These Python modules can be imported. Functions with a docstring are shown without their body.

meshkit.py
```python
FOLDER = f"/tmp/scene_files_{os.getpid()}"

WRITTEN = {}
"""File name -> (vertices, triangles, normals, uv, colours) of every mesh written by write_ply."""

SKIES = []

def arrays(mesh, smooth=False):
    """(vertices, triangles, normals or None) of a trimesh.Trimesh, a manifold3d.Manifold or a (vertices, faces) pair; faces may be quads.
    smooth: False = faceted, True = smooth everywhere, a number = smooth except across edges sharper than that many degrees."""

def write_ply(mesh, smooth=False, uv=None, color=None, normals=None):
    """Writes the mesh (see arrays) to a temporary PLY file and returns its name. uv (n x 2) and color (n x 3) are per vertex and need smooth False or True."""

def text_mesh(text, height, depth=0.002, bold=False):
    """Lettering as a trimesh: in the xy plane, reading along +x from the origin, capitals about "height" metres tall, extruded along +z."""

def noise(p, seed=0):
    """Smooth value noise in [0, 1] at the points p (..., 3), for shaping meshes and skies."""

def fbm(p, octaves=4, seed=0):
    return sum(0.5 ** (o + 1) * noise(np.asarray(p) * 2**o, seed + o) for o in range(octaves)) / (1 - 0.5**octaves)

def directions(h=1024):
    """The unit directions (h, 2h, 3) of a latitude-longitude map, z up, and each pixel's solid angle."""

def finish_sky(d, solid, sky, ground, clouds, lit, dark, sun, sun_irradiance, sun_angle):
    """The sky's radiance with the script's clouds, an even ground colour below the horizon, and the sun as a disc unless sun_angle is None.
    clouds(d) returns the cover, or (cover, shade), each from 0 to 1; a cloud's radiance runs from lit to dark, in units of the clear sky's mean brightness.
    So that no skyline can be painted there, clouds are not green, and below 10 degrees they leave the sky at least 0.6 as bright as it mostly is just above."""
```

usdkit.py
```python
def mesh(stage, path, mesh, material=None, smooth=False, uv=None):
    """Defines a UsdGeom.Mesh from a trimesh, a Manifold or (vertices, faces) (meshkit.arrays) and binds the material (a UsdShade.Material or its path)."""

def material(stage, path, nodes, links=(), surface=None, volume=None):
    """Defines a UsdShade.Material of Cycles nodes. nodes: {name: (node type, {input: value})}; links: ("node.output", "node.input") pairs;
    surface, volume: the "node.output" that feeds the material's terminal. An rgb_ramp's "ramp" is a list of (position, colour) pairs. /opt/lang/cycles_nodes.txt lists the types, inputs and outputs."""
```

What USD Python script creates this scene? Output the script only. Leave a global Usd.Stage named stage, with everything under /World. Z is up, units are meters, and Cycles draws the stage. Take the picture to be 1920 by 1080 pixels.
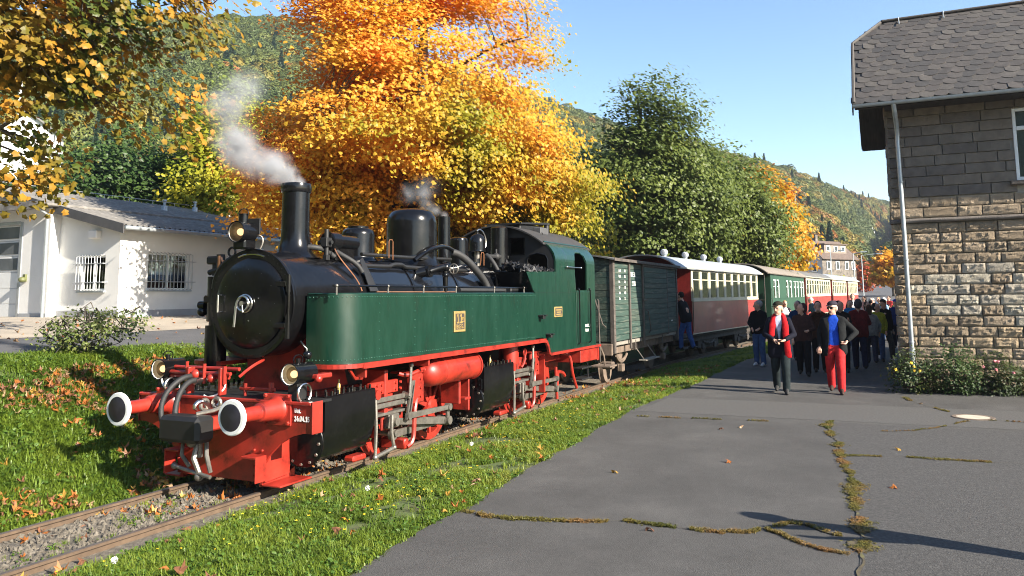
import math, numpy as np, trimesh, manifold3d as m3, usdkit, meshkit
from pxr import Usd, UsdGeom, UsdLux, UsdShade, Gf, Sdf, Vt
from shapely.geometry import Polygon, Point, box as sbox
from shapely import affinity
PI = math.pi
stage = Usd.Stage.CreateInMemory()
UsdGeom.SetStageUpAxis(stage, 'Z'); UsdGeom.SetStageMetersPerUnit(stage, 1.0)
UsdGeom.Xform.Define(stage, '/World'); UsdGeom.Scope.Define(stage, '/World/Looks')
V3 = lambda *a: np.array(a, float)

# ---------------------------------------------------------------- camera, sky, sun
CAM = V3(-6.864, -6.800, 2.08)
RIGHT, UP, FWD = V3(.42530859, -.90500186, -.00917833), V3(-.10082301, -.05745537, .99324398), V3(.89941499, .42150981, .11568127)
cam = UsdGeom.Camera.Define(stage, '/World/camera')
mt = Gf.Matrix4d(1)
for i_, a_ in enumerate((RIGHT, UP, -FWD, CAM)):
    mt.SetRow(i_, Gf.Vec4d(*map(float, a_), 1.0 if i_ == 3 else 0.0))
cam.AddTransformOp().Set(mt)
cam.CreateHorizontalApertureAttr(36.0); cam.CreateVerticalApertureAttr(20.25); cam.CreateFocalLengthAttr(27.99)
cam.CreateVerticalApertureOffsetAttr(-2.985)
cam.CreateClippingRangeAttr(Gf.Vec2f(.1, 5000))
cam.CreateExposureAttr(1.75)
SUN_E, SUN_H = math.radians(27.0), V3(-.17, -.985, 0)
SUN_H = SUN_H / np.linalg.norm(SUN_H)
SUN = V3(SUN_H[0] * math.cos(SUN_E), SUN_H[1] * math.cos(SUN_E), math.sin(SUN_E))
sun = UsdLux.DistantLight.Define(stage, '/World/sun')
sun.CreateIntensityAttr(1.25); sun.CreateAngleAttr(.5); sun.CreateColorAttr(Gf.Vec3f(1, .91, .78)); sun.CreateNormalizeAttr(True)
ax_ = np.cross([0, 0, 1], SUN); 
sun.AddTransformOp().Set(Gf.Matrix4d().SetRotate(Gf.Rotation(Gf.Vec3d(0, 0, 1), Gf.Vec3d(*map(float, SUN)))))
skym = usdkit.material(stage, '/World/Looks/sky', {
    'sky': ('sky_texture', {'sky_type': 'single_scattering', 'sun_disc': False, 'sun_elevation': SUN_E, 'sun_rotation': math.atan2(SUN[0], SUN[1]), 'air_density': 1.0, 'aerosol_density': .35, 'ozone_density': 1.5, 'altitude': 200.0}),
    'h': ('hsv', {'hue': .5, 'saturation': 1.12, 'value': 1.0, 'fac': 1.0}), 'bg': ('background_shader', {'strength': .08})}, [('sky.color', 'h.color'), ('h.color', 'bg.color')], surface='bg.background')
dome = UsdLux.DomeLight.Define(stage, '/World/sky')
UsdShade.MaterialBindingAPI.Apply(dome.GetPrim()).Bind(skym)

# ---------------------------------------------------------------- naming
used, base = {}, {}
def num(parent, name):
    k = parent + '/' + name; n = used.get(k, 0); used[k] = n + 1
    return k if n == 0 else f'{k}_{n:03d}'
def meta(path, label=None, cat=None, group=None, kind=None):
    p = stage.GetPrimAtPath(path)
    for k, v in (('label', label), ('category', cat), ('group', group), ('kind', kind)):
        if v: p.SetCustomDataByKey(k, v)
def thing(name, label, cat, loc=(0, 0, 0), rz=0.0, group=None, kind=None):
    p = num('/World', name); x = UsdGeom.Xform.Define(stage, p); x.AddTranslateOp().Set(Gf.Vec3d(*map(float, loc)))
    if rz: x.AddRotateZOp().Set(math.degrees(rz))
    base[p] = (np.array(loc, float), rz); meta(p, label, cat, group, kind); return p
def root_of(path): return '/'.join(path.split('/')[:3])
def put(parent, name, mesh, mat, smooth=30, label=None, kind=None):
    """one Mesh prim under parent; world coordinates unless the thing was turned, then its own"""
    p = num(parent, name)
    if isinstance(mesh, B): mesh = mesh.mesh()
    if hasattr(mesh, 'to_mesh'):
        q = mesh.to_mesh(); mesh = (np.array(q.vert_properties[:, :3]), np.array(q.tri_verts))
    if isinstance(mesh, trimesh.Trimesh): mesh = (np.array(mesh.vertices), np.array(mesh.faces))
    v, f = mesh
    loc, rz = base.get(root_of(p), (np.zeros(3), 0))
    if not rz: v = v - loc
    usdkit.mesh(stage, p, (v, f), mat, smooth=smooth)
    if label or kind: meta(p, label, kind=kind)
    return p
def single(name, mesh, mat, label=None, cat=None, group=None, kind=None, smooth=30):
    p = put('/World', name, mesh, mat, smooth); meta(p, label, cat, group, kind); return p
def copy_of(src, loc, rz=0.0, label=None, scale=None):
    d = dict(stage.GetPrimAtPath(src).GetCustomData())
    p = thing(src.split('/')[-1].rstrip('0123456789').rstrip('_'), label or d.get('label'), d.get('category'), loc, rz, d.get('group'))
    pr = stage.GetPrimAtPath(p); pr.GetReferences().AddInternalReference(src); pr.SetInstanceable(True)
    if scale: UsdGeom.Xformable(pr).AddScaleOp().Set(Gf.Vec3f(*scale))
    return p

# ---------------------------------------------------------------- mesh builder
def hull(pts):
    return trimesh.convex.convex_hull(np.asarray(pts, float))
class B:
    def __init__(s): s.v, s.f, s.n = [], [], 0
    def add(s, m, M=None):
        if isinstance(m, B): m = m.mesh()
        if hasattr(m, 'to_mesh'):
            q = m.to_mesh(); v, f = np.array(q.vert_properties[:, :3], float), np.array(q.tri_verts)
        elif isinstance(m, trimesh.Trimesh): v, f = np.array(m.vertices), np.array(m.faces)
        else: v, f = np.asarray(m[0], float), np.asarray(m[1], int)
        if f.shape[1] == 4: f = np.vstack([f[:, [0, 1, 2]], f[:, [0, 2, 3]]])
        if M is not None: v = v @ M[:3, :3].T + M[:3, 3]
        s.v.append(v); s.f.append(f + s.n); s.n += len(v); return s
    def mesh(s): return np.vstack(s.v), np.vstack(s.f)
    def box(s, x0, x1, y0, y1, z0, z1, bev=0.0, M=None):
        x0, x1 = min(x0, x1), max(x0, x1); y0, y1 = min(y0, y1), max(y0, y1); z0, z1 = min(z0, z1), max(z0, z1)
        if bev <= 0:
            v = np.array([[x, y, z] for x in (x0, x1) for y in (y0, y1) for z in (z0, z1)], float)
            f = np.array([[0, 1, 3, 2], [4, 6, 7, 5], [0, 4, 5, 1], [2, 3, 7, 6], [0, 2, 6, 4], [1, 5, 7, 3]])
            return s.add((v, f), M)
        b = min(bev, (x1 - x0) * .45, (y1 - y0) * .45, (z1 - z0) * .45); p = []
        for x, sx in ((x0, 1), (x1, -1)):
            for y, sy in ((y0, 1), (y1, -1)):
                for z, sz in ((z0, 1), (z1, -1)):
                    p += [(x, y + sy * b, z + sz * b), (x + sx * b, y, z + sz * b), (x + sx * b, y + sy * b, z)]
        return s.add(hull(p), M)
    def tube(s, pts, r, n=8, cap=True, M=None):
        p = np.asarray(pts, float); r = np.broadcast_to(np.asarray(r, float), (len(p),))
        t = np.gradient(p, axis=0); t /= np.linalg.norm(t, axis=1, keepdims=True) + 1e-12
        a = np.zeros_like(p); up = V3(0, 0, 1) if abs(t[0, 2]) < .9 else V3(1, 0, 0)
        c = np.cross(t[0], up); c /= np.linalg.norm(c); a[0] = c
        for i in range(1, len(p)):
            c = c - t[i] * (c @ t[i]); c /= np.linalg.norm(c) + 1e-12; a[i] = c
        b = np.cross(t, a); g = np.arange(n) * 2 * PI / n
        v = (p[:, None] + r[:, None, None] * (np.cos(g)[None, :, None] * a[:, None] + np.sin(g)[None, :, None] * b[:, None])).reshape(-1, 3)
        i, j = np.meshgrid(np.arange(len(p) - 1), np.arange(n), indexing='ij')
        f = np.stack([i * n + j, (i + 1) * n + j, (i + 1) * n + (j + 1) % n, i * n + (j + 1) % n], -1).reshape(-1, 4)[:, ::-1]
        f = np.vstack([f[:, [0, 1, 2]], f[:, [0, 2, 3]]])
        if cap:
            m = len(v); v = np.vstack([v, p[0], p[-1]]); k = np.arange(n)
            f = np.vstack([f, np.stack([k, (k + 1) % n, np.full(n, m)], 1)[:, ::-1], np.stack([(len(p) - 1) * n + k, (len(p) - 1) * n + (k + 1) % n, np.full(n, m + 1)], 1)])
        return s.add((v, f), M)
    def cyl(s, p0, p1, r, r1=None, n=20, M=None): return s.tube([p0, p1], [r, r if r1 is None else r1], n, True, M)
    def lathe(s, prof, c=(0, 0, 0), axis='z', n=32, M=None):
        """prof: (radius, height) pairs along the axis"""
        pr = np.asarray(prof, float); g = np.arange(n) * 2 * PI / n
        R, H = pr[:, 0][:, None], pr[:, 1][:, None] + 0 * g
        X, Y = R * np.cos(g), R * np.sin(g)
        q = dict(z=(X, Y, H), x=(H, X, Y), y=(Y, H, X))[axis]
        v = np.stack(q, -1).reshape(-1, 3) + np.asarray(c, float)
        i, j = np.meshgrid(np.arange(len(pr) - 1), np.arange(n), indexing='ij')
        f = np.stack([i * n + j, i * n + (j + 1) % n, (i + 1) * n + (j + 1) % n, (i + 1) * n + j], -1).reshape(-1, 4)
        return s.add((v, f), M)
    def prism(s, poly, axis, a, b, M=None):
        """poly in the plane across the axis: axis y -> (x, z), x -> (y, z), z -> (x, y)"""
        if not hasattr(poly, 'exterior') and not hasattr(poly, 'geoms'): poly = Polygon(poly)
        for g in getattr(poly, 'geoms', [poly]):
            m = trimesh.creation.extrude_polygon(g, 1.0, engine='earcut'); v = np.array(m.vertices); f = np.array(m.faces)
            h = a + (b - a) * v[:, 2]
            if axis == 'z': w = np.stack([v[:, 0], v[:, 1], h], 1); fl = b < a
            elif axis == 'y': w = np.stack([v[:, 0], h, v[:, 1]], 1); fl = b > a
            else: w = np.stack([h, v[:, 0], v[:, 1]], 1); fl = b < a
            s.add((w, f[:, ::-1] if fl else f), M)
        return s
    def ball(s, c, r, sub=2, sc=(1, 1, 1), M=None):
        m = trimesh.creation.icosphere(sub, 1.0); return s.add((np.array(m.vertices) * r * np.array(sc) + np.array(c), m.faces), M)
    def torus(s, c, R, r, axis='z', n=24, k=8, M=None):
        g = np.linspace(0, 2 * PI, k + 1); return s.lathe(np.stack([R + r * np.cos(g), r * np.sin(g)], 1), c, axis, n, M)
    def text(s, txt, h, o, face='-y', depth=.004, bold=False, sx=1.0):
        m = meshkit.text_mesh(txt, h, depth, bold); v = np.array(m.vertices); v[:, 0] *= sx
        if face == '-y': w = np.stack([v[:, 0], -v[:, 2], v[:, 1]], 1)
        else: w = np.stack([-v[:, 2], -v[:, 0], v[:, 1]], 1)
        return s.add((w + np.array(o, float), m.faces))
def rot(rz=0, loc=(0, 0, 0), ry=0, rx=0):
    c, s = math.cos(rz), math.sin(rz); Z = np.array([[c, -s, 0], [s, c, 0], [0, 0, 1.]])
    c, s = math.cos(ry), math.sin(ry); Y = np.array([[c, 0, s], [0, 1, 0], [-s, 0, c]])
    c, s = math.cos(rx), math.sin(rx); X = np.array([[1, 0, 0], [0, c, -s], [0, s, c]])
    M = np.eye(4); M[:3, :3] = Z @ Y @ X; M[:3, 3] = loc; return M
def mani(*ms):
    """closed meshes -> one Manifold (union)"""
    out = m3.Manifold()
    for m in ms:
        v, f = m.mesh() if isinstance(m, B) else m
        t = trimesh.Trimesh(v, f, process=True)
        out = out + m3.Manifold(m3.Mesh(np.array(t.vertices, np.float32), np.array(t.faces, np.uint32)))
    return out
def spline(pts, n=24):
    from scipy.interpolate import CubicSpline
    p = np.asarray(pts, float); d = np.r_[0, np.cumsum(np.linalg.norm(np.diff(p, axis=0), axis=1))]
    return CubicSpline(d, p)(np.linspace(0, d[-1], n))

# ---------------------------------------------------------------- materials
def look(name, color, rough=.5, metal=0.0, var=.15, scale=6.0, bump=0.0, bscale=40.0, coat=0.0, spec=.5, color2=None, ramp=None, detail=4.0, emit=None, island=0.0, objvar=0.0, stretch=None, dist=.02, rvar=0.0):
    """principled paint / stone / wood: colour broken up by object-independent noise, optional bump and per-piece variation"""
    c = np.array(color, float); n = {}; L = []
    n['g'] = ('geometry', {}); n['p'] = ('principled_bsdf', {'roughness': rough, 'metallic': metal, 'coat_weight': coat, 'coat_roughness': .08, 'specular_ior_level': spec})
    src = 'g.position'
    if stretch is not None:
        n['map'] = ('mapping', {'mapping_type': 'point', 'scale': stretch}); L.append((src, 'map.vector')); src = 'map.vector'
    n['n'] = ('noise_texture', {'scale': scale, 'detail': detail, 'roughness': .6}); L.append((src, 'n.vector'))
    if ramp is None:
        c2 = np.array(color2, float) if color2 is not None else c * (1 - var)
        ramp = [(.3, c2), (.7, c if color2 is not None else c * (1 + var))]
    n['r'] = ('rgb_ramp', {'ramp': ramp}); L.append(('n.fac', 'r.fac')); out = 'r.color'
    for key, amt, s in (('island', island, 'g.random_per_island'), ('objvar', objvar, 'oi.random')):
        if amt:
            if key == 'objvar': n['oi'] = ('object_info', {})
            n[key + 'm'] = ('map_range', {'from_min': 0.0, 'from_max': 1.0, 'to_min': 1 - amt, 'to_max': 1 + amt}); L.append((s, key + 'm.value'))
            n[key + 'h'] = ('hsv', {'hue': .5, 'saturation': 1.0, 'fac': 1.0}); L += [(key + 'm.result', key + 'h.value'), (out, key + 'h.color')]; out = key + 'h.color'
    L.append((out, 'p.base_color'))
    if bump:
        n['bn'] = ('noise_texture', {'scale': bscale, 'detail': 5.0, 'roughness': .65}); n['b'] = ('bump', {'strength': bump, 'distance': dist})
        L += [(src, 'bn.vector'), ('bn.fac', 'b.height'), ('b.normal', 'p.normal')]
    if rvar:
        n['rm'] = ('map_range', {'from_min': .3, 'from_max': .7, 'to_min': max(.02, rough - rvar), 'to_max': rough + rvar}); L += [('n.fac', 'rm.value'), ('rm.result', 'p.roughness')]
    if emit:
        n['p'][1]['emission_color'] = emit[0]; n['p'][1]['emission_strength'] = emit[1]
    return usdkit.material(stage, '/World/Looks/' + name, n, L, surface='p.BSDF')
def leaf_look(name, cols, scale=.8, trans=.35, rough=.45, spread=.5, namp=1.5, grad=None):
    """leaves: a colour per leaf (island) mixed with a slow noise through the crown, a little light passing through"""
    n = {'g': ('geometry', {}), 'n': ('noise_texture', {'scale': scale, 'detail': 2.0}), 'a': ('math', {'math_type': 'multiply', 'value2': spread}), 'ad': ('math', {'math_type': 'multiply_add', 'value2': namp, 'value3': .5 - .5 * spread - .5 * namp}), 's': ('math', {'math_type': 'add'}),
         'r': ('rgb_ramp', {'ramp': [(i / (len(cols) - 1), c) for i, c in enumerate(cols)]}),
         'p': ('principled_bsdf', {'roughness': rough, 'specular_ior_level': .3}), 't': ('translucent_bsdf', {}), 'm': ('mix_closure', {'fac': trans})}
    L = [('g.position', 'n.vector'), ('g.random_per_island', 'a.value1'), ('n.fac', 'ad.value1'), ('a.value', 's.value1'), ('ad.value', 's.value2'), ('s.value', 'r.fac'), ('r.color', 'p.base_color'), ('r.color', 't.color'), ('p.BSDF', 'm.closure1'), ('t.BSDF', 'm.closure2')]
    if grad:      # the crown turns colour from one side: (direction, offset)
        n['gm'] = ('mapping', {'mapping_type': 'point', 'scale': grad[0]}); n['gx'] = ('separate_xyz', {}); n['g1'] = ('math', {'math_type': 'add'}); n['g2'] = ('math', {'math_type': 'add'}); n['g3'] = ('math', {'math_type': 'add', 'value2': grad[1]}); n['g4'] = ('math', {'math_type': 'add'})
        L.remove(('s.value', 'r.fac')); L += [('g.position', 'gm.vector'), ('gm.vector', 'gx.vector'), ('gx.x', 'g1.value1'), ('gx.y', 'g1.value2'), ('g1.value', 'g2.value1'), ('gx.z', 'g2.value2'), ('g2.value', 'g3.value1'), ('g3.value', 'g4.value1'), ('s.value', 'g4.value2'), ('g4.value', 'r.fac')]
    return usdkit.material(stage, '/World/Looks/' + name, n, L, surface='m.closure')
def pane_look(name, tint=(.85, .9, .9), refl=1.0):
    n = {'f': ('fresnel', {'IOR': 1.5}), 't': ('transparent_bsdf', {'color': tint}), 'g': ('glossy_bsdf', {'color': (refl, refl, refl), 'roughness': .02}), 'm': ('mix_closure', {})}
    return usdkit.material(stage, '/World/Looks/' + name, n, [('f.fac', 'm.fac'), ('t.BSDF', 'm.closure1'), ('g.BSDF', 'm.closure2')], surface='m.closure')
# ---------------------------------------------------------------- terrain
RNG = np.random.default_rng(7)
def bend(x):
    """how far the line has curved to the right of straight at x"""
    return np.interp(x, [-60, 18, 27.8, 40, 51, 66, 85, 140], [0, 0, -.77, -1.45, -2.22, -3.35, -5.2, -13])
RDX, RDZ, RDY = [70, 92.6, 126, 202.7, 324, 457, 569, 700], [.1, 1.39, 2.34, 5.67, 12.3, 23.9, 34.3, 45], [-6.2, -5.34, -5.65, -4.24, -3.75, -6.54, -10.56, -16]
def zg(x, y):
    x, y = np.broadcast_arrays(np.asarray(x, float), np.asarray(y, float)); yy = y - bend(x)
    z = np.interp(yy, [-3.05, -2.75, -1.5, -.95, -.8, .8, .95, 1.4, 4.2, 5.5, 11, 30], [.082, .085, .01, -.06, -.10, -.10, -.06, .08, 1.16, 1.27, 1.57, 1.65])
    far = np.interp(x, RDX, RDZ); w = np.clip((x - 66) / 14, 0, 1)
    z = z * (1 - w) + np.maximum(far, 0) * w
    left = np.clip((y - 26) / 160, 0, 1) * 9
    return z + np.where(y > 26, left, 0)
def sheet(xs, ys, dz=0.0, zf=zg):
    X, Y = np.meshgrid(xs, ys, indexing='ij'); Z = zf(X, Y) + dz
    v = np.stack([X, Y, Z], -1).reshape(-1, 3); n = len(ys)
    i, j = np.meshgrid(np.arange(len(xs) - 1), np.arange(n - 1), indexing='ij')
    return v, np.stack([i * n + j, (i + 1) * n + j, (i + 1) * n + j + 1, i * n + j + 1], -1).reshape(-1, 4)
def ribbon(cx, cy, w0, w1, dz, n=60, zf=zg, m=5):
    """a strip that follows the bend of the line: offsets w0..w1 across"""
    t = np.linspace(0, 1, n); x = np.interp(t, np.linspace(0, 1, len(cx)), cx); y = np.interp(t, np.linspace(0, 1, len(cy)), cy)
    d = np.stack([np.gradient(x), np.gradient(y)], 1); d /= np.linalg.norm(d, axis=1, keepdims=True); nn = np.stack([-d[:, 1], d[:, 0]], 1)
    o = np.linspace(0, 1, m); W0, W1 = np.broadcast_to(w0, (n,)), np.broadcast_to(w1, (n,))
    off = W0[:, None] + (W1 - W0)[:, None] * o
    P = np.stack([x, y], 1)[:, None] + off[..., None] * nn[:, None]
    v = np.concatenate([P, zf(P[..., 0], P[..., 1])[..., None] + dz], -1).reshape(-1, 3)
    i, j = np.meshgrid(np.arange(n - 1), np.arange(m - 1), indexing='ij')
    return v, np.stack([i * m + j, (i + 1) * m + j, (i + 1) * m + j + 1, i * m + j + 1], -1).reshape(-1, 4)
mEarth = look('earth', (.10, .10, .035), .95, ramp=[(.3, (.04, .05, .014)), (.5, (.07, .10, .022)), (.72, (.10, .085, .045))], scale=1.3, bump=.5, bscale=25)
mAsph = usdkit.material(stage, '/World/Looks/asphalt', {
    'g': ('geometry', {}), 'n': ('noise_texture', {'scale': .8, 'detail': 8.0, 'roughness': .7}), 'r': ('rgb_ramp', {'ramp': [(.3, (.054, .052, .049)), (.55, (.075, .072, .068)), (.72, (.098, .094, .088))]}),
    'n2': ('noise_texture', {'scale': 95.0, 'detail': 6.0, 'roughness': .7}), 'r2': ('rgb_ramp', {'ramp': [(.32, (.45, .45, .45)), (.5, (.95, .95, .95)), (.66, (1.3, 1.3, 1.3)), (.74, (2.3, 2.3, 2.2))]}),
    'vo': ('voronoi_texture', {'scale': 150.0}), 'mx': ('mix', {'mix_type': 'multiply', 'fac': 1.0}), 'p': ('principled_bsdf', {'roughness': .85, 'specular_ior_level': .3}), 'b': ('bump', {'strength': .45, 'distance': .008})},
    [('g.position', 'n.vector'), ('n.fac', 'r.fac'), ('g.position', 'n2.vector'), ('n2.fac', 'r2.fac'), ('r.color', 'mx.color1'), ('r2.color', 'mx.color2'), ('mx.color', 'p.base_color'), ('g.position', 'vo.vector'), ('vo.distance', 'b.height'), ('b.normal', 'p.normal')], surface='p.BSDF')
mRoad = look('road_asphalt', (.075, .075, .078), .9, var=.2, scale=1.0, bump=.3, bscale=80)
mPave = look('yard_paving', (.30, .26, .205), .9, var=.2, scale=.8, bump=.25, bscale=30)
mBallast = look('ballast', (.15, .13, .11), .95, ramp=[(.3, (.07, .06, .05)), (.55, (.15, .13, .10)), (.75, (.24, .21, .17))], scale=18, bump=1.0, bscale=45, dist=.03)
xs = np.unique(np.concatenate([np.linspace(-60, -8, 14), np.linspace(-8, 20, 113), np.linspace(20, 90, 71), np.linspace(90, 500, 60), np.linspace(500, 1500, 12)]))
ys = np.unique(np.concatenate([np.linspace(-600, -40, 12), np.linspace(-40, -6, 18), np.linspace(-6, 14, 101), np.linspace(14, 40, 27), np.linspace(40, 900, 30)]))
single('ground', sheet(xs, ys), mEarth, kind='structure', smooth=True)
# platform: asphalt with a wandering edge towards the grass
n_ = 260; ex = np.r_[np.linspace(-30, 45, n_), np.linspace(45.5, 72, 30)]
ey_ = np.interp(ex, [-30, -2, 0, 6.7, 11, 72], [-3.9, -3.16, -3.05, -2.66, -2.8, -2.8]) + bend(ex) + .07 * (meshkit.fbm(np.stack([ex * 2.2, ex * 0, ex * 0], 1), 4, 3) - .5) * 2
v_ = np.vstack([np.stack([ex, ey_, np.full_like(ex, .1)], 1), np.stack([ex, np.full_like(ex, -60.), np.full_like(ex, .1)], 1), np.stack([ex, ey_ + .012, np.full_like(ex, .05)], 1)])
k_ = np.arange(len(ex) - 1); N_ = len(ex)
single('platform', (v_, np.vstack([np.stack([k_ + N_, k_ + N_ + 1, k_ + 1, k_], 1), np.stack([k_, k_ + 1, k_ + 2 * N_ + 1, k_ + 2 * N_], 1)])), mAsph, kind='structure', smooth=False)
mAsphOld = look('old_asphalt', (.052, .053, .056), .9, ramp=[(.3, (.026, .025, .024)), (.5, (.050, .048, .046)), (.66, (.075, .072, .068)), (.74, (.115, .11, .10))], scale=42, detail=6.0, bump=.9, bscale=75, dist=.012)
ox = np.linspace(-9, 6.6, 60); oy = np.interp(ox, [-9, -.6, .57, 1.87, 3.14, 3.9, 4.84, 5.6, 6.8], [-6.7, -6.50, -6.48, -6.39, -6.27, -6.15, -6.08, -5.93, -5.93]); ol = -14 + 0 * ox
single('old_asphalt', (np.vstack([np.stack([ox, oy, 0 * ox + .104], 1), np.stack([ox, ol, 0 * ox + .104], 1)]), np.stack([np.arange(59) + 60, np.arange(59) + 61, np.arange(59) + 1, np.arange(59)], 1)), mAsphOld, kind='structure', smooth=False)
bx_ = np.linspace(0, 1, 30); wob_ = .05 * (meshkit.fbm(np.stack([bx_ * 9, bx_ * 0, bx_ * 0], 1), 3, 5) - .5)
single('asphalt_band', (np.vstack([np.stack([6.66 + .30 * bx_ + wob_, -2.78 - 9.2 * bx_, 0 * bx_ + .1025], 1), np.stack([8.6 + .5 * bx_ - wob_, -2.86 - 9.15 * bx_, 0 * bx_ + .1025], 1)]), np.stack([np.arange(29), np.arange(29) + 1, np.arange(29) + 31, np.arange(29) + 30], 1)), look('asphalt_band', (.078, .075, .070), .88, ramp=[(.3, (.045, .043, .040)), (.55, (.068, .065, .061)), (.74, (.094, .09, .083))], scale=30, detail=7.0, bump=.4, bscale=120, dist=.008), kind='structure', smooth=False)
# street climbing away, its pavement and kerb
single('street', ribbon(RDX, RDY, -3.2, 3.2, .05, 120), mRoad, kind='structure', smooth=True)
single('pavement', ribbon(RDX, np.array(RDY) - 4.3, -1.0, 1.0, .17, 120), mPave, kind='structure', smooth=True)
single('yard_road', ribbon([-30, 8, 40], [5.9, 5.9, 5.6], -1.55, 1.6, .03, 60, m=16), mRoad, kind='structure', smooth=True)
single('yard_paving', ribbon([-30, 8, 40], [13.0, 13.0, 13.0], -5.6, 12, .035, 60, m=60), mPave, kind='structure', smooth=True)
single('trackbed', ribbon(np.linspace(-30, 72, 40), bend(np.linspace(-30, 72, 40)), -.82, .82, .025, 140), mBallast, kind='structure', smooth=True)

# ---------------------------------------------------------------- railway track
mRail = look('rail_side', (.085, .055, .033), .75, var=.3, scale=9, bump=.15)
mRailTop = look('rail_head', (.20, .16, .135), .42, metal=.7, var=.2, scale=14)
mSleep = look('sleeper_wood', (.075, .058, .045), .9, var=.35, scale=5, bump=.4, stretch=(6, 1, 6))
tr = thing('railway_track', 'rusty narrow gauge track with two rails running under the train through grass', 'railway track')
px_ = np.linspace(-30, 80, 170); rp = [(-.055, -.13), (.055, -.13), (.055, -.115), (.010, -.1), (.010, -.035), (.03, -.022), (.03, -.004), (.024, 0.0), (-.024, 0.0), (-.03, -.004), (-.03, -.022), (-.010, -.035), (-.010, -.1), (-.055, -.115)]
def sweep(prof, path):
    pr = np.asarray(prof); d = np.gradient(path, axis=0); d /= np.linalg.norm(d, axis=1, keepdims=True); nn = np.stack([d[:, 1], -d[:, 0]], 1)
    v = np.stack([path[:, None, 0] + nn[:, None, 0] * pr[None, :, 0], path[:, None, 1] + nn[:, None, 1] * pr[None, :, 0], np.broadcast_to(pr[None, :, 1], (len(path), len(pr)))], -1).reshape(-1, 3)
    n = len(pr); i, j = np.meshgrid(np.arange(len(path) - 1), np.arange(n), indexing='ij')
    return v, np.stack([i * n + j, i * n + (j + 1) % n, (i + 1) * n + (j + 1) % n, (i + 1) * n + j], -1).reshape(-1, 4)
for s_ in (-1, 1):
    path = np.stack([px_, bend(px_) + s_ * .53], 1); r_ = put(tr, 'rail', sweep(rp, path), mRail, 20)
    put(r_, 'running_surface', sweep([(-.022, .0015), (.022, .0015), (.022, .004), (-.022, .004)], path), mRailTop, 20)
for k in range(44):
    x_ = -6.3 + .65 * k; put(tr, 'sleeper', B().box(x_ - .11, x_ + .11, -.85, .85, -.2, -.085, .012), mSleep, False)
put(tr, 'fishplate', B().box(-.75, -.28, -.50, -.478, -.1, -.03, .006).box(-.68, -.64, -.478, -.46, -.075, -.045, .004).box(-.42, -.38, -.478, -.46, -.075, -.045, .004), mRail)
put(tr, 'fishplate', B().box(8.6, 9.1, -.582, -.56, -.1, -.03, .006), mRail)

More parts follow.
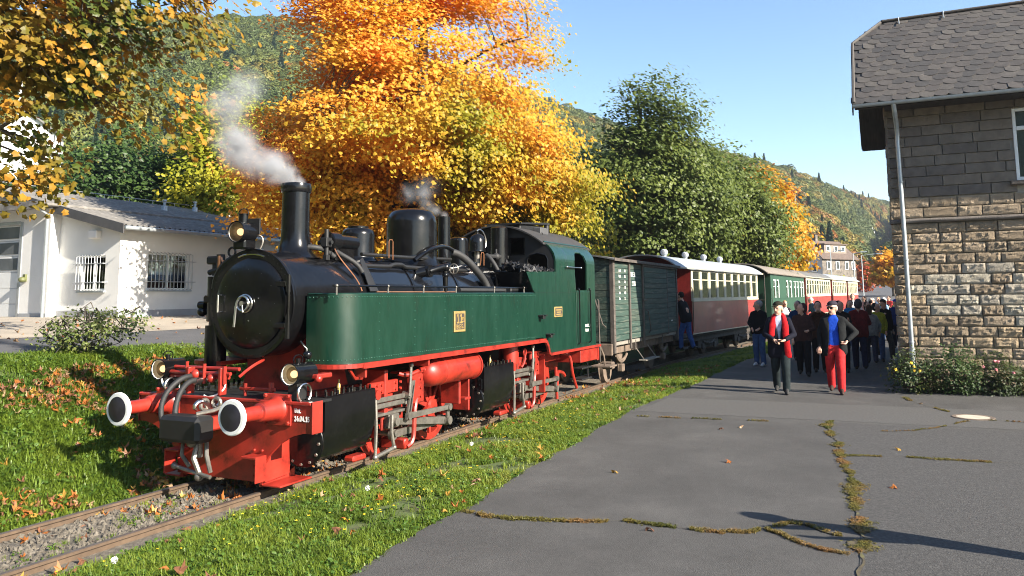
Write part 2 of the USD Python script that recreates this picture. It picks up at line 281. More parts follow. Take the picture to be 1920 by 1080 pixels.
# ---------------------------------------------------------------- hills
mHill = look('hill_ground', (.09, .11, .03), .95, ramp=[(.3, (.05, .07, .018)), (.6, (.09, .12, .03)), (.8, (.14, .13, .05))], scale=.05)
def hill(name, base_l, ridge_l, drop=40, depth=260, nu=70, nv=36, seed=1):
    bl, rl = np.array(base_l, float), np.array(ridge_l, float); t = np.linspace(0, 1, nu)
    ip = lambda a: np.stack([np.interp(t, np.linspace(0, 1, len(a)), a[:, k]) for k in range(3)], 1)
    b, r = ip(bl), ip(rl); s = np.linspace(0, 1, nv); sm = s * s * (3 - 2 * s) * .65 + s * .35
    P = b[:, None] * (1 - s[None, :, None]) + r[:, None] * s[None, :, None]; P[..., 2] = b[:, None, 2] + (r - b)[:, None, 2] * sm
    P[..., 2] += (meshkit.fbm(P / 45.0, 3, seed) - .5) * 13 * np.sin(np.pi * np.clip(s, 0, 1))[None] ** .6
    out = (r - b) / np.linalg.norm((r - b)[:, :2], axis=1, keepdims=True); out[:, 2] = 0
    back = np.stack([r + out * depth * q - V3(0, 0, drop * q * q) for q in (.15, .4, .7, 1)], 1)
    P = np.concatenate([P, back], 1); m = P.shape[1]
    i, j = np.meshgrid(np.arange(nu - 1), np.arange(m - 1), indexing='ij')
    single(name, (P.reshape(-1, 3), np.stack([i * m + j, i * m + j + 1, (i + 1) * m + j + 1, (i + 1) * m + j], -1).reshape(-1, 4)[:, ::-1]), mHill, kind='structure', smooth=True)
    return P, nv
def dirpt(px, py, d):
    r = (px - 960) / 1493 * RIGHT - (py - 380.8) / 1493 * UP + FWD
    return CAM + r * d
HL, nvL = hill('hill_left', [V3(-40, 90, 8), V3(20, 80, 9), V3(70, 90, 9), V3(110, 70, 8), V3(140, 40, 6), V3(160, 16, 8)],
               [V3(-180, 300, 100), dirpt(60, 66, 330), dirpt(330, 66, 350), dirpt(600, 70, 380), dirpt(1000, 215, 400), dirpt(1250, 300, 430)], seed=2)
HR, nvR = hill('hill_right', [V3(118, 24, 3.0), V3(135, 12, 3.6), V3(165, 3, 4.6), V3(205, 1, 6.6), V3(330, 1.0, 13.5), V3(460, -1.5, 25)],
               [dirpt(1260, 295, 330), dirpt(1420, 327, 380), dirpt(1520, 362, 450), dirpt(1600, 382, 540), dirpt(1690, 398, 650)], drop=10, depth=120, seed=5)
HR2, nvR2 = hill('hill_behind_street', [V3(180, -9, 5), V3(320, -8.5, 13), V3(450, -12, 25)], [V3(260, -90, 40), V3(400, -80, 58), dirpt(1700, 405, 640)], drop=5, depth=60, nu=24, nv=14, seed=6)
HO, nvO = hill('hill_opposite', [V3(-30, 110, 6), V3(-75, 50, 3), V3(-80, 0, 1), V3(-75, -60, 1)], [V3(-190, 290, 95), V3(-300, 120, 95), V3(-320, -40, 85), V3(-300, -200, 60)], drop=20, depth=120, nu=30, nv=16, seed=9)
# ---------------------------------------------------------------- stone station house
mMortar = look('mortar', (.36, .335, .29), .95, var=.15, scale=8, bump=.3, bscale=60)
stone = lambda n, c, k=.22: look(n, c, .95, var=k, scale=7, bump=.7, bscale=38, dist=.025, island=.0)
mBrown = [stone('stone_brown', (.235, .18, .12)), stone('stone_tan', (.27, .21, .145)), stone('stone_dark_brown', (.20, .155, .105)), stone('stone_ochre', (.29, .22, .14))]
mPale = [stone('stone_pale', (.33, .295, .23), .15), stone('stone_pale_grey', (.30, .265, .21), .15)]
mGrey = [stone('stone_grey', (.15, .13, .11)), stone('stone_grey_brown', (.165, .14, .115)), stone('stone_dark_grey', (.125, .108, .095))]
mZinc = look('zinc', (.36, .40, .42), .45, metal=.55, var=.12, scale=5)
mSlate = [look('slate_%d' % i, c, .7, var=.3, scale=9, bump=.35, bscale=30, ramp=[(.25, tuple(np.array(c) * .7)), (.6, c), (.72, tuple(np.array(c) * 1.25)), (.80, (.22, .20, .18))]) for i, c in enumerate([(.058, .051, .046), (.066, .058, .052), (.050, .046, .043), (.073, .065, .057)])]
mSoff = look('soffit_boards', (.045, .04, .038), .85, var=.25, scale=3, stretch=(1, 8, 1))
mWhiteP = look('white_paint', (.72, .74, .73), .5, var=.06, scale=4)
mPane = pane_look('window_glass', (.75, .8, .8))
mRoomDark = look('dark_interior', (.02, .02, .022), .9)
WX, WY = 11.9, -6.97
hs = thing('station_house', 'stone station house with slate half hipped roof beside the platform on the right', 'house', (14.15, -11.5, .1))
rear = Polygon([(WX + .05, .0), (16.4, .0), (16.4, 6.05), (14.15, 8.1), (WX + .05, 6.05)])
wl_ = put(hs, 'wall', B().prism(rear, 'y', -16.5, WY), mMortar, False)
rs = np.random.default_rng(5)
def block(y0, y1, z0, z1, proud, rough, nx=7, nz=5, x0=WX + .06, y_wrap=False):
    u, w = np.linspace(0, 1, nx), np.linspace(0, 1, nz); U, W_ = np.meshgrid(u, w, indexing='ij')
    e = np.minimum(np.minimum(U, 1 - U) / .07, np.minimum(W_, 1 - W_) / .14); e = np.clip(e, 0, 1)
    P = np.stack([U * 0, y0 + (y1 - y0) * U, z0 + (z1 - z0) * W_], -1); k = rs.uniform(0, 90)
    d = proud * .5 + e * (proud * .3 + rough * (abs(meshkit.fbm(P * V3(1, 9, 13) + k, 3, 2) - .5) * 2.6 + .5 * meshkit.fbm(P * V3(1, 21, 27) + k, 2, 5) - .35)) + rs.uniform(-.3, .3) * rough * (U - .5) + rs.uniform(-.4, .4) * rough * (W_ - .5) * e
    P[..., 0] = WX - np.maximum(d, .004)
    if nx > 2 and rough > .02: P[1:-1, 1:-1, 1:] += rs.normal(0, .006, P[1:-1, 1:-1, 1:].shape)
    F = P.reshape(-1, 3); Bk = F.copy(); Bk[:, 0] = x0; n = nz
    i, j = np.meshgrid(np.arange(nx - 1), np.arange(nz - 1), indexing='ij'); q = np.stack([i * n + j, i * n + j + 1, (i + 1) * n + j + 1, (i + 1) * n + j], -1).reshape(-1, 4)
    rim = [a * n for a in range(nx)] + [(nx - 1) * n + b for b in range(1, n)] + [a * n + n - 1 for a in range(nx - 2, -1, -1)] + [b for b in range(n - 2, 0, -1)]
    m = len(F); r = np.array(rim); s_ = np.stack([r, np.roll(r, -1), np.roll(r, -1) + m, r + m], 1)
    return np.vstack([F, Bk]), np.vstack([q, s_[:, ::-1]])[:, ::-1]
def rows(z0, n, h, lens, proud, rough, mats, yend=-11.2, skip=None, pal=None):
    for r in range(n):
        z = z0 + r * h; y = WY + .035; first = True; y -= 0 if r % 2 else 0
        while y > yend:
            L = rs.uniform(*lens) * (.6 if first and r % 2 else 1); a, b = y - L, y; first = False
            y = a - .020
            if skip and z + h > wz0 - .05 and z < wz1:
                if a < wy1 + .02 and b > wy1 + .1: a = wy1 + .004
                elif a < wy1 + .02 and b > wy0: y = min(y, wy0 - .004) if a < wy0 else y; continue
            m = mats[rs.integers(len(mats))]
            if pal is not None and pal((a + b) / 2, z) > rs.uniform(.45, .95): m = mPale[rs.integers(2)]
            put(wl_, 'stone_block', block(a, b, z + .009, z + h - .009, proud, rough, 11 if rough > .02 else 6, 7 if rough > .02 else 4), m, 12 if rough > .02 else 25)
palf = lambda y, z: math.exp(-((y + 8.0 + (z - 2) * .25) / .9) ** 2) * math.exp(-((z - 1.9) / .85) ** 2) * 1.0 + math.exp(-((y + 9.4) / .6) ** 2) * math.exp(-((z - 1.7) / 1.0) ** 2)
rows(.1, 16, .2135, (.34, .62), .045, .042, mBrown, pal=palf)
put(hs, 'string_course', B().add(block(-16, WY + .06, 3.525, 3.615, .12, .03, 40, 5)), mGrey[2], 30)
rows(3.63, 2, .215, (.40, .66), .022, .026, mBrown[:2] + mBrown[3:])
wy0, wy1, wz0, wz1 = -10.32, -9.28, 4.30, 5.78
rows(4.07, 9, .217, (.46, .72), .010, .010, mGrey, skip=lambda a, b, z: b > wy0 and a < wy1 and z + .2 > wz0 - .05 and z < wz1)
for z in np.arange(.1, 5.9, .2135):        # corner stones seen on the side towards the train
    L = .52 if int(z / .2135) % 2 else .34
    put(wl_, 'corner_stone', B().box(WX - .015, WX + L, WY - .02, WY + .028 + rs.uniform(0, .03), z + .008, z + .205, .02), (mBrown if z < 4.05 else mGrey)[rs.integers(3)])
wn = put(hs, 'window', B().box(WX - .012, WX + .12, wy0, wy0 + .06, wz0, wz1, .006).box(WX - .012, WX + .12, wy1 - .06, wy1, wz0, wz1, .006).box(WX - .012, WX + .12, wy0 + .06, wy1 - .06, wz0, wz0 + .07, .006).box(WX - .012, WX + .12, wy0 + .06, wy1 - .06, wz1 - .06, wz1, .006), mWhiteP)
put(wn, 'transom', B().box(WX - .02, WX + .08, wy0 + .06, wy1 - .06, 5.33, 5.41, .008), mWhiteP)
put(wn, 'mullion', B().box(WX - .018, WX + .08, -9.83, -9.77, wz0 + .07, 5.33, .006), mWhiteP)
put(wn, 'pane', B().box(WX + .040, WX + .048, wy0 + .062, wy1 - .062, wz0 + .072, wz1 - .062), mPane, False)
put(wn, 'curtain', B().box(WX + .052, WX + .056, wy0 + .062, wy1 - .062, wz0 + .072, wz1 - .062), mRoomDark, False)
put(hs, 'window_sill', B().box(WX - .12, WX + .05, wy0 - .12, wy1 + .12, wz0 - .085, wz0 - .004, .012), mGrey[2])
# roof
EX, EZ, RX, RZ, VY, HX, HZ, RY = 11.3, 6.07, 14.15, 8.66, -6.35, 13.4, 7.98, -7.05
sl = math.atan2(RZ - EZ, RX - EX); ux, uz = math.cos(sl), math.sin(sl)
def roofslab(pts, n, th):
    p = np.array(pts, float); return hull(np.vstack([p, p - np.array(n) * th]))
rf = put(hs, 'roof', B().add(roofslab([(EX, VY, EZ), (EX, -16.9, EZ), (RX, -16.9, RZ), (RX, RY, RZ), (HX, VY, HZ)], (-uz, 0, ux), .07))
         .add(roofslab([(2 * RX - EX, VY, EZ), (2 * RX - EX, -16.9, EZ), (RX, -16.9, RZ), (RX, RY, RZ), (2 * RX - HX, VY, HZ)], (uz, 0, ux), .07))
         .add(roofslab([(HX, VY, HZ), (2 * RX - HX, VY, HZ), (RX, RY, RZ)], (0, .68, .73), .05)), mSlate[2], False)
put(hs, 'gable_soffit', B().add(roofslab([(EX + .06, VY - .02, EZ - .09), (EX + .06, WY, EZ - .09), (RX, WY, RZ - .09), (RX, RY, RZ - .09), (HX, VY - .02, HZ - .09)], (-uz, 0, ux), .03)).add(roofslab([(2 * RX - EX - .06, VY - .02, EZ - .09), (2 * RX - EX - .06, WY, EZ - .09), (RX, WY, RZ - .09), (RX, RY, RZ - .09), (2 * RX - HX, VY - .02, HZ - .09)], (uz, 0, ux), .03)), mSoff, False)
put(hs, 'eave_soffit', B().box(EX + .05, WX + .02, -16.5, WY + .02, EZ - .10, EZ - .07), mSoff, False)
put(hs, 'bargeboard', B().add(hull([(EX, VY, EZ - .02), (EX, VY + .03, EZ - .02), (HX, VY, HZ - .02), (HX, VY + .03, HZ - .02), (EX, VY, EZ - .24), (EX, VY + .03, EZ - .24), (HX, VY, HZ - .22), (HX, VY + .03, HZ - .22)])), mSoff, False)
SH = np.array([(-.5, 1.08), (.5, 1.08), (.5, .34), (.40, .12), (.22, 0), (-.02, -.02), (-.28, .07), (-.5, .26)])
W_s, H_s = .262, .232
def shingle(yc, s0, tilt):
    p = SH * (W_s * 1.06, H_s * 1.25); n = len(p)
    out = np.stack([p[:, 0] * -1 + yc, s0 + p[:, 1]], 1); h = .016 + .02 * (1 - SH[:, 1]) * .6 + tilt * SH[:, 0]
    def at(hh): return np.stack([EX + out[:, 1] * ux - hh * uz, out[:, 0], EZ + out[:, 1] * uz + hh * ux], 1)
    v = np.vstack([at(h), at(h - .016)]); k = np.arange(n)
    top = np.stack([np.zeros(n - 2, int), k[1:-1], k[2:]], 1); side = np.stack([k, (k + 1) % n, (k + 1) % n + n, k + n], 1)
    return v, np.vstack([top, side[:, [0, 1, 2]], side[:, [0, 2, 3]]])[:, ::-1]
SL = math.hypot(RX - EX, RZ - EZ); cnt = 0; rest = B()
for r in range(17):
    s0 = -.04 + r * H_s * .985
    for c in range(44):
        yc = VY - .10 - c * W_s - (r * .37 % 1) * W_s + rs.normal(0, .006)
        hipy = VY - max(0, (s0 + .2 - (HX - EX) / ux)) * (VY - RY) / max(SL - (HX - EX) / ux, .01)
        if yc > hipy - .02: continue
        m = shingle(yc, s0 + rs.normal(0, .006), rs.normal(0, .008))
        if yc > -10.9 and cnt < 300: put(rf, 'slate_shingle', m, mSlate[rs.integers(4)], False); cnt += 1
        else: rest.add(m)
put(rf, 'more_shingles', rest, mSlate[0], False, kind='stuff')
put(hs, 'verge_trim', B().tube([(EX, VY - .01, EZ + .035), (HX, VY - .01, HZ + .035)], .032, 6).tube([(HX, VY - .01, HZ + .03), (RX, RY, RZ + .04)], .04, 6), mSlate[3], 40)
put(hs, 'ridge_cap', B().box(RX - .09, RX + .09, -16.9, RY + .03, RZ - .01, RZ + .05, .02), mSlate[3])
put(hs, 'roof_hook', B().tube([(RX - .1, -7.4, RZ + .05), (RX - .12, -7.4, RZ - .04), (RX - .3, -7.4, RZ - .18)], .012, 5), mZinc)
put(hs, 'roof_hook', B().tube([(RX - .1, -8.35, RZ + .05), (RX - .12, -8.35, RZ - .04), (RX - .3, -8.35, RZ - .18)], .012, 5), mZinc)
g_ = np.linspace(PI, 2 * PI, 9); gp = [(EX - .045 + .068 * math.cos(a), EZ - .03 + .068 * math.sin(a)) for a in g_] + [(EX - .045 + .058 * math.cos(a), EZ - .03 + .058 * math.sin(a)) for a in g_[::-1]]
gt = put(hs, 'gutter', B().prism(gp, 'y', -16.9, VY + .02), mZinc, 40)
dp_ = put(hs, 'downpipe', B().tube(spline([(EX - .04, -7.12, EZ - .07), (EX + .02, -7.13, EZ - .20), (WX - .16, -7.16, EZ - .55), (WX - .11, -7.16, EZ - .8)], 10).tolist() + [(WX - .11, -7.17, 3.2), (WX - .11, -7.17, .9)], .046, 12).tube([(WX - .11, -7.17, .92), (WX - .11, -7.17, .3)], .060, 12), mZinc, 40)
for z in (1.05, 2.75, 4.4): put(dp_, 'pipe_clip', B().lathe([(.047, -.015), (.056, -.012), (.056, .012), (.047, .015)], (WX - .11, -7.17, z), 'z', 14).box(WX - .07, WX + .01, -7.18, -7.16, z - .01, z + .01), mZinc)
put(hs, 'rear_wing', B().prism([(-7.5, 0), (-13, 0), (-13, 5.0), (-10.2, 6.9), (-7.5, 5.4)], 'x', 16.4, 24.4), mMortar, False)
# ---------------------------------------------------------------- white shed and garage across the track
def render_look(name, c): return look(name, c, .95, var=.05, scale=1.5, bump=.3, bscale=120, dist=.006)
mRender, mRenderW, mPlinth = render_look('white_render', (.66, .66, .635)), render_look('bright_render', (.70, .69, .66)), look('plinth_render', (.30, .31, .32), .9, var=.1, scale=2)
mEtern = look('corrugated_roof', (.16, .155, .15), 1.0, spec=.15, var=.35, scale=4, bump=.2, bscale=60, ramp=[(.3, (.13, .125, .115)), (.55, (.19, .18, .165)), (.72, (.27, .255, .235))])
mIron, mFasc = look('galvanised_iron', (.40, .42, .43), .5, metal=.6, var=.1), look('dark_fascia', (.06, .06, .062), .7)
zy = 1.52
AX, AY, BX = 7.85, 11.6, 24.0
sd = thing('white_shed', 'low white rendered shed with grey corrugated roof and barred windows behind the locomotive', 'shed', (16, 14, zy))
ez = lambda y: 4.02 + .24 * (y - AY)
w1 = (13.12, 12.14, 2.32, 3.26); w2 = (8.75, 10.2, 2.34, 3.36)
side = mani(B().prism([(AY, zy - .3), (17.4, zy - .3), (17.4, ez(17.4)), (AY, ez(AY))], 'x', AX, BX)) - mani(B().box(AX - .2, AX + .18, w1[1], w1[0], w1[2], w1[3])) - mani(B().box(w2[0], w2[1], AY - .2, AY + .18, w2[2], w2[3]))
put(sd, 'wall', side, mRender, False)
put(sd, 'plinth', B().box(AX - .02, BX, AY - .02, AY + .1, zy - .3, zy + .27).box(AX - .02, AX + .1, AY + .1, 14.02, zy - .3, zy + .27), mPlinth, False)
us = np.linspace(AX - .25, BX + .3, 560); X_, S_ = np.meshgrid(us, np.linspace(AY - .42, 17.55, 4), indexing='ij'); Zr = ez(S_) + .10 + .028 * np.sin(X_ * 2 * PI / .177)
i_, j_ = np.meshgrid(np.arange(559), np.arange(3), indexing='ij'); q_ = np.stack([i_ * 4 + j_, (i_ + 1) * 4 + j_, (i_ + 1) * 4 + j_ + 1, i_ * 4 + j_ + 1], -1).reshape(-1, 4); top_ = np.stack([X_, S_, Zr], -1).reshape(-1, 3)
roof_ = put(sd, 'roof', B().add((top_, q_)).add((top_ - V3(0, 0, .012), q_[:, ::-1])), mEtern, 40)
put(sd, 'verge_board', B().add(hull([(AX - .27, y, ez(y) + d) for y in (AY - .42, 17.5) for d in (-.12, .13)] + [(AX - .24, y, ez(y) + d) for y in (AY - .42, 17.5) for d in (-.12, .13)])), mFasc, False)
put(sd, 'gutter', B().box(AX - .25, BX, AY - .52, AY - .42, ez(AY) - .12, ez(AY) - .02, .02), mZinc)
put(sd, 'eave_boards', B().add(hull([(x, y, ez(y) + .03 + d) for x in (AX - .22, BX) for y in (AY - .4, AY) for d in (0, .03)])), mFasc, False)
put(sd, 'lightning_wire', B().tube([(AX, 17.5, ez(17.5) + .24), (BX, 17.5, ez(17.5) + .24)], .012, 5), mIron)
for k in range(17): put(sd, 'wire_post', B().cyl((AX + k, 17.5, ez(17.5) + .08), (AX + k, 17.5, ez(17.5) + .25), .012, n=5), mIron)
for x, y in ((12.9, 15.8), (15.0, 16.6), (16.4, 16.3)):
    v = put(sd, 'roof_vent', B().lathe([(.12, -.05), (.10, .14), (.05, .16), (.05, .30), (.075, .31), (.075, .36), (0, .38)], (x, y, ez(y) + .12), 'z', 12), mZinc)
def grille(parent, c0, c1, z0, z1, axis, out, n=9):
    """frame, pane and a cage of bars standing off the wall; axis 'y' on the gable end, 'x' on the long wall"""
    P = lambda a, o, z: (AX - o, a, z) if axis == 'y' else (a, AY - o, z)
    m = B()
    def bx(a0, a1, o0, o1, z0_, z1_, b=m): p, q = P(a0, o0, z0_), P(a1, o1, z1_); b.box(p[0], q[0], p[1], q[1], z0_, z1_)
    bx(c0, c0 + .05, -.10, -.05, z0, z1); bx(c1 - .05, c1, -.10, -.05, z0, z1); bx(c0 + .05, c1 - .05, -.10, -.05, z0, z0 + .05); bx(c0 + .05, c1 - .05, -.10, -.05, z1 - .05, z1); bx((c0 + c1) / 2 - .025, (c0 + c1) / 2 + .025, -.10, -.05, z0 + .05, z1 - .05)
    w = put(parent, 'window', m, mWhiteP); g = B(); bx(c0 + .04, c1 - .04, -.092, -.084, z0 + .04, z1 - .04, g); put(w, 'pane', g, mPane, False)
    d = B(); bx(c0 + .03, c1 - .03, -.12, -.105, z0 + .03, z1 - .03, d); put(w, 'dark_room', d, mRoomDark, False)
    if axis == 'x': d = B(); bx(c0 + .05, c1 - .05, -.104, -.098, z0 + .42, z1 - .05, d); put(w, 'blind', d, mRender, False)
    s = B(); bx(c0 - .05, c1 + .05, -.02, .07, z0 - .05, z0 - .005, s); put(w, 'sill', s, mZinc, False)
    for k in range(n): a = c0 + .02 + (c1 - c0 - .04) * k / (n - 1); put(w, 'bar', B().tube([P(a, .02, z1 + .02), P(a, out, z1 - .03), P(a, out, z0 + .03), P(a, .02, z0 - .02)], .011, 6), mIron)
    for z in (z0 + .22, z1 - .22): put(w, 'crossbar', B().tube([P(c0 - .12, -.01, z), P(c0 - .10, out + .012, z), P(c1 + .10, out + .012, z), P(c1 + .12, -.01, z)], .012, 6), mIron)
grille(sd, w1[1], w1[0], w1[2], w1[3], 'y', .14); grille(sd, w2[0], w2[1], w2[2], w2[3], 'x', .14, 12)
put(sd, 'vent_box', B().box(AX - .16, AX + .01, 12.35, 12.68, 3.72, 3.94, .02), mRenderW)
gr = thing('garage', 'taller white garage with a pale sectional door at the left edge', 'garage', (9.5, 18, zy))
GX = 7.55
put(gr, 'wall', mani(B().box(GX, 15, 14.02, 24, zy - .3, 4.62)) - mani(B().box(GX - .2, GX + .15, 15.25, 19.2, zy - .4, 4.22)), mRenderW, False)
put(gr, 'plinth', B().box(GX - .02, GX + .1, 14.0, 15.2, zy - .3, zy + .2), mPlinth, False)
put(gr, 'roof', B().box(GX - .45, 15.3, 13.75, 24.3, 4.64, 4.72, .02).box(GX - .47, GX - .40, 13.74, 24.3, 4.55, 4.76, .01), mEtern)
dr = put(gr, 'door_frame', B().box(GX - .02, GX + .12, 15.18, 15.30, zy - .1, 4.28, .01).box(GX - .02, GX + .12, 15.3, 19.2, 4.2, 4.3, .01), mIron)
mDoorG, mDoorP = look('door_glazing', (.10, .11, .12), .15, var=.2, scale=2), look('door_panel', (.62, .63, .62), .5, var=.04)
for k in range(6):
    z = zy + .02 + k * .445
    put(dr, 'door_panel', B().box(GX + .05, GX + .09, 15.32, 19.18, z, z + .435, .008), mDoorP)
    if k >= 3: put(dr, 'glazing', B().box(GX + .035, GX + .049, 15.42, 19.1, z + .06, z + .39, .004), mDoorG)
put(gr, 'downpipe', B().tube([(GX - .40, 14.06, 4.6), (GX - .08, 14.06, 4.42), (GX - .08, 14.06, zy)], .045, 10), mZinc)
put(gr, 'wall_lamp', B().ball((GX - .1, 14.95, 2.65), .10, 2, (1, 1, .8)).box(GX - .06, GX + .01, 14.9, 15.0, 2.6, 2.8), look('lamp_dark', (.12, .13, .05), .5))
# ---------------------------------------------------------------- far houses, lamps, cars
mRoofB, mWallG, mRubble = look('brown_roof', (.10, .072, .058), .9, var=.2, scale=2), look('grey_render', (.34, .35, .36), .9, var=.08, scale=.6), look('rubble_wall', (.22, .19, .16), .95, ramp=[(.3, (.06, .053, .046)), (.5, (.125, .108, .09)), (.7, (.20, .175, .145))], scale=2.6, bump=.6, bscale=8, dist=.05)
mPaneFar = look('far_pane', (.03, .035, .04), .1, var=.2)
def win(parent, o, e, n, w, h, z, mat=mWhiteP):
    """window at o (x, y), along e, facing n"""
    o, e, n = np.array(o), np.array(e), np.array(n); M = np.eye(4); M[:3, 0] = [*e, 0]; M[:3, 1] = [*(-n), 0]; M[:3, 2] = [0, 0, 1]; M[:3, 3] = [*o, z]
    f = put(parent, 'window', B().box(-w / 2, -w / 2 + .09, -.06, .05, 0, h, M=M).box(w / 2 - .09, w / 2, -.06, .05, 0, h, M=M).box(-w / 2 + .09, w / 2 - .09, -.06, .05, 0, .1, M=M).box(-w / 2 + .09, w / 2 - .09, -.06, .05, h - .1, h, M=M), mat, False)
    put(f, 'pane', B().box(-w / 2 + .09, w / 2 - .09, -.02, .03, .1, h - .1, M=M), mPaneFar, False)
def gable_house(name, label, C, ang, L, D, z0, ze, zr, mf, mg, mr, oh=.35):
    """corner C; facade L along e1, gable D along e2; facade faces -e2"""
    e1, e2 = V3(math.cos(ang), math.sin(ang), 0), V3(-math.sin(ang), math.cos(ang), 0); C3 = V3(C[0], C[1], 0)
    P = lambda a, b, z: C3 + e1 * a + e2 * b + V3(0, 0, z)
    h = thing(name, label, 'house', P(L / 2, D / 2, z0))
    M = np.eye(4); M[:3, 0], M[:3, 1], M[:3, 3] = e1, e2, C3
    put(h, 'wall', B().prism([(.03, z0 - 1), (D - .03, z0 - 1), (D - .03, ze), (D / 2, zr - .15), (.03, ze)], 'x', 0, L, M=M), mg, False)
    put(h, 'facade', B().box(0.0, L, 0.0, .028, z0 - 1, ze, M=M), mf, False)
    sl_ = (zr - ze) / (D / 2)
    put(h, 'roof', B().add(hull([P(a, b, z) for a in (-oh, L + oh) for b, z in ((-oh, ze - oh * sl_), (D / 2, zr), (-oh, ze - oh * sl_ - .12), (D / 2, zr - .14))])).add(hull([P(a, b, z) for a in (-oh, L + oh) for b, z in ((D + oh, ze - oh * sl_), (D / 2, zr), (D + oh, ze - oh * sl_ - .12), (D / 2, zr - .14))])), mr, False)
    return h, P, e1[:2], e2[:2], M, sl_
h, P, e1, e2, M, s_ = gable_house('village_house', 'brown roofed house with dormer and rubble stone front beyond the last coaches', (107.4, 1.0), math.radians(-31), 7.6, 5.2, 1.8, 7.0, 9.3, mRubble, mWallG, mRoofB)
for z in (5.2, 3.0):
    for a in (1.3, 3.3, 5.4, 6.9): win(h, P(a, -.02, 0)[:2], e1, -e2, .75, 1.15, z)
win(h, P(-.02, 2.6, 0)[:2], -e2, -e1, .7, .8, 7.3); win(h, P(-.02, 1.2, 0)[:2], -e2, -e1, .8, 1.1, 4.9)
dm = put(h, 'dormer', B().box(1.4, 6.4, .55, 3.0, 7.3, 8.65, M=M), look('dormer_boards', (.20, .16, .13), .8), False); put(h, 'dormer_roof', B().box(1.2, 6.6, .35, 3.2, 8.65, 8.78, M=M), mRoofB, False)
for a in (2.2, 3.9, 5.5): win(h, P(a, .54, 0)[:2], e1, -e2, .85, .75, 7.7)
put(h, 'chimney', B().box(2.2, 2.7, 2.4, 2.9, 9.0, 10.1, M=M), mRubble, False)
h, P, e1, e2, M, s_ = gable_house('village_house', 'grey house with a dark roof joined to the left of the brown roofed house', (109.3, 4.4), math.radians(50), 5.5, 5, 1.6, 7.2, 8.6, mWallG, mWallG, mRoofB)
win(h, P(1.6, -.02, 0)[:2], e1, -e2, .8, 1.0, 5.7); win(h, P(3.6, -.02, 0)[:2], e1, -e2, .8, 1.0, 3.6)
h, P, e1, e2, M, s_ = gable_house('village_house', 'white gabled house half hidden by the orange tree above the green coach', (97.6, 6.4), math.radians(8), 7, 5.6, 1.4, 4.3, 7.4, mRenderW, mRenderW, look('red_roof_tiles', (.25, .09, .06), .85))
win(h, P(-.03, 1.3, 0)[:2], -e2, -e1, .9, 1.2, 4.6); win(h, P(-.03, 3.4, 0)[:2], -e2, -e1, .7, .8, 5.4)
h, P, e1, e2, M, s_ = gable_house('village_house', 'white house on the hillside seen through the maple branches on the left', (43.6, 67.0), math.radians(40), 4.6, 4.2, 14.5, 19.0, 20.6, mRenderW, mRenderW, mEtern)
for a in (1.2, 3.4): win(h, P(a, -.03, 0)[:2], e1, -e2, .8, .9, 17.6); win(h, P(a, -.03, 0)[:2], e1, -e2, .8, .9, 15.8)
for b in (1.2, 3.0): win(h, P(-.03, b, 0)[:2], -e2, -e1, .8, .9, 17.6); win(h, P(-.03, b, 0)[:2], -e2, -e1, .8, .9, 15.8)
h, P, e1, e2, M, s_ = gable_house('village_house', 'small white house high in the autumn woods above the street', (455, 2.0), math.radians(-35), 9, 7, 31, 36.5, 40, mRenderW, mRenderW, mRoofB)
ch = thing('wayside_chapel', 'small white chapel with a pointed top beside the climbing street', 'chapel', (420, -1.2, 19))
put(ch, 'wall', B().box(418, 422, -4.0, 1.0, 17, 24.0), mRenderW, False); put(ch, 'gable', B().prism([(-4.0, 24), (1.0, 24), (-1.0, 29.5), (-2.0, 29.5)], 'x', 418, 422), mRenderW, False); put(ch, 'turret', B().lathe([(.9, 28.5), (.9, 31), (0, 34)], (420, -1.5, 0), 'z', 8), mRenderW, False)
def lamp(x, y, top, label, arm, out=.8):
    z = mz_(x, y); l = thing('street_lamp', label, 'street lamp', (x, y, z), group=None)
    put(l, 'pole', B().tube([(x, y, z - .2), (x, y, z + (top - z) * .5), (x, y, top)], [.075, .06, .045], 8), mIron)
    put(l, 'arm', B().tube([(x, y, top - .03), (x + arm[0] * out, y + arm[1] * out, top + .12)], .03, 6), mIron)
    q = rot(math.atan2(arm[1], arm[0]), (x + arm[0] * out, y + arm[1] * out, top + .12)); put(l, 'lamp_head', B().box(-.15, .45, -.13, .13, -.06, .07, .04, M=q), mZinc)
mz_ = lambda x, y: float(zg(x, y))
lamp(73.8, -2.06, 5.9, 'street lamp in front of the brown roofed house, nearest its corner', (.1, -1)); lamp(80.2, -3.8, 6.0, 'street lamp at the right end of the rubble stone front', (.1, -1)); lamp(86.1, -4.4, 6.05, 'street lamp standing right of the far house beside the street', (.1, -1.0), 1.6)
lamp(150, 8, 21, 'tall thin lamp mast behind the brown roofed house against the woods', (-.3, -1)); 
pl = thing('lamp_post', 'tall white metal post behind the garage seen through the left branches', 'post', (12.0, 22.6, 1.7)); put(pl, 'pole', B().tube([(12.0, 22.6, 1.5), (11.9, 22.5, 11)], [.085, .06], 10), mRenderW)
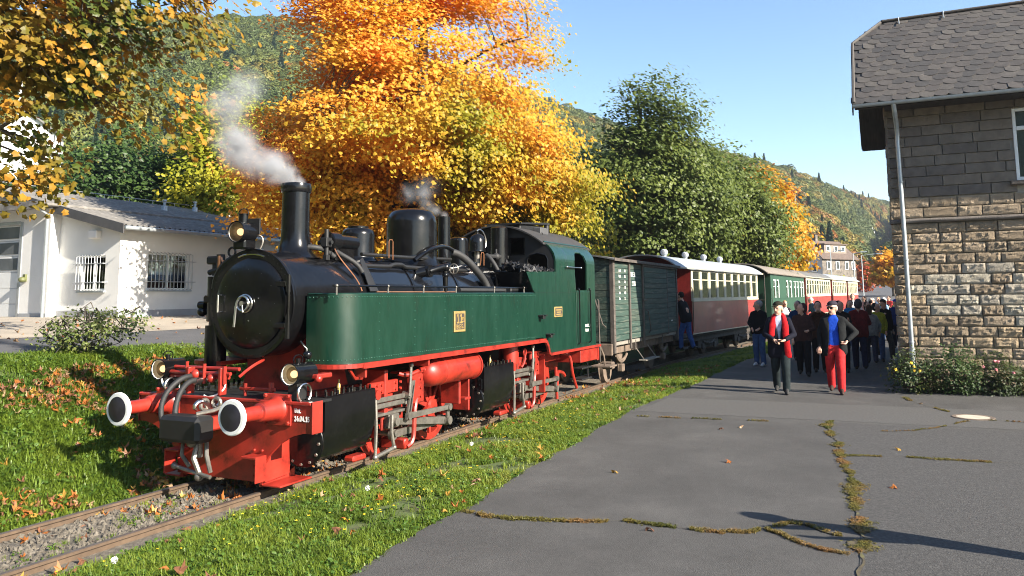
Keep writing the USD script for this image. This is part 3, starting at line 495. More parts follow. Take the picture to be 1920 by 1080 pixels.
def car(name, label, x, y, z, rz, col):
    c = thing(name, label, 'car', (x, y, z), rz); mc = look(name + '_paint_%d' % len(base), col, .25, coat=.8, var=.05)
    body = [(-2.05, .25), (2.05, .25), (2.1, .55), (1.95, .78), (1.0, .88), (.45, 1.38), (-1.1, 1.45), (-1.85, .95), (-2.1, .8)]
    put(c, 'body', B().prism(Polygon(body).buffer(-.05).buffer(.05), 'y', -.83, .83), mc, 25)
    put(c, 'windscreen', B().add(hull([(.98, y_, .9) for y_ in (-.7, .7)] + [(.5, y_, 1.35) for y_ in (-.62, .62)] + [(1.02, y_, .9) for y_ in (-.7, .7)] + [(.54, y_, 1.36) for y_ in (-.62, .62)])), mPaneFar, False)
    for s in (-1, 1):
        put(c, 'side_window', B().prism([(-1.0, .92), (.75, .9), (.36, 1.3), (-.95, 1.36)], 'y', s * .82, s * .845), mPaneFar, False)
        put(c, 'headlight', B().box(2.0, 2.1, s * .55 - .16, s * .55 + .16, .58, .72, .03), mWhiteP)
        for x_ in (-1.3, 1.3): w_ = put(c, 'wheel', B().lathe([(0, -.1), (.31, -.1), (.31, .1), (0, .1)], (x_, s * .76, .31), 'y', 16), mFasc); put(w_, 'rim', B().lathe([(0, .105), (.18, .105), (.19, .08)], (x_, s * .76, .31), 'y', 12) if s > 0 else B().lathe([(.19, -.08), (.18, -.105), (0, -.105)], (x_, s * .76, .31), 'y', 12), mIron)
    return c
zr = lambda x: float(np.interp(x, RDX, RDZ)) + .05
car('parked_car', 'dark blue car coming down the street, lower of two blue cars', 184, -5.2, zr(184), PI + .05, (.01, .03, .07)); car('parked_car', 'bright blue van like car behind the dark one on the street', 196, -3.4, zr(196), PI + .05, (.01, .07, .28))
# ---------------------------------------------------------------- steam locomotive (front to the left, x runs back along the train)
pGreen = look('loco_green', (.0042, .025, .015), .30, ramp=[(.25, (.007, .020, .013)), (.42, (.0042, .025, .015)), (.7, (.0045, .029, .017))], scale=2.6, stretch=(1.6, 1.6, .45), coat=.2, rvar=.10, bump=.05, bscale=1.6)
pRed = look('loco_red', (.30, .020, .010), .42, ramp=[(.30, (.07, .012, .009)), (.44, (.22, .018, .011)), (.58, (.30, .021, .011)), (.75, (.33, .026, .014))], scale=4.0, detail=9.0, coat=.1, rvar=.12)
pBlack = look('loco_black', (.0040, .0040, .0045), .19, var=.25, scale=3, coat=.0, spec=.38, rvar=.05)
pBlackM = look('loco_matt_black', (.008, .008, .008), .55, var=.3, scale=4)
pBoiler = look('boiler_black', (.005, .0055, .007), .16, var=.15, scale=2, coat=.3)
pSteel = look('worn_steel', (.20, .185, .16), .45, metal=.7, var=.3, scale=9, bump=.1)
pSteelB = look('bright_steel', (.55, .54, .52), .25, metal=1.0, var=.15, scale=8)
pBrass, pCopper = look('brass', (.42, .30, .11), .38, metal=.5, var=.2, scale=10), look('copper', (.62, .28, .14), .4, metal=.9, var=.2, scale=10)
pWhite = look('rim_white', (.70, .71, .68), .5, var=.12, scale=9)
pRubber = look('rubber', (.016, .016, .016), .65, var=.2, scale=12, bump=.2, bscale=60)
pCoal = look('coal', (.012, .012, .013), .5, var=.5, scale=14, bump=.5, bscale=30, island=.4)
pPlateDk = look('plate_dark', (.05, .04, .035), .5)
pRivG = look('green_rivets', (.03, .11, .075), .25, coat=.5)
pIvory = look('ivory_lettering', (.75, .74, .70), .6)
lk_glow = look('lamp_glow', (.9, .75, .5), .4, emit=((1.0, .62, .30), .55))
L = thing('steam_locomotive', 'green, black and red tank steam locomotive at the head of the train', 'locomotive', (4.6, 0, 0))
def rivets(pts, r, out=None):
    """small half balls at pts"""
    pts = np.asarray(pts, float); o = np.array([[0, 0, 1], [1, 0, 0], [0, 1, 0], [-1, 0, 0], [0, -1, 0], [0, 0, -1.]]) * r
    F = np.array([[0, 1, 2], [0, 2, 3], [0, 3, 4], [0, 4, 1], [5, 2, 1], [5, 3, 2], [5, 4, 3], [5, 1, 4]])
    return (pts[:, None] + o[None]).reshape(-1, 3), (F[None] + 6 * np.arange(len(pts))[:, None, None]).reshape(-1, 3)
def bolts(parent, pts, r, mat=pBlack, name='bolts', dirn='x', h=.02):
    b = B()
    for p in pts:
        p = np.array(p); d = dict(x=V3(-h, 0, 0), y=V3(0, -h, 0), z=V3(0, 0, h))[dirn]; b.cyl(p - d * .2, p + d, r, r * .8, 6)
    return put(parent, name, b, mat, 40, kind='stuff')
# --- front beam
half = [(0, .985), (1.27, .985), (1.27, .665), (1.15, .66), (1.0, .62), (.84, .53), (.70, .40), (.62, .28), (.58, .12), (0, .12)]
bm = put(L, 'buffer_beam', B().prism(half + [(-y, z) for y, z in half[::-1][1:-1]], 'x', -.035, 0), pRed, False)
put(bm, 'beam_edge', B().box(-.05, .12, -1.285, -1.271, .66, .992, .004), pRed); put(bm, 'beam_edge', B().box(-.05, .12, 1.271, 1.285, .66, .992, .004), pRed)
put(bm, 'beam_lip', B().box(-.06, -.036, -1.26, 1.26, .955, .987, .006), pRed)
put(bm, 'lettering', B().text('Unt.', .046, (-.037, -1.035, .872), '-x', .004, True, .72).text('24.04.15', .052, (-.037, -1.03, .785), '-x', .004, True, .66), pIvory, False)
for s in (-1, 1):
    put(L, 'foot_plate', B().prism([(-.02, .12), (.36, .14), (.40, .50), (.2, .56), (-.02, .34)], 'y', s * .62, s * .645).box(-.2, -.036, s * .46, s * .66, .385, .41, .005).box(-.2, -.036, s * .655, s * .67, .14, .41, .004), pRed)
    put(L, 'rail_guard', B().prism([(-.02, .075), (.5, .075), (.5, .19), (.42, .15), (.2, .12), (-.02, .12)], 'y', s * .56, s * .60).box(-.02, .5, s * .56, s * .85, .075, .095, .005), pRed)
    bolts(L, [(-.036, s * y, z) for y in (.50, .61) for z in (.18, .28, .45)], .016, pRed)
    bf = put(L, 'buffer', B().lathe([(0, -.66), (.07, -.66), (.072, -.5), (.075, -.34), (.095, -.33), (.10, -.30), (.115, -.10), (.135, -.06), (.15, -.055), (.15, -.036), (0, -.036)], (0, s * .81, .90), 'x', 28), pRed, 35)
    put(bf, 'base_plate', B().box(-.055, -.036, s * .81 - .19, s * .81 + .19, .73, 1.06, .006), pRed)
    put(bf, 'buffer_rim', B().lathe([(.07, -.66), (.165, -.675), (.178, -.69), (.178, -.71), (.166, -.722), (.135, -.724)], (0, s * .81, .90), 'x', 40), pWhite, 35)
    put(bf, 'buffer_face', B().lathe([(.135, -.723), (.11, -.732), (.06, -.739), (0, -.741)][::-1], (0, s * .81, .90), 'x', 40), look('buffer_face_%d' % (s + 1), (.016, .015, .022), .35, var=.4, scale=9), 40)
    bolts(bf, [(-.058, s * .81 + a * .155, .90 + b * .14) for a in (-1, 1) for b in (-1, 1)], .022, pRed)
put(L, 'front_deck', B().box(0.0, .35, -1.22, 1.22, .955, .984, .004).box(.35, 1.6, -.5, .5, .955, .984, .004), pBlackM)
cb = put(L, 'coupling_box', B().box(-.62, -.36, -.26, .32, .58, .85, .04), pBlackM, 30)
put(cb, 'coupling_bar', B().box(-.36, -.03, -.12, .16, .66, .80, .02), pRed)
put(L, 'draw_hook', B().tube(spline([(-.03, .02, .91), (-.22, .02, .92), (-.34, .02, .97), (-.40, .02, .93), (-.36, .02, .885)], 14), [.035] * 8 + [.03, .028, .025, .022, .018, .012], 8), pSteelB, 40)
put(L, 'coupling_link', B().torus((-.26, .02, .93), .055, .022, 'y', 18, 7).torus((-.20, -.10, .95), .05, .022, 'x', 18, 7).tube([(-.05, -.18, .93), (-.3, -.14, .88), (-.44, -.05, .86)], .022, 7), pSteel, 40)
put(L, 'lever_gear', B().tube([(-.36, .20, .60), (-.42, .16, .42), (-.40, .06, .30)], .022, 7).tube([(-.38, -.02, .55), (-.45, -.05, .40), (-.40, -.10, .22)], .030, 7).tube([(-.35, -.12, .60), (-.42, -.20, .44), (-.38, -.22, .26)], .024, 7).cyl((-.42, .26, .30), (-.42, -.26, .22), .02).ball((-.40, -.08, .21), .048, 2).ball((-.42, .02, .56), .055, 2).ball((-.42, .26, .30), .035, 2).cyl((-.36, -.02, .62), (-.36, -.02, .40), .045), pSteel, 40)
for y0, y1, q in ((.50, .36, 0), (.36, .22, .02)):
    hz = put(L, 'brake_hose', B().tube(spline([(-.04, y0 - .02, 1.20), (-.22 - q, y0 - .02, 1.16), (-.38, y0 + .02, .96), (-.40, y1 + .12, .72), (-.36, y1 + .02, .52)] if not q else [(-.04, y0, 1.16), (-.22, y0 - .01, 1.13), (-.36, y0 - .04, .98), (-.42, y0 - .08, .84)], 26), .030, 10), pRubber, 40)
    put(hz, 'hose_fitting', B().tube([(.06, y0, 1.2 - q * 2), (-.10, y0 - .01, 1.19 - q * 2)], .036, 10), pSteelB, 40)
pg = B()
for y0, y1, z, x in ((-.05, 1.02, 1.235, .04), (.0, .98, 1.19, .07), (-.12, .95, 1.285, .10)): pg.tube([(x, y0, z), (x, y1, z)], .022, 8)
pg.tube([(.02, .60, 1.10), (.02, .60, 1.36)], .02, 7).tube([(.02, .33, 1.12), (.02, .33, 1.34)], .02, 7).tube([(.02, .02, 1.12), (.02, .02, 1.32)], .022, 7).ball((.02, .46, 1.22), .055, 2).ball((.02, .22, 1.18), .05, 2).box(-.02, .08, .53, .57, 1.0, 1.30, .006).box(-.02, .08, .04, .08, 1.0, 1.30, .006)
pg.tube(spline([(.1, -.12, 1.2), (.3, -.2, 1.34), (.5, -.1, 1.36), (.55, .30, 1.44)], 12), .018, 7).tube([(.2, -.55, 1.06), (.2, -.05, 1.06)], .022, 7).tube([(.2, -.5, .98), (.2, -.5, 1.14)], .03, 7).tube([(.2, -.12, .98), (.2, -.12, 1.12)], .02, 7)
put(L, 'brake_pipes', pg, pRed, 40)
put(L, 'grey_cable', B().tube(spline([(.04, .10, 1.22), (.02, .02, 1.08), (.0, .12, 1.0), (.0, .30, .99)], 14), .010, 6).tube(spline([(-.0, .98, 1.18), (-.04, .86, 1.05), (.0, .70, 1.0)], 10), .012, 6), pWhite, 40)
# --- lamps
def lantern(y, z, x, r, ln, top=False):
    l = put(L, 'headlamp', B().lathe([(r * .99, x + .012), (r * 1.07, x), (r * 1.07, x + .03), (r, x + .04), (r, x + ln), (r * .75, x + ln + .02), (0, x + ln + .02)], (0, y, z), 'x', 28), pBlack, 35)
    put(l, 'reflector', B().lathe([(0, x + .12), (r * .45, x + .11), (r * .72, x + .05)][::-1], (0, y, z), 'x', 28), pSteel, 40); put(l, 'white_ring', B().lathe([(r * .72, x + .05), (r * .97, x + .008)][::-1], (0, y, z), 'x', 28), pWhite if not top else pSteel, 40)
    put(l, 'bulb', B().ball((x + .07, y - .01, z), r * .36, 2), lk_glow, 40)
    put(l, 'lens', B().lathe([(0, x + .010), (r * .98, x + .014)], (0, y, z), 'x', 28), pane_look('lens_glass_%d' % len(used), (.95, .95, .9)), True)
    if top:
        put(l, 'lamp_chimney', B().lathe([(.055, z + r * .8), (.055, z + r * 1.75), (.062, z + r * 1.75), (.062, z + r * 1.85), (0, z + r * 1.85)], (x + ln * .5, y, 0), 'z', 16), pBlack, 35)
        put(l, 'carry_loop', B().tube(spline([(x + ln * .5, y + .07, z + r * 1.7), (x + ln * .5, y + .06, z + r * 2.2), (x + ln * .5, y, z + r * 2.35), (x + ln * .5, y - .06, z + r * 2.2), (x + ln * .5, y - .07, z + r * 1.7)], 14), .007, 5), pBlack)
        put(l, 'lamp_foot', B().box(x + .05, x + ln, y - .10, y + .10, z - r * 1.7, z - r * .8, .02), pBlack)
        put(l, 'shield', B().box(x + ln, x + ln + .02, y - .14, y + .10, z - .02, z + .17, .004), pBlackM)
        put(l, 'lamp_cable', B().tube(spline([(x + ln, y - .08, z - .03), (x + ln + .05, y - .14, z - .06), (x + ln + .04, y - .14, z - .16), (x + ln, y - .1, z - .24)], 12), .010, 6), pSteel)
    else:
        put(l, 'vent_cap', B().cyl((x + .14, y, z + r), (x + .14, y, z + r + .05), .028), pBlack); put(l, 'carry_loop', B().tube(spline([(x + .08, y, z + r), (x + .08, y, z + r + .07), (x + .2, y, z + r + .07), (x + .2, y, z + r)], 10), .007, 5), pBlack)
        put(l, 'lamp_stand', B().box(x + .06, x + .22, y - .07, y + .07, .985, z - r * .9, .01), pBlackM)
        put(l, 'hand_loop', B().tube(spline([(x + .04, y - .13, .99), (x + .03, y - .13, z - r * 1.1), (x + .10, y - .13, z - r * .9), (x + .17, y - .13, z - r * 1.1), (x + .17, y - .13, .99)], 18), .013, 6), pSteelB, 40)
    return l
lantern(-.965, 1.265, -.055, .112, .34); lantern(.985, 1.265, -.055, .112, .34); lantern(.06, 2.855, .16, .118, .24, True)
put(L, 'lamp_bracket', B().ball((.28, -.93, 1.45), .05, 2).tube([(.26, -.93, 1.40), (.26, -.93, 1.52), (.24, -.86, 1.60)], .014, 6), pBlack, 40)
# --- smokebox, boiler
SZ, SR = 2.02, .63
sb = put(L, 'smokebox', B().lathe([(SR - .03, .37), (SR + .012, .375), (SR + .018, .40), (SR + .012, .43), (SR, .44), (SR, 1.78), (0, 1.78)], (0, 0, SZ), 'x', 72).lathe([(0, .385), (SR - .03, .37)], (0, 0, SZ), 'x', 72), pBlack, 35)
dr_ = put(sb, 'smokebox_door', B().lathe([(.53, .372), (.53, .352), (.515, .342), (.44, .318), (.30, .296), (.15, .284), (0, .280)][::-1], (0, -.01, SZ), 'x', 64), pBlack, 35)
put(sb, 'door_wheel', B().torus((.235, -.01, SZ), .085, .014, 'x', 28, 8).torus((.262, -.02, SZ), .10, .012, 'x', 28, 8).cyl((.28, -.01, SZ), (.21, -.01, SZ), .03).tube([(.22, .06, SZ + .03), (.215, .075, SZ - .05), (.21, .09, SZ - .27)], .014, 8).tube([(.22, -.01, SZ), (.215, -.03, SZ - .10)], .010, 8), pSteelB, 40)
put(sb, 'door_handle', B().tube([(.335, .40, SZ + .10), (.27, .41, SZ + .10), (.27, .41, SZ - .10), (.335, .40, SZ - .10)], .012, 8), pSteelB, 40)
put(sb, 'hinge', B().box(.325, .35, -.56, -.25, SZ + .19, SZ + .255, .008).cyl((.345, -.585, SZ + .32), (.345, -.585, SZ + .13), .03), pBlack); put(sb, 'hinge', B().box(.325, .35, -.56, -.25, SZ - .285, SZ - .22, .008).cyl((.345, -.585, SZ - .13), (.345, -.585, SZ - .40), .03), pBlack)
put(sb, 'hinge_rod', B().tube([(.33, -.60, SZ + .33), (.33, -.605, SZ - .02), (.33, -.60, SZ - .40)], .013, 7), pBlack)
an = np.linspace(0, 2 * PI, 13)[:-1]
put(sb, 'door_studs', B().add(rivets([(.318, -.01 + .40 * math.sin(a), SZ + .40 * math.cos(a)) for a in an] + [(.29, -.19, SZ + .06), (.29, -.05, SZ - .20)], .010)), pSteelB, True, kind='stuff')
put(sb, 'rim_rivets', B().add(rivets([(.366, .605 * math.sin(a), SZ + .605 * math.cos(a)) for a in np.linspace(0, 2 * PI, 45)], .009)), pBlack, True, kind='stuff')
put(sb, 'hand_rail', B().tube([(.36, .58 * math.sin(a), SZ + .58 * math.cos(a)) for a in np.linspace(-.35, .35, 9)], .011, 6), pSteelB, 40)
bl = put(L, 'boiler', B().lathe([(SR - .012, 1.78), (SR - .012, 6.05), (0, 6.05)], (0, 0, SZ), 'x', 72), pBoiler, 40)
for x in (1.78, 3.02, 4.35, 5.5): put(bl, 'boiler_band', B().lathe([(SR - .012, x - .032), (SR + .004, x - .03), (SR + .004, x + .03), (SR - .012, x + .032)], (0, 0, SZ), 'x', 64), pBlack, 40)
put(bl, 'smokebox_rivets', B().add(rivets([(1.95, -SR * math.sin(a) * .985, SZ + SR * math.cos(a) * .985) for a in np.linspace(.4, 1.35, 7)] + [(1.95, SR * math.sin(a) * .985, SZ + SR * math.cos(a) * .985) for a in np.linspace(.4, 1.35, 7)], .016)), pBlack, True, kind='stuff')
put(L, 'saddle', B().prism([(-.5, .98), (.5, .98), (.42, 1.25), (.47, 1.62), (-.47, 1.62), (-.42, 1.25)], 'x', .80, 1.6), pRed, False)
def lathes(name, prof, x, y=0, mat=pBlack, n=48): return put(L, name, B().lathe(prof, (x, y, 0), 'z', n), mat, 35)
ch_ = lathes('chimney', [(.34, 2.575), (.30, 2.60), (.235, 2.65), (.20, 2.72), (.182, 2.82), (.176, 2.95), (.172, 3.42), (.187, 3.43), (.194, 3.455), (.194, 3.50), (.186, 3.53), (.145, 3.53), (.14, 3.3), (0, 3.3)], 1.13)
put(ch_, 'chimney_band', B().torus((1.13, 0, 3.425), .175, .012, 'z', 40, 6), pBlack, 40)
lathes('sand_dome', [(.30, 2.58), (.26, 2.62), (.235, 2.66), (.235, 2.96), (.222, 3.01), (.19, 3.045), (.15, 3.055), (.15, 3.08), (.10, 3.095), (0, 3.10)], 2.46)
lathes('steam_dome', [(.50, 2.55), (.44, 2.60), (.405, 2.67), (.40, 2.72), (.40, 3.24), (.385, 3.33), (.34, 3.405), (.26, 3.45), (.12, 3.468), (0, 3.47)], 3.88, n=64)
lathes('safety_valve_pipe', [(.14, 2.6), (.105, 2.66), (.105, 3.42), (.096, 3.42), (.096, 3.30), (0, 3.30)], 4.80, -.06)
lathes('small_dome', [(.21, 2.58), (.17, 2.63), (.165, 3.04), (.15, 3.09), (.11, 3.115), (0, 3.12)], 5.42)
be = lathes('bell', [(.162, 2.895), (.156, 2.93), (.155, 3.05), (.145, 3.12), (.115, 3.18), (.07, 3.215), (.03, 3.225), (.03, 3.26), (0, 3.265)], 6.12)
put(be, 'bell_post', B().cyl((6.12, 0, 2.6), (6.12, 0, 2.92), .05), pSteel); put(be, 'bell_hook', B().tube(spline([(6.3, -.05, 2.95), (6.34, -.06, 3.15), (6.22, -.03, 3.29), (6.1, 0, 3.27)], 12), .016, 6), pSteelB, 40)
lathes('regulator_column', [(.175, 2.62), (.17, 2.8), (.17, 3.36), (.13, 3.39), (0, 3.395)], 6.78, -.12)
# turbo generator on the left shoulder, seen behind the chimney
tg = put(L, 'generator', B().lathe([(0, 1.38), (.10, 1.385), (.125, 1.40), (.13, 1.56), (.105, 1.58), (.10, 1.62), (.10, 1.95), (.085, 1.98), (0, 1.98)], (0, -.30, 2.80), 'x', 24).box(1.5, 1.9, -.36, -.24, 2.55, 2.72, .01), pBlack, 35)
put(tg, 'steam_pipe', B().tube(spline([(1.16, -.18, 2.72), (1.3, -.28, 2.70), (1.42, -.30, 2.66), (1.5, -.33, 2.60)], 10), .035, 9), pRubber, 40)
put(tg, 'drain_pipe', B().tube(spline([(1.52, -.34, 2.68), (1.6, -.48, 2.58), (1.68, -.56, 2.50), (1.74, -.60, 2.40)], 10), .032, 9), pRubber, 40)
put(tg, 'fittings', B().box(1.28, 1.40, -.38, -.28, 2.72, 2.84, .01).cyl((1.34, -.33, 2.60), (1.34, -.33, 2.95), .03).cyl((1.34, -.42, 2.78), (1.34, -.2, 2.78), .025).box(1.30, 1.37, -.37, -.30, 2.55, 2.62, .006), pBlackM)
put(L, 'guard_plate', B().add(hull([(1.83, -.50, 2.56), (1.98, -.44, 2.60), (1.83, -.67, 2.16), (2.02, -.67, 2.16), (1.83, -.49, 2.57), (1.98, -.43, 2.61), (1.83, -.66, 2.15), (2.02, -.66, 2.15)])), pBlackM, False)
put(L, 'copper_pipe', B().tube(spline([(1.42, -.40, 2.70), (1.45, -.52, 2.52), (1.58, -.62, 2.32), (1.66, -.66, 2.16)], 12), .008, 5), pCopper); put(L, 'copper_pipe', B().tube([(2.5, -.50, 2.62), (2.5, -.50, 2.85), (2.52, -.50, 2.88), (2.58, -.50, 2.88), (2.60, -.50, 2.85), (2.60, -.50, 2.6)], .008, 5), pCopper)
put(L, 'copper_pipe', B().tube([(1.9, -.72, 2.15), (4.2, -.72, 2.15)], .010, 5), pCopper); put(L, 'copper_pipe', B().tube([(5.7, -.28, 2.62), (5.7, -.30, 2.82), (5.72, -.30, 2.85), (5.78, -.30, 2.85), (5.8, -.30, 2.82), (5.8, -.30, 2.62)], .010, 5), pCopper)
put(L, 'boiler_pipe', B().tube([(1.98, -.46, 2.50), (2.3, -.46, 2.50), (2.58, -.46, 2.505), (2.66, -.45, 2.53), (2.74, -.45, 2.54), (2.9, -.45, 2.54), (2.98, -.46, 2.51), (3.4, -.46, 2.505), (4.9, -.46, 2.50)], .030, 9), pBlackM, 40); put(L, 'boiler_pipe', B().tube([(2.05, -.36, 2.66), (3.3, -.36, 2.66), (4.5, -.36, 2.68)], .026, 9), pBlackM, 40)
put(L, 'injector_pipe', B().tube(spline([(4.5, -.38, 2.80), (4.72, -.50, 2.70), (4.95, -.60, 2.50), (5.15, -.66, 2.30), (5.2, -.70, 2.14)], 18), .060, 12), pRubber, 40)
put(L, 'dome_pipe', B().tube(spline([(3.3, -.42, 2.62), (3.7, -.46, 2.80), (4.0, -.44, 2.86), (4.45, -.40, 2.84), (4.9, -.42, 2.66), (5.2, -.45, 2.62)], 24), .035, 9), pBlack, 40)
put(L, 'bell_pipe', B().tube(spline([(6.0, -.25, 2.82), (5.98, -.38, 2.70), (6.0, -.52, 2.45), (6.02, -.62, 2.25)], 14), .04, 9), pRubber, 40); put(L, 'steam_pipe', B().tube([(6.05, -.2, 2.80), (8.0, -.2, 2.84)], .042, 9).ball((6.5, -.2, 2.81), .07, 2).cyl((6.5, -.2, 2.8), (6.5, -.2, 2.95), .02), pRubber, 40)
put(L, 'tank_pipe', B().tube(spline([(6.15, -.42, 2.52), (6.3, -.62, 2.48), (6.42, -.76, 2.36), (6.44, -.80, 2.14)], 14), .032, 9), pRubber, 40)
cv = put(L, 'clack_valve', B().cyl((3.30, -.44, 2.42), (3.42, -.60, 2.46), .075).lathe([(0, -.03), (.095, -.03), (.095, .03), (0, .03)], (3.42, -.60, 2.46), 'y', 18).tube([(3.42, -.60, 2.46), (3.62, -.70, 2.52), (3.70, -.72, 2.52)], .05, 9).tube([(3.70, -.72, 2.55), (3.70, -.72, 2.16)], [.045, .035], 9).ball((3.70, -.72, 2.52), .07, 2).ball((3.70, -.72, 2.40), .05, 2), pBlack, 40)
put(cv, 'valve_wheel', B().torus((3.92, -.74, 2.50), .075, .012, 'x', 20, 6).cyl((3.7, -.72, 2.5), (3.94, -.74, 2.5), .012).cyl((3.92, -.74, 2.43), (3.92, -.74, 2.57), .008), pSteel, 40)
# pump group on the far side of the smokebox
fp = put(L, 'feed_pump', B().cyl((.62, .78, 1.1), (.62, .78, 1.75), .13).cyl((.62, .78, 1.80), (.62, .78, 2.35), .12).cyl((.62, .78, 1.7), (.62, .78, 1.85), .09).box(.5, .74, .66, .9, 2.02, 2.12, .02).cyl((.58, .92, 2.0), (.58, 1.02, 2.0), .05).ball((.58, .98, 1.92), .06, 2), pBlack, 35)
put(fp, 'pump_valves', B().cyl((.5, .62, 2.36), (.5, .62, 2.62), .05).cyl((.52, .72, 2.36), (.52, .72, 2.56), .04).tube([(.5, .50, 2.46), (.5, .80, 2.40)], .035, 8).torus((.46, .40, 2.64), .055, .014, 'x', 18, 6).box(.45, .6, .6, .82, 2.50, 2.60, .02), pBlackM, 40)
put(fp, 'copper_pipe', B().tube(spline([(.44, .55, 2.58), (.42, .44, 2.50), (.42, .34, 2.54), (.42, .25, 2.60)], 14), .012, 6).cyl((.46, .60, 2.40), (.46, .60, 2.60), .02), pCopper, 40); put(fp, 'shoulder_pipe', B().tube(spline([(.5, .70, 2.20), (.46, .60, 2.40), (.44, .45, 2.52), (.44, .30, 2.58)], 14), .04, 9), pBlackM, 40)
# --- tanks
TY, TI, T0, T1 = 1.2, .66, .40, 5.998
def tank(s, T0):
    r = .36; g = np.linspace(0, PI / 2, 12)
    out = [(T0 + r - r * math.cos(a) * 1.0, TY - r + r * math.sin(a)) for a in g]
    poly = [(T0, TI)] + out + [(T1, TY), (T1, TI)]
    poly = [(x, s * y) for x, y in poly]
    t = put(L, 'side_tank', B().prism(poly, 'z', 1.32, 2.12), pGreen, 40)
    edge = [(T0, TI + .02)] + [(T0, TI + (TY - r - TI) * q) for q in (.3, .6, .9)] + out + [(x, TY) for x in np.arange(T0 + r + .05, 6.05, .05)]
    path = np.array(edge); seg = np.r_[0, np.cumsum(np.linalg.norm(np.diff(path, axis=0), axis=1))]; q = np.arange(.02, seg[-1], .052); px = np.interp(q, seg, path[:, 0]); py = np.interp(q, seg, path[:, 1])
    rv = [(x, s * (y + .002), z) for z in (2.085, 1.365) for x, y in zip(px, py)]
    rv += [(x, s * (TY + .002), z) for x in (1.27, 2.07, 2.85, 3.66, 4.45, 5.26) for z in np.arange(1.46, 2.02, .109)]
    put(t, 'rivets', B().add(rivets(rv, .0085)), pRivG, True, kind='stuff')
    put(t, 'tank_rim', B().tube([(x, s * (y - .012), 2.122) for x, y in zip(px, py)], .010, 5), pGreen, 40)
    return t
tk = tank(-1, .58); tank(1, 1.05)
hr = put(L, 'tank_handrail', B().tube([(.52, -1.08, 2.215)] + [(x, -1.10, 2.215) for x in np.linspace(.62, 6.0, 12)], .014, 7), pBlack, 40)
for x in (.56, 1.6, 2.45, 3.35, 4.6, 5.75): put(hr, 'rail_post', B().cyl((x, -1.10, 2.11), (x, -1.10, 2.22), .011, n=7).ball((x, -1.10, 2.215), .02, 1), pSteel, 40)
put(L, 'tank_hose', B().tube([(3.75, -.92, 2.17), (5.3, -.92, 2.165)], .045, 9), pRubber, 40)
put(L, 'tank_fitting', B().box(5.5, 5.8, -.98, -.80, 2.12, 2.22, .02).cyl((5.35, -.9, 2.12), (5.35, -.9, 2.2), .05), pBlackM)
# --- footplate and red valance
val = [(.05, 1.255), (6.32, 1.255), (6.40, 1.235), (6.47, 1.16), (6.52, 1.05), (6.60, 1.005), (9.36, 1.005), (9.36, 1.05), (6.62, 1.05), (6.575, 1.085), (6.52, 1.19), (6.44, 1.285), (6.34, 1.31), (.05, 1.31)]
for s in (-1, 1):
    g = np.linspace(0, PI / 2, 8); fr = [(.54 + .32 - .32 * math.cos(a), TY + .04 - .32 + .32 * math.sin(a)) for a in g]
    put(L, 'valance', B().prism([p if p[0] > .1 else (.90, p[1]) for p in val], 'y', s * (TY + .045), s * (TY + .005)).prism([(x, s * y) for x, y in [(.54, .6)] + fr + [(6.4, TY + .04), (6.4, .6)]], 'z', 1.27, 1.318), pRed, False)
    put(L, 'frame', B().box(.3, 8.9, s * .40, s * .44, .55, .95, .01), pRed, False); put(L, 'running_board', B().box(1.5, 8.9, s * .46, s * .9, 1.20, 1.262), pRed, False)
    put(L, 'valance_bracket', B().tube([(.75, s * 1.15, 1.26), (.9, s * 1.12, 1.14), (1.2, s * 1.0, 1.11)], .02, 6).box(1.02, 1.06, s * 1.18, s * 1.02, 1.14, 1.26, .004).box(2.42, 2.46, s * 1.2, s * .9, 1.16, 1.262, .004), pRed)
put(L, 'front_bracket', B().box(.20, .46, -1.14, -1.02, 1.20, 1.25, .01).ball((.24, -1.12, 1.20), .045, 1), pRed)
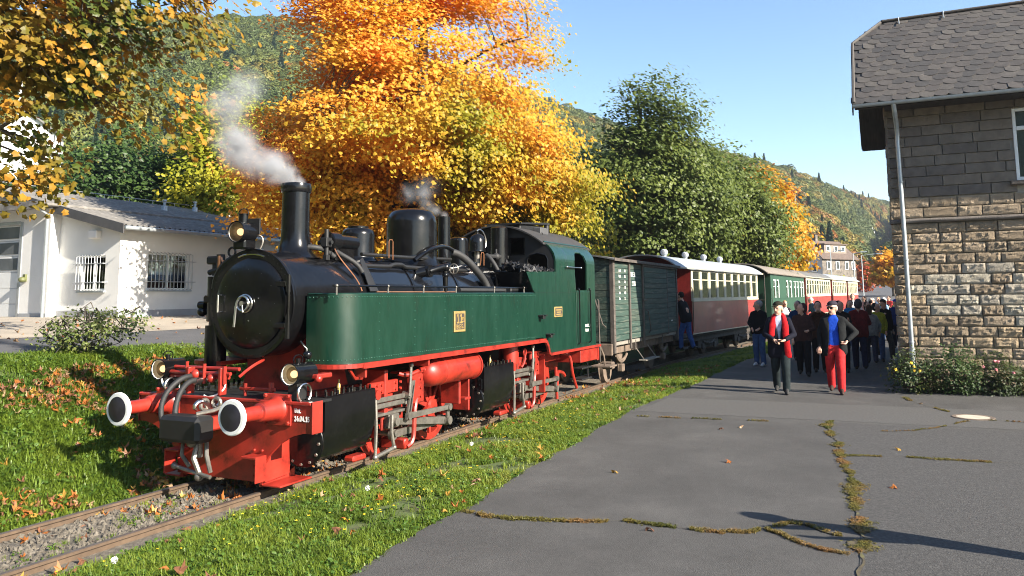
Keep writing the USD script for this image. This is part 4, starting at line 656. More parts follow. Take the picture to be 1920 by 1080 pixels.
# --- cab
cabpoly = Polygon([(6.0, 2.1), (6.0, 1.34), (6.33, 1.34), (6.45, 1.28), (6.53, 1.18), (6.60, 1.08), (6.66, 1.052), (9.17, 1.052), (9.17, 2.72), (6.98, 2.72), (6.98, 2.52), (5.64, 2.49), (5.92, 2.18), (6.0, 2.13)])
door = Polygon([(8.0, 2.18), (8.66, 2.18), (8.68, 2.74), (8.60, 2.88), (8.45, 2.93), (8.2, 2.93), (8.06, 2.88), (7.98, 2.74)])
arc = [(1.2, 2.70), (1.195, 2.78), (1.17, 2.87), (1.12, 2.95), (1.06, 3.02), (.98, 3.07)]
for s in (-1, 1):
    side = mani(B().prism(cabpoly, 'y', s * TY, s * (TY - .03)), B().prism([(s * y, z) for y, z in arc] + [(s * (y - .03), z - .012) for y, z in arc[::-1]], 'x', 6.98, 9.17)) - mani(B().prism(door, 'y', s * 1.5, s * .8))
    cs = put(L, 'cab_side', side, pGreen, 40)
    put(cs, 'seam', B().box(6.0, 8.0, s * (TY + .002), s * TY, 2.128, 2.134).box(6.975, 6.981, s * (TY + .002), s * TY, 2.13, 2.52), pBlackM, False)
    put(cs, 'window_trim', B().tube([(x, s * (TY + .004 if z < 2.72 else TY - .02 - (z - 2.72) * .25), z) for x, z in list(door.exterior.coords)[2:]], .013, 5, False), pGreen, 40)
    dd = put(L, 'cab_door', B().box(8.01, 8.78, s * (TY + .012), s * (TY + .002), 1.12, 2.15, .006), pGreen); 
    for x in (8.06, 8.70): put(dd, 'grab_rail', B().tube([(x, s * (TY + .03), 2.22), (x, s * (TY + .06), 2.18), (x, s * (TY + .06), 1.16), (x, s * (TY + .02), 1.12)], .014, 7).ball((x, s * (TY + .05), 2.19), .026, 1), pBlack, 40)
    put(cs, 'sill_rail', B().cyl((7.45, s * (TY + .05), 2.62), (8.22, s * (TY + .05), 2.62), .013).ball((7.45, s * (TY + .05), 2.62), .025, 1).ball((8.22, s * (TY + .05), 2.62), .02, 1), pSteelB, 40)
    for x, z in ((6.12, 1.77), (6.45, 1.43)): put(cs, 'side_step', B().box(x, x + .2, s * (TY + .10), s * TY, z - .055, z - .03, .004).box(x + .02, x + .12, s * (TY + .10), s * (TY + .07), z - .1, z - .03, .004), pBlackM)
    put(cs, 'roof_lip', B().tube([(6.95, s * .97, 3.085), (9.3, s * .97, 3.085)], .022, 6), pGreen, 40)
def ra(y): return 3.08 + .36 * (1 - (y / .98) ** 2)
yy = np.linspace(-1.0, 1.0, 25)
fw = mani(B().prism([(-1.17, 1.3), (1.17, 1.3), (1.17, 2.72), (1.06, 3.0), (.96, 3.06)] + [(y, ra(y) - .02) for y in np.linspace(.9, -.9, 15)] + [(-.96, 3.06), (-1.06, 3.0), (-1.17, 2.72)], 'x', 6.985, 7.02))
arch = lambda y0, y1, z0, z1: Polygon([(y0, z0), (y1, z0), (y1, z1 - .12), (y1 - .05, z1 - .04), ((y0 + y1) / 2, z1), (y0 + .05, z1 - .04), (y0, z1 - .12)])
holes = [arch(-1.04, -.62, 2.53, 2.88), arch(.62, 1.04, 2.53, 2.88), sbox(-.56, 2.86, -.26, 3.18), sbox(.26, 2.86, .56, 3.18)]
for q in holes: fw = fw - mani(B().prism(q, 'x', 6.8, 7.2))
cf = put(L, 'cab_front', fw, pBlackM, False)
for q in holes: put(cf, 'window_frame', B().tube([(6.982, y, z) for y, z in q.exterior.coords], .012, 6, False), pBlack, 40)
put(L, 'cab_back', B().prism([(-1.17, 1.06), (1.17, 1.06), (1.17, 2.72), (.96, 3.06)] + [(y, ra(y) - .02) for y in np.linspace(.9, -.9, 11)] + [(-.96, 3.06), (-1.17, 2.72)], 'x', 9.13, 9.16), pBlackM, False)
put(L, 'cab_inside', B().box(7.05, 9.1, -1.0, 1.0, 1.06, 1.10).box(7.03, 7.5, -.5, .5, 1.1, 2.6), mRoomDark, False)
rp_ = [(y, ra(y)) for y in yy] + [(y, ra(y) - .03) for y in yy[::-1]]
rf_ = put(L, 'cab_roof', B().prism(rp_, 'x', 6.86, 9.46), look('cab_roof_grey', (.026, .025, .025), .75, var=.2, scale=3, bump=.1), 40)
put(rf_, 'roof_hatch', B().box(7.3, 8.55, -.34, .34, 3.38, 3.50, .02).add(hull([(7.2, -.4, 3.47), (7.2, .4, 3.47), (8.6, -.4, 3.56), (8.6, .4, 3.56), (7.2, -.4, 3.50), (7.2, .4, 3.50), (8.6, -.4, 3.60), (8.6, .4, 3.60)])), pBlackM, False)
put(rf_, 'roof_box', B().box(7.75, 8.15, -.58, -.42, 3.28, 3.44, .015), mFasc); put(rf_, 'lifting_eye', B().torus((7.62, -.66, 3.28), .035, .008, 'y', 14, 5), pBlackM); put(rf_, 'vent_pipe', B().lathe([(.12, 3.36), (.12, 3.42), (.06, 3.43), (.055, 3.60), (.075, 3.61), (.075, 3.65), (0, 3.66)], (9.2, -.1, 0), 'z', 16), pBlackM)
# --- bunker and coal
for s in (-1, 1):
    put(L, 'bunker', B().box(5.66, 6.98, s * .62, s * .60, 2.12, 2.50).add(hull([(5.64, s * .6, 2.49), (5.64, s * 1.19, 2.49), (5.94, s * .6, 2.13), (5.94, s * 1.19, 2.13), (5.66, s * .6, 2.49), (5.66, s * 1.19, 2.49), (5.96, s * .6, 2.13), (5.96, s * 1.19, 2.13)])), pBlack, False)
    rc = np.random.default_rng(40 + s); cb_ = B()
    for k in range(330):
        x = rc.uniform(5.7, 6.93); y = rc.uniform(.62, 1.15); r = rc.uniform(.025, .06); z = 2.47 + .20 * (1 - ((y - .85) / .36) ** 2) * (1 - .55 * (x - 5.7) / 1.2) * rc.uniform(.5, 1.0)
        cb_.add(hull(rc.normal(0, 1, (9, 3)) * r * .75 + (x, s * y, z)))
    put(L, 'coal', cb_, pCoal, False, kind='stuff')
# --- plates
np_ = put(L, 'number_plate', B().box(3.09, 3.42, -TY - .018, -TY - .001, 1.575, 1.87, .004), pBrass)
put(np_, 'plate_field', B().box(3.125, 3.385, -TY - .020, -TY - .0185, 1.61, 1.835), pPlateDk, False)
put(np_, 'numerals', B().text('11', .125, (3.135, -TY - .0205, 1.70), depth=.006, bold=True, sx=.85).text('sm', .05, (3.285, -TY - .0205, 1.745), depth=.006, bold=True, sx=.8).box(3.275, 3.375, -TY - .026, -TY - .0205, 1.715, 1.728).text('Br.E.G.', .055, (3.135, -TY - .0205, 1.625), depth=.006, bold=True, sx=.9), pBrass, False)
bp = put(L, 'builder_plate', B().box(6.86, 7.25, -TY - .016, -TY - .001, 1.68, 1.87, .004), pBrass)
put(bp, 'plate_field', B().box(6.89, 7.22, -TY - .018, -TY - .0165, 1.705, 1.845), pPlateDk, False)
put(bp, 'plate_lines', B().box(6.92, 7.19, -TY - .022, -TY - .0185, 1.80, 1.825).box(6.95, 7.16, -TY - .022, -TY - .0185, 1.76, 1.78).box(6.92, 7.19, -TY - .022, -TY - .0185, 1.72, 1.74), pBrass, False)
put(L, 'lettering', B().text('Br.E.G.', .055, (8.50, -TY - .013, 1.44), depth=.004, bold=True).text('Brohl', .055, (8.50, -TY - .013, 1.35), depth=.004, bold=True), pIvory, False)
# --- running gear
def engine_unit(xf, xr, wheels, wr, cy, both=True):
    for s in (-1, 1):
        q = lambda ps: [(s * y, z) for y, z in ps]
        blk = [(.55, .98), (1.06, .985), (1.075, .97), (1.075, .62), (1.03, .44), (.93, .30), (.80, .23), (.66, .22), (.55, .28)]
        c = put(L, 'cylinder', B().prism(q(blk), 'x', xf + .06, xr), pBlackM if False else pBlack, 25)
        put(c, 'cylinder_cover', B().lathe([(0, xf - .015), (.16, xf - .012), (.235, xf + .01), (.265, xf + .02), (.265, xf + .07)], (0, s * cy, .48), 'x', 40), pBlack, 35)
        put(c, 'cover_rim', B().torus((xf + .045, s * cy, .48), .262, .012, 'x', 44, 7), pSteelB if False else pBlack, 40)
        put(c, 'valve_chest', B().prism(Polygon(q([(.62, .93), (.84, .93), (1.045, .80), (1.045, .66), (.98, .60), (.80, .74), (.62, .74)])).buffer(-.015).buffer(.015), 'x', xf + .015, xf + .065), pBlack, 35)
        bolts(c, [(xf + .018, s * (cy + .235 * math.sin(a)), .48 + .235 * math.cos(a)) for a in np.linspace(0, 2 * PI, 13)[:-1]], .020, pSteel, dirn='x')
        bolts(c, [(xf + .013, s * y, z) for y, z in ((.66, .90), (.75, .90), (.84, .895), (.92, .85), (1.0, .80), (1.015, .72), (.98, .65), (.88, .71), (.78, .77), (.68, .77), (.74, .83), (.86, .79))], .018, pBlack)
        bolts(c, [(x, s * 1.04, .985) for x in np.linspace(xf + .12, xr - .06, 9)] + [(x, s * .90, .985) for x in np.linspace(xf + .12, xr - .06, 6)], .016, pBlack, dirn='z', h=.045)
        put(c, 'oil_cup', B().lathe([(.018, .98), (.018, 1.03), (.026, 1.035), (.022, 1.07), (.01, 1.09), (.01, 1.13)], ((xf + xr) / 2 - .02, s * .93, 0), 'z', 8), pBrass, 40)
        put(c, 'drain_cock', B().tube([(xr, s * .95, .30), (xr + .06, s * .98, .18), (xr + .03, s * 1.0, .12)], .018, 6).box(xr - .25, xr + .02, s * .80, s * .95, .13, .20, .02), pRed)
        put(L, 'piston_rod', B().cyl((xr, s * cy, .50), (xr + .62, s * cy, .50), .035), pSteelB); put(L, 'gland', B().lathe([(.12, xr), (.12, xr + .05), (.075, xr + .06), (.075, xr + .16), (0, xr + .16)], (0, s * cy, .50), 'x', 18), pSteel, 35)
        put(L, 'slide_bar', B().box(xr, xr + .95, s * 1.0, s * .88, .60, .635, .006).box(xr, xr + .75, s * 1.02, s * .90, .70, .76, .01), pSteel)
        put(L, 'crosshead', B().box(xr + .42, xr + .66, s * 1.0, s * .86, .42, .60, .015).cyl((xr + .54, s * .84, .50), (xr + .54, s * 1.05, .50), .05), pSteel, 35)
        cx, cz = wheels[-1] - .23, .33      # crank pin
        rod = lambda x0, z0, x1, z1, y, h, t=.035: B().add(hull([(x0, s * (y - t), z0 - h * .8), (x0, s * (y - t), z0 + h * .8), (x1, s * (y - t), z1 - h), (x1, s * (y - t), z1 + h), (x0, s * y, z0 - h * .8), (x0, s * y, z0 + h * .8), (x1, s * y, z1 - h), (x1, s * y, z1 + h)])).cyl((x1, s * (y - t - .01), z1), (x1, s * (y + .015), z1), h * 1.35).cyl((x0, s * (y - t - .01), z0), (x0, s * (y + .015), z0), h * 1.25)
        put(L, 'main_rod', rod(xr + .54, .50, cx, cz, .99, .05), pSteel, False)
        put(L, 'coupling_rod', rod(wheels[0] - .23, cz - .02, cx, cz, .90, .055), pSteel, False)
        put(L, 'return_crank', B().add(hull([(cx - .04, s * 1.00, cz - .05), (cx + .04, s * 1.00, cz - .05), (cx - .06, s * 1.00, cz + .20), (cx + .0, s * 1.00, cz + .20), (cx - .04, s * 1.03, cz - .05), (cx + .04, s * 1.03, cz - .05), (cx - .06, s * 1.03, cz + .20), (cx + .0, s * 1.03, cz + .20)])).cyl((cx - .03, s * .99, cz + .19), (cx - .03, s * 1.06, cz + .19), .05).cyl((cx, s * .96, cz), (cx, s * 1.05, cz), .06), pSteel, 35)
        put(L, 'eccentric_rod', rod(cx - .03, cz + .19, xr + .80, .54, 1.06, .038, .03), pSteel, False)
        lx = xr + .80
        put(L, 'expansion_link', B().add(hull([(lx - .06, s * 1.03, .50), (lx + .03, s * 1.03, .50), (lx + .06, s * 1.03, .98), (lx + .14, s * 1.03, .98), (lx - .06, s * 1.06, .50), (lx + .03, s * 1.06, .50), (lx + .06, s * 1.06, .98), (lx + .14, s * 1.06, .98)])).box(lx - .02, lx + .10, s * 1.02, s * .96, .68, .82, .01), pSteel, 35)
        put(L, 'link_slot', B().add(hull([(lx - .02, s * 1.062, .56), (lx + .01, s * 1.062, .56), (lx + .08, s * 1.062, .92), (lx + .105, s * 1.062, .92), (lx - .02, s * 1.066, .56), (lx + .01, s * 1.066, .56), (lx + .08, s * 1.066, .92), (lx + .105, s * 1.066, .92)])), pBlackM, False)
        put(L, 'valve_rod', B().box(xr + .02, lx, s * 1.03, s * .99, .775, .835, .008).cyl((lx - .02, s * .98, .81), (lx - .02, s * 1.08, .81), .05), pSteel)
        put(L, 'lifting_link', B().tube([(lx - .05, s * 1.09, .80), (lx - .03, s * 1.09, 1.0), (lx + .0, s * 1.08, 1.20)], .02, 7).ball((lx + .0, s * 1.08, 1.19), .035, 1), pSteel, 40)
        put(L, 'combination_lever', B().tube([(xr + .04, s * 1.05, .83), (xr + .05, s * 1.06, .50), (xr + .03, s * 1.06, .16)], .022, 7).tube([(xr + .40, s * 1.05, .60), (xr + .38, s * 1.06, .40), (xr + .44, s * 1.06, .20)], .024, 7).tube([(xr + .02, s * 1.06, .15), (xr + .46, s * 1.06, .20)], .026, 7).ball((xr + .03, s * 1.06, .15), .035, 1).ball((xr + .44, s * 1.06, .20), .035, 1), pSteel, 40)
        put(L, 'motion_bracket', B().box(xr + .06, lx - .12, s * .96, s * .90, .86, 1.02, .01).box(xr + .35, xr + .42, s * .98, s * .62, .62, 1.16, .01).box(lx + .10, lx + .46, s * 1.0, s * .94, .66, 1.08, .015).box(lx + .08, lx + .54, s * 1.02, s * .70, 1.06, 1.085, .005).cyl((xr + .12, s * .90, .88), (xr + .12, s * 1.04, .88), .06).box(lx - .42, lx - .18, s * .92, s * .88, .40, .86, .01), pRed, 35)
        bolts(L, [(x, s * 1.0, z) for x in (lx + .16, lx + .36) for z in (.75, .86, .98)] + [(x, s * .96, z) for x in (xr + .2, xr + .3, xr + .62, xr + .72) for z in (.90, .98)], .022, pRed, dirn='y', h=.02 * (1 if s < 0 else -1))
        put(L, 'brake_hanger', B().tube(spline([(lx + .30, s * .98, .72), (lx + .22, s * 1.0, .60), (lx + .20, s * 1.0, .35), (lx + .18, s * 1.0, .22), (lx + .06, s * .98, .13)], 14), .032, 7).box(lx + .0, lx + .12, s * .98, s * .60, .10, .24, .02), pRed, 40)
        for w in wheels:
            wh = put(L, 'wheel', B().lathe([(wr - .09, -.045), (wr, -.05), (wr + .005, .03), (wr + .028, .045), (wr + .028, .06), (wr - .09, .06), (wr - .09, -.045)] if s < 0 else [(wr - .09, -.06), (wr + .028, -.06), (wr + .028, -.045), (wr + .005, -.03), (wr, .05), (wr - .09, .045), (wr - .09, -.06)], (w, -s * 0 + s * .535, wr), 'y', 48), pRed, 35)
            sp = B().lathe([(0, -.08), (.10, -.08), (.12, -.05), (.12, .05), (0, .05)], (w, s * .56, wr), 'y', 20)
            for k in range(10):
                a = 2 * PI * k / 10 + .3; sp.add(hull([(w + math.cos(a) * r_ + math.sin(a) * h_ * d_, s * .56 + e_, wr + math.sin(a) * r_ - math.cos(a) * h_ * d_) for r_, h_ in ((.10, .032), (wr - .08, .022)) for d_ in (-1, 1) for e_ in (-.02, .02)]))
            put(wh, 'spokes', sp, pRed, 30)
            put(wh, 'crank_boss', B().cyl((w - .23, s * .55, cz), (w - .23, s * .64, cz), .085).add(hull([(w + dx, s * y_, wr + dz) for y_ in (.57, .63) for dx, dz in ((-.08, .05), (.08, .08), (-.30, cz - wr + .06), (-.20, cz - wr - .08), (.06, -.08))])), pRed, 35)
            put(wh, 'counterweight', B().prism(Polygon([(w + math.cos(a) * (wr - .085), wr + math.sin(a) * (wr - .085)) for a in np.linspace(-.5, 1.0, 12)]), 'y', s * .56, s * .60), pRed, False)
            put(wh, 'crank_pin', B().cyl((w - .23, s * .60, cz), (w - .23, s * .95, cz), .04), pSteel)
    for w in wheels: put(L, 'axle', B().cyl((w, -.53, wr), (w, .53, wr), .07), pBlackM)
engine_unit(.36, 1.38, (2.28, 3.5), .47, .80)
engine_unit(4.22, 5.36, (6.35, 7.6), .47, .80)
for s in (-1, 1):
    rt = put(L, 'air_reservoir', B().lathe([(0, 2.60), (.07, 2.605), (.14, 2.64), (.185, 2.72), (.195, 2.80), (.195, 4.02), (.18, 4.06), (.10, 4.10), (0, 4.11)], (0, s * .98, 1.04), 'x', 36), pRed, 40)
    put(rt, 'strap', B().lathe([(.196, 2.98), (.203, 2.985), (.203, 3.02), (.196, 3.025)], (0, s * .98, 1.04), 'x', 36).box(2.98, 3.02, s * 1.0, s * .96, 1.2, 1.262), pRed, 40); put(rt, 'end_flange', B().lathe([(.196, 4.0), (.21, 4.0), (.21, 4.03), (.196, 4.03)], (0, s * .98, 1.04), 'x', 36).box(4.0, 4.03, s * 1.05, s * .9, 1.2, 1.262), pRed, 40)
    put(rt, 'air_pipe', B().tube(spline([(2.66, s * 1.0, 1.09), (2.5, s * 1.02, 1.10), (2.3, s * 1.0, 1.06), (2.12, s * .92, 1.08)], 12), .028, 8).lathe([(0, 2.58), (.05, 2.58), (.05, 2.64)], (0, s * .99, 1.09), 'x', 12), pRed, 40)
    put(L, 'frame_stay', B().box(4.10, 4.14, s * .9, s * .62, .35, .95, .01).box(3.66, 3.72, s * .98, s * .66, .50, .98, .01).box(3.72, 3.90, s * 1.05, s * .9, .55, .59, .01), pRed)
    put(L, 'sand_pot', B().lathe([(0, .92), (.12, .93), (.13, .96), (.13, 1.24), (0, 1.25)], (5.55, s * .92, 0), 'z', 20).cyl((5.55, s * .92, .92), (5.55, s * .92, .75), .03).torus((5.98, s * 1.0, 1.10), .055, .016, 'y', 16, 6).tube(spline([(5.98, s * 1.0, 1.05), (5.95, s * 1.0, .95), (5.86, s * .98, .85)], 8), .025, 7).box(5.5, 5.85, s * .95, s * .9, .62, .90, .01).cyl((5.7, s * .9, .9), (5.7, s * .9, 1.1), .05), pRed, 35)
    put(L, 'rear_frame_plate', B().box(6.60, 6.64, s * 1.1, s * .5, .35, 1.02).add(hull([(6.64, s * .92, .40), (7.12, s * .92, .40), (7.12, s * .92, .74), (7.0, s * .92, .86), (6.64, s * .92, .86), (6.64, s * .88, .40), (7.12, s * .88, .40), (7.12, s * .88, .74), (7.0, s * .88, .86), (6.64, s * .88, .86)])).box(7.2, 9.2, s * .75, s * .72, .80, 1.0), pRed, False)
    put(L, 'rear_box', B().box(8.24, 9.28, s * 1.2, s * .5, .745, .998, .01), pRed)
    put(L, 'waste_pipe', B().tube(spline([(7.95, s * .9, .95), (8.1, s * 1.02, .86), (8.14, s * 1.04, .66), (8.22, s * 1.04, .48), (8.40, s * 1.04, .24)], 16), .030, 8), pRed, 40)
    put(L, 'ash_pan_gear', B().tube(spline([(7.5, s * .95, .30), (7.6, s * .95, .55), (7.75, s * .9, .60), (7.95, s * .9, .58), (8.1, s * .9, .5)], 12), .035, 8).tube([(7.52, s * .95, .72), (7.56, s * .95, .12)], .03, 7), pRed, 40)
    for z in (.62, .40): put(L, 'cab_step', B().box(8.42, 9.0, s * 1.16, s * .90, z - .02, z + .01, .006).cyl((8.9, s * 1.1, z), (8.9, s * 1.1, .8), .012), pBlackM)
put(L, 'chassis_floor', B().box(1.5, 9.2, -.42, .42, .50, 1.18), pBlackM, False)
put(L, 'rear_beam', B().box(9.24, 9.36, -1.2, 1.2, .72, 1.0, .01), pRed)
# ---------------------------------------------------------------- covered goods wagon
cPl = [look('wagon_plank_%d' % i, c, .75, var=.3, scale=3, bump=.35, bscale=22, stretch=(.5, 3, 9), ramp=[(.28, tuple(np.array(c) * .6)), (.52, c), (.74, (.11, .115, .09))]) for i, c in enumerate([(.022, .052, .040), (.030, .060, .046), (.036, .056, .042), (.020, .046, .036)])]
cFrame = look('wagon_iron', (.075, .062, .052), .8, var=.35, scale=6, bump=.2)
cRust = look('rusty_underframe', (.13, .095, .07), .9, var=.35, scale=5, bump=.3)
cRoof = look('wagon_roof', (.10, .10, .098), .9, var=.3, scale=3, bump=.2)
cWood = look('grey_wood', (.20, .18, .15), .9, var=.3, scale=4, stretch=(.6, 4, 4))
W = thing('goods_wagon', 'weathered green planked goods wagon behind the locomotive', 'railway wagon', (13.65, 0, 0))
X0, X1, WY_ = 10.60, 16.68, 1.12
rq = np.random.default_rng(3)
put(W, 'body_core', B().box(X0 + .04, X1 - .04, -WY_ + .03, WY_ - .03, 1.0, 2.84), mRoomDark, False)
def planks(parent, x0, x1, y, z0, z1, n, axis='y'):
    h = (z1 - z0) / n
    for k in range(n):
        o = rq.uniform(0, .006); a, b = z0 + k * h + .004, z0 + (k + 1) * h - .004
        if axis == 'y': m = B().box(x0, x1, y - (.022 + o) * (1 if y < 0 else -1) * 1, y, a, b, .005)
        else: m = B().box(y - .022 - o, y, x0, x1, a, b, .005)
        put(parent, 'plank', m, cPl[rq.integers(4)], False)
for s in (-1, 1):
    y = s * (WY_ - .02)
    if s < 0:
        planks(W, X0 + .09, 11.80, y, 1.02, 2.84, 13); planks(W, 11.88, 12.98, y, 1.02, 2.84, 13)
        dr = put(W, 'sliding_door', B().box(13.0, 15.38, y - .055, y - .03, 1.0, 2.80, .004), cFrame); planks(dr, 13.05, 15.33, y - .055, 1.03, 2.78, 13)
        planks(W, 15.45, X1 - .08, y, 1.02, 2.84, 13)
        put(dr, 'door_rail', B().box(12.9, 16.6, y - .09, y - .03, 2.80, 2.85, .005), cFrame); put(dr, 'door_handle', B().tube([(13.08, y - .08, 1.70), (13.08, y - .15, 1.66), (13.3, y - .15, 1.2), (13.34, y - .08, 1.1)], .014, 6).cyl((12.95, y - .08, 1.93), (13.12, y - .12, 1.95), .016), cFrame)
    else: put(W, 'far_side', B().box(X0 + .09, X1 - .08, y, y + .022, 1.02, 2.84), cPl[0], False)
    for x in (11.84, 13.0 if s < 0 else 13.0, 15.42): put(W, 'side_post', B().box(x - .035, x + .035, y + s * .07, y + s * .024, .80 if x < 15 else .98, 2.86, .008), cFrame)
    for x in (X0 + .05, X1 - .05):
        cp = put(W, 'corner_post', B().box(x - .06, x + .06, s * (WY_ + .03), s * (WY_ - .07), .76, 2.88, .008), cFrame)
        put(cp, 'post_bolts', B().add(rivets([(x + q, s * (WY_ + .03), z) for q in (-.03, .03) for z in np.arange(.85, 2.85, .16)], .014)), cFrame, True, kind='stuff')
    put(W, 'solebar', B().box(X0, X1, s * .98, s * .88, .72, .90, .006), cRust); put(W, 'floor_edge', B().box(X0 + .1, X1 - .1, s * 1.09, s * .6, .92, 1.0, .004), cWood)
    for x in (12.42, 15.0): put(W, 'floor_bracket', B().box(x - .03, x + .03, s * 1.1, s * .9, .74, .98, .006), cFrame)
    put(W, 'side_step', B().box(12.7, 14.0, s * 1.28, s * 1.08, .44, .475, .006).tube([(12.8, s * .95, .8), (12.8, s * 1.2, .46)], .014, 5).tube([(13.9, s * .95, .8), (13.9, s * 1.2, .46)], .014, 5), cWood)
    for x in (11.7, 15.6):
        wl = put(W, 'wheel', B().lathe([(0, -.05), (.30, -.06), (.34, -.055), (.345, .03), (.37, .045), (.37, .06), (0, .05)] if s < 0 else [(0, -.05), (.37, -.06), (.37, -.045), (.345, -.03), (.34, .055), (.30, .06), (0, .05)], (x, s * .535, .345), 'y', 28), cRust)
        put(W, 'axle_guard', B().prism([(x - .26, .78), (x + .26, .78), (x + .10, .28), (x + .04, .28), (x + .04, .5), (x - .04, .5), (x - .04, .28), (x - .10, .28)], 'y', s * .90, s * .87), cRust); put(W, 'axle_box', B().box(x - .10, x + .10, s * 1.0, s * .86, .27, .45, .02), cRust)
        put(W, 'leaf_spring', B().tube(spline([(x - .42, s * .95, .66), (x, s * .95, .50), (x + .42, s * .95, .66)], 9), .03, 6).tube(spline([(x - .3, s * .95, .60), (x, s * .95, .54), (x + .3, s * .95, .60)], 7), .03, 6), cRust)
planks(W, -WY_ + .06, WY_ - .06, X0 + .03, 1.02, 2.90, 13, 'x')
put(W, 'end_gable', B().prism([(-WY_, 2.84), (WY_, 2.84), (.5, 2.99), (-.5, 2.99)], 'x', X0 + .01, X0 + .05).prism([(-WY_, 2.84), (WY_, 2.84), (.5, 2.99), (-.5, 2.99)], 'x', X1 - .05, X1 - .01), cPl[3], False)
wr_ = lambda y: 3.05 - .15 * (y / 1.2) ** 2
ys_ = np.linspace(-1.22, 1.22, 17)
put(W, 'roof', B().prism([(y, wr_(y)) for y in ys_] + [(y, wr_(y) - .035) for y in ys_[::-1]], 'x', X0 - .12, X1 + .12), cRoof, 40)
put(W, 'roof_edge', B().box(X0 - .12, X1 + .12, -1.235, -1.22, 2.85, 2.92, .003), cFrame)
put(W, 'end_handrail', B().tube([(X0 - .02, -.95, 1.35), (X0 - .10, -.9, 1.42), (X0 - .10, -.72, 2.0), (X0 - .02, -.65, 2.08)], .014, 6).tube([(9.62, -1.12, 1.0), (9.60, -1.12, 1.96), (9.75, -1.05, 1.98)], .018, 7).tube([(9.62, -1.12, 1.0), (9.70, -1.1, .65)], .018, 6), cFrame)
put(W, 'buffer_gear', B().box(X0 - .08, X0, -1.1, 1.1, .72, .98, .01).cyl((X0 - .5, 0, .80), (X0, 0, .80), .07).box(9.38, X0 - .1, -.06, .06, .74, .86, .01), cRust)
put(W, 'end_step', B().box(10.0, 10.5, -1.22, -.75, .50, .535, .006).box(10.5, 10.72, -1.10, -.86, .42, .58, .02).tube([(9.95, -1.0, 1.0), (10.1, -1.05, .75), (10.15, -1.05, .52)], .022, 6), cRust)
txt = B()
for i, (a, b) in enumerate([('Ladefl.', '10,1'), ('Tragf.', '12,5'), ('Lad.', '12,0'), ('LüP', '7,30'), ('Bod.', '0,90'), ('Br.m.', '11')]):
    z = 2.62 - i * .13; txt.text(a, .052, (11.05, -1.128, z), bold=True, sx=.75).text(b, .052, (11.48, -1.128, z), bold=True, sx=.75)
txt.text('B.E.G.', .11, (12.02, -1.128, 2.52), bold=True, sx=1.0).text('110', .11, (12.14, -1.128, 2.30), bold=True, sx=.9).text('Brohl', .04, (15.9, -1.13, 1.32), bold=True)
put(W, 'lettering', txt, pIvory, False)

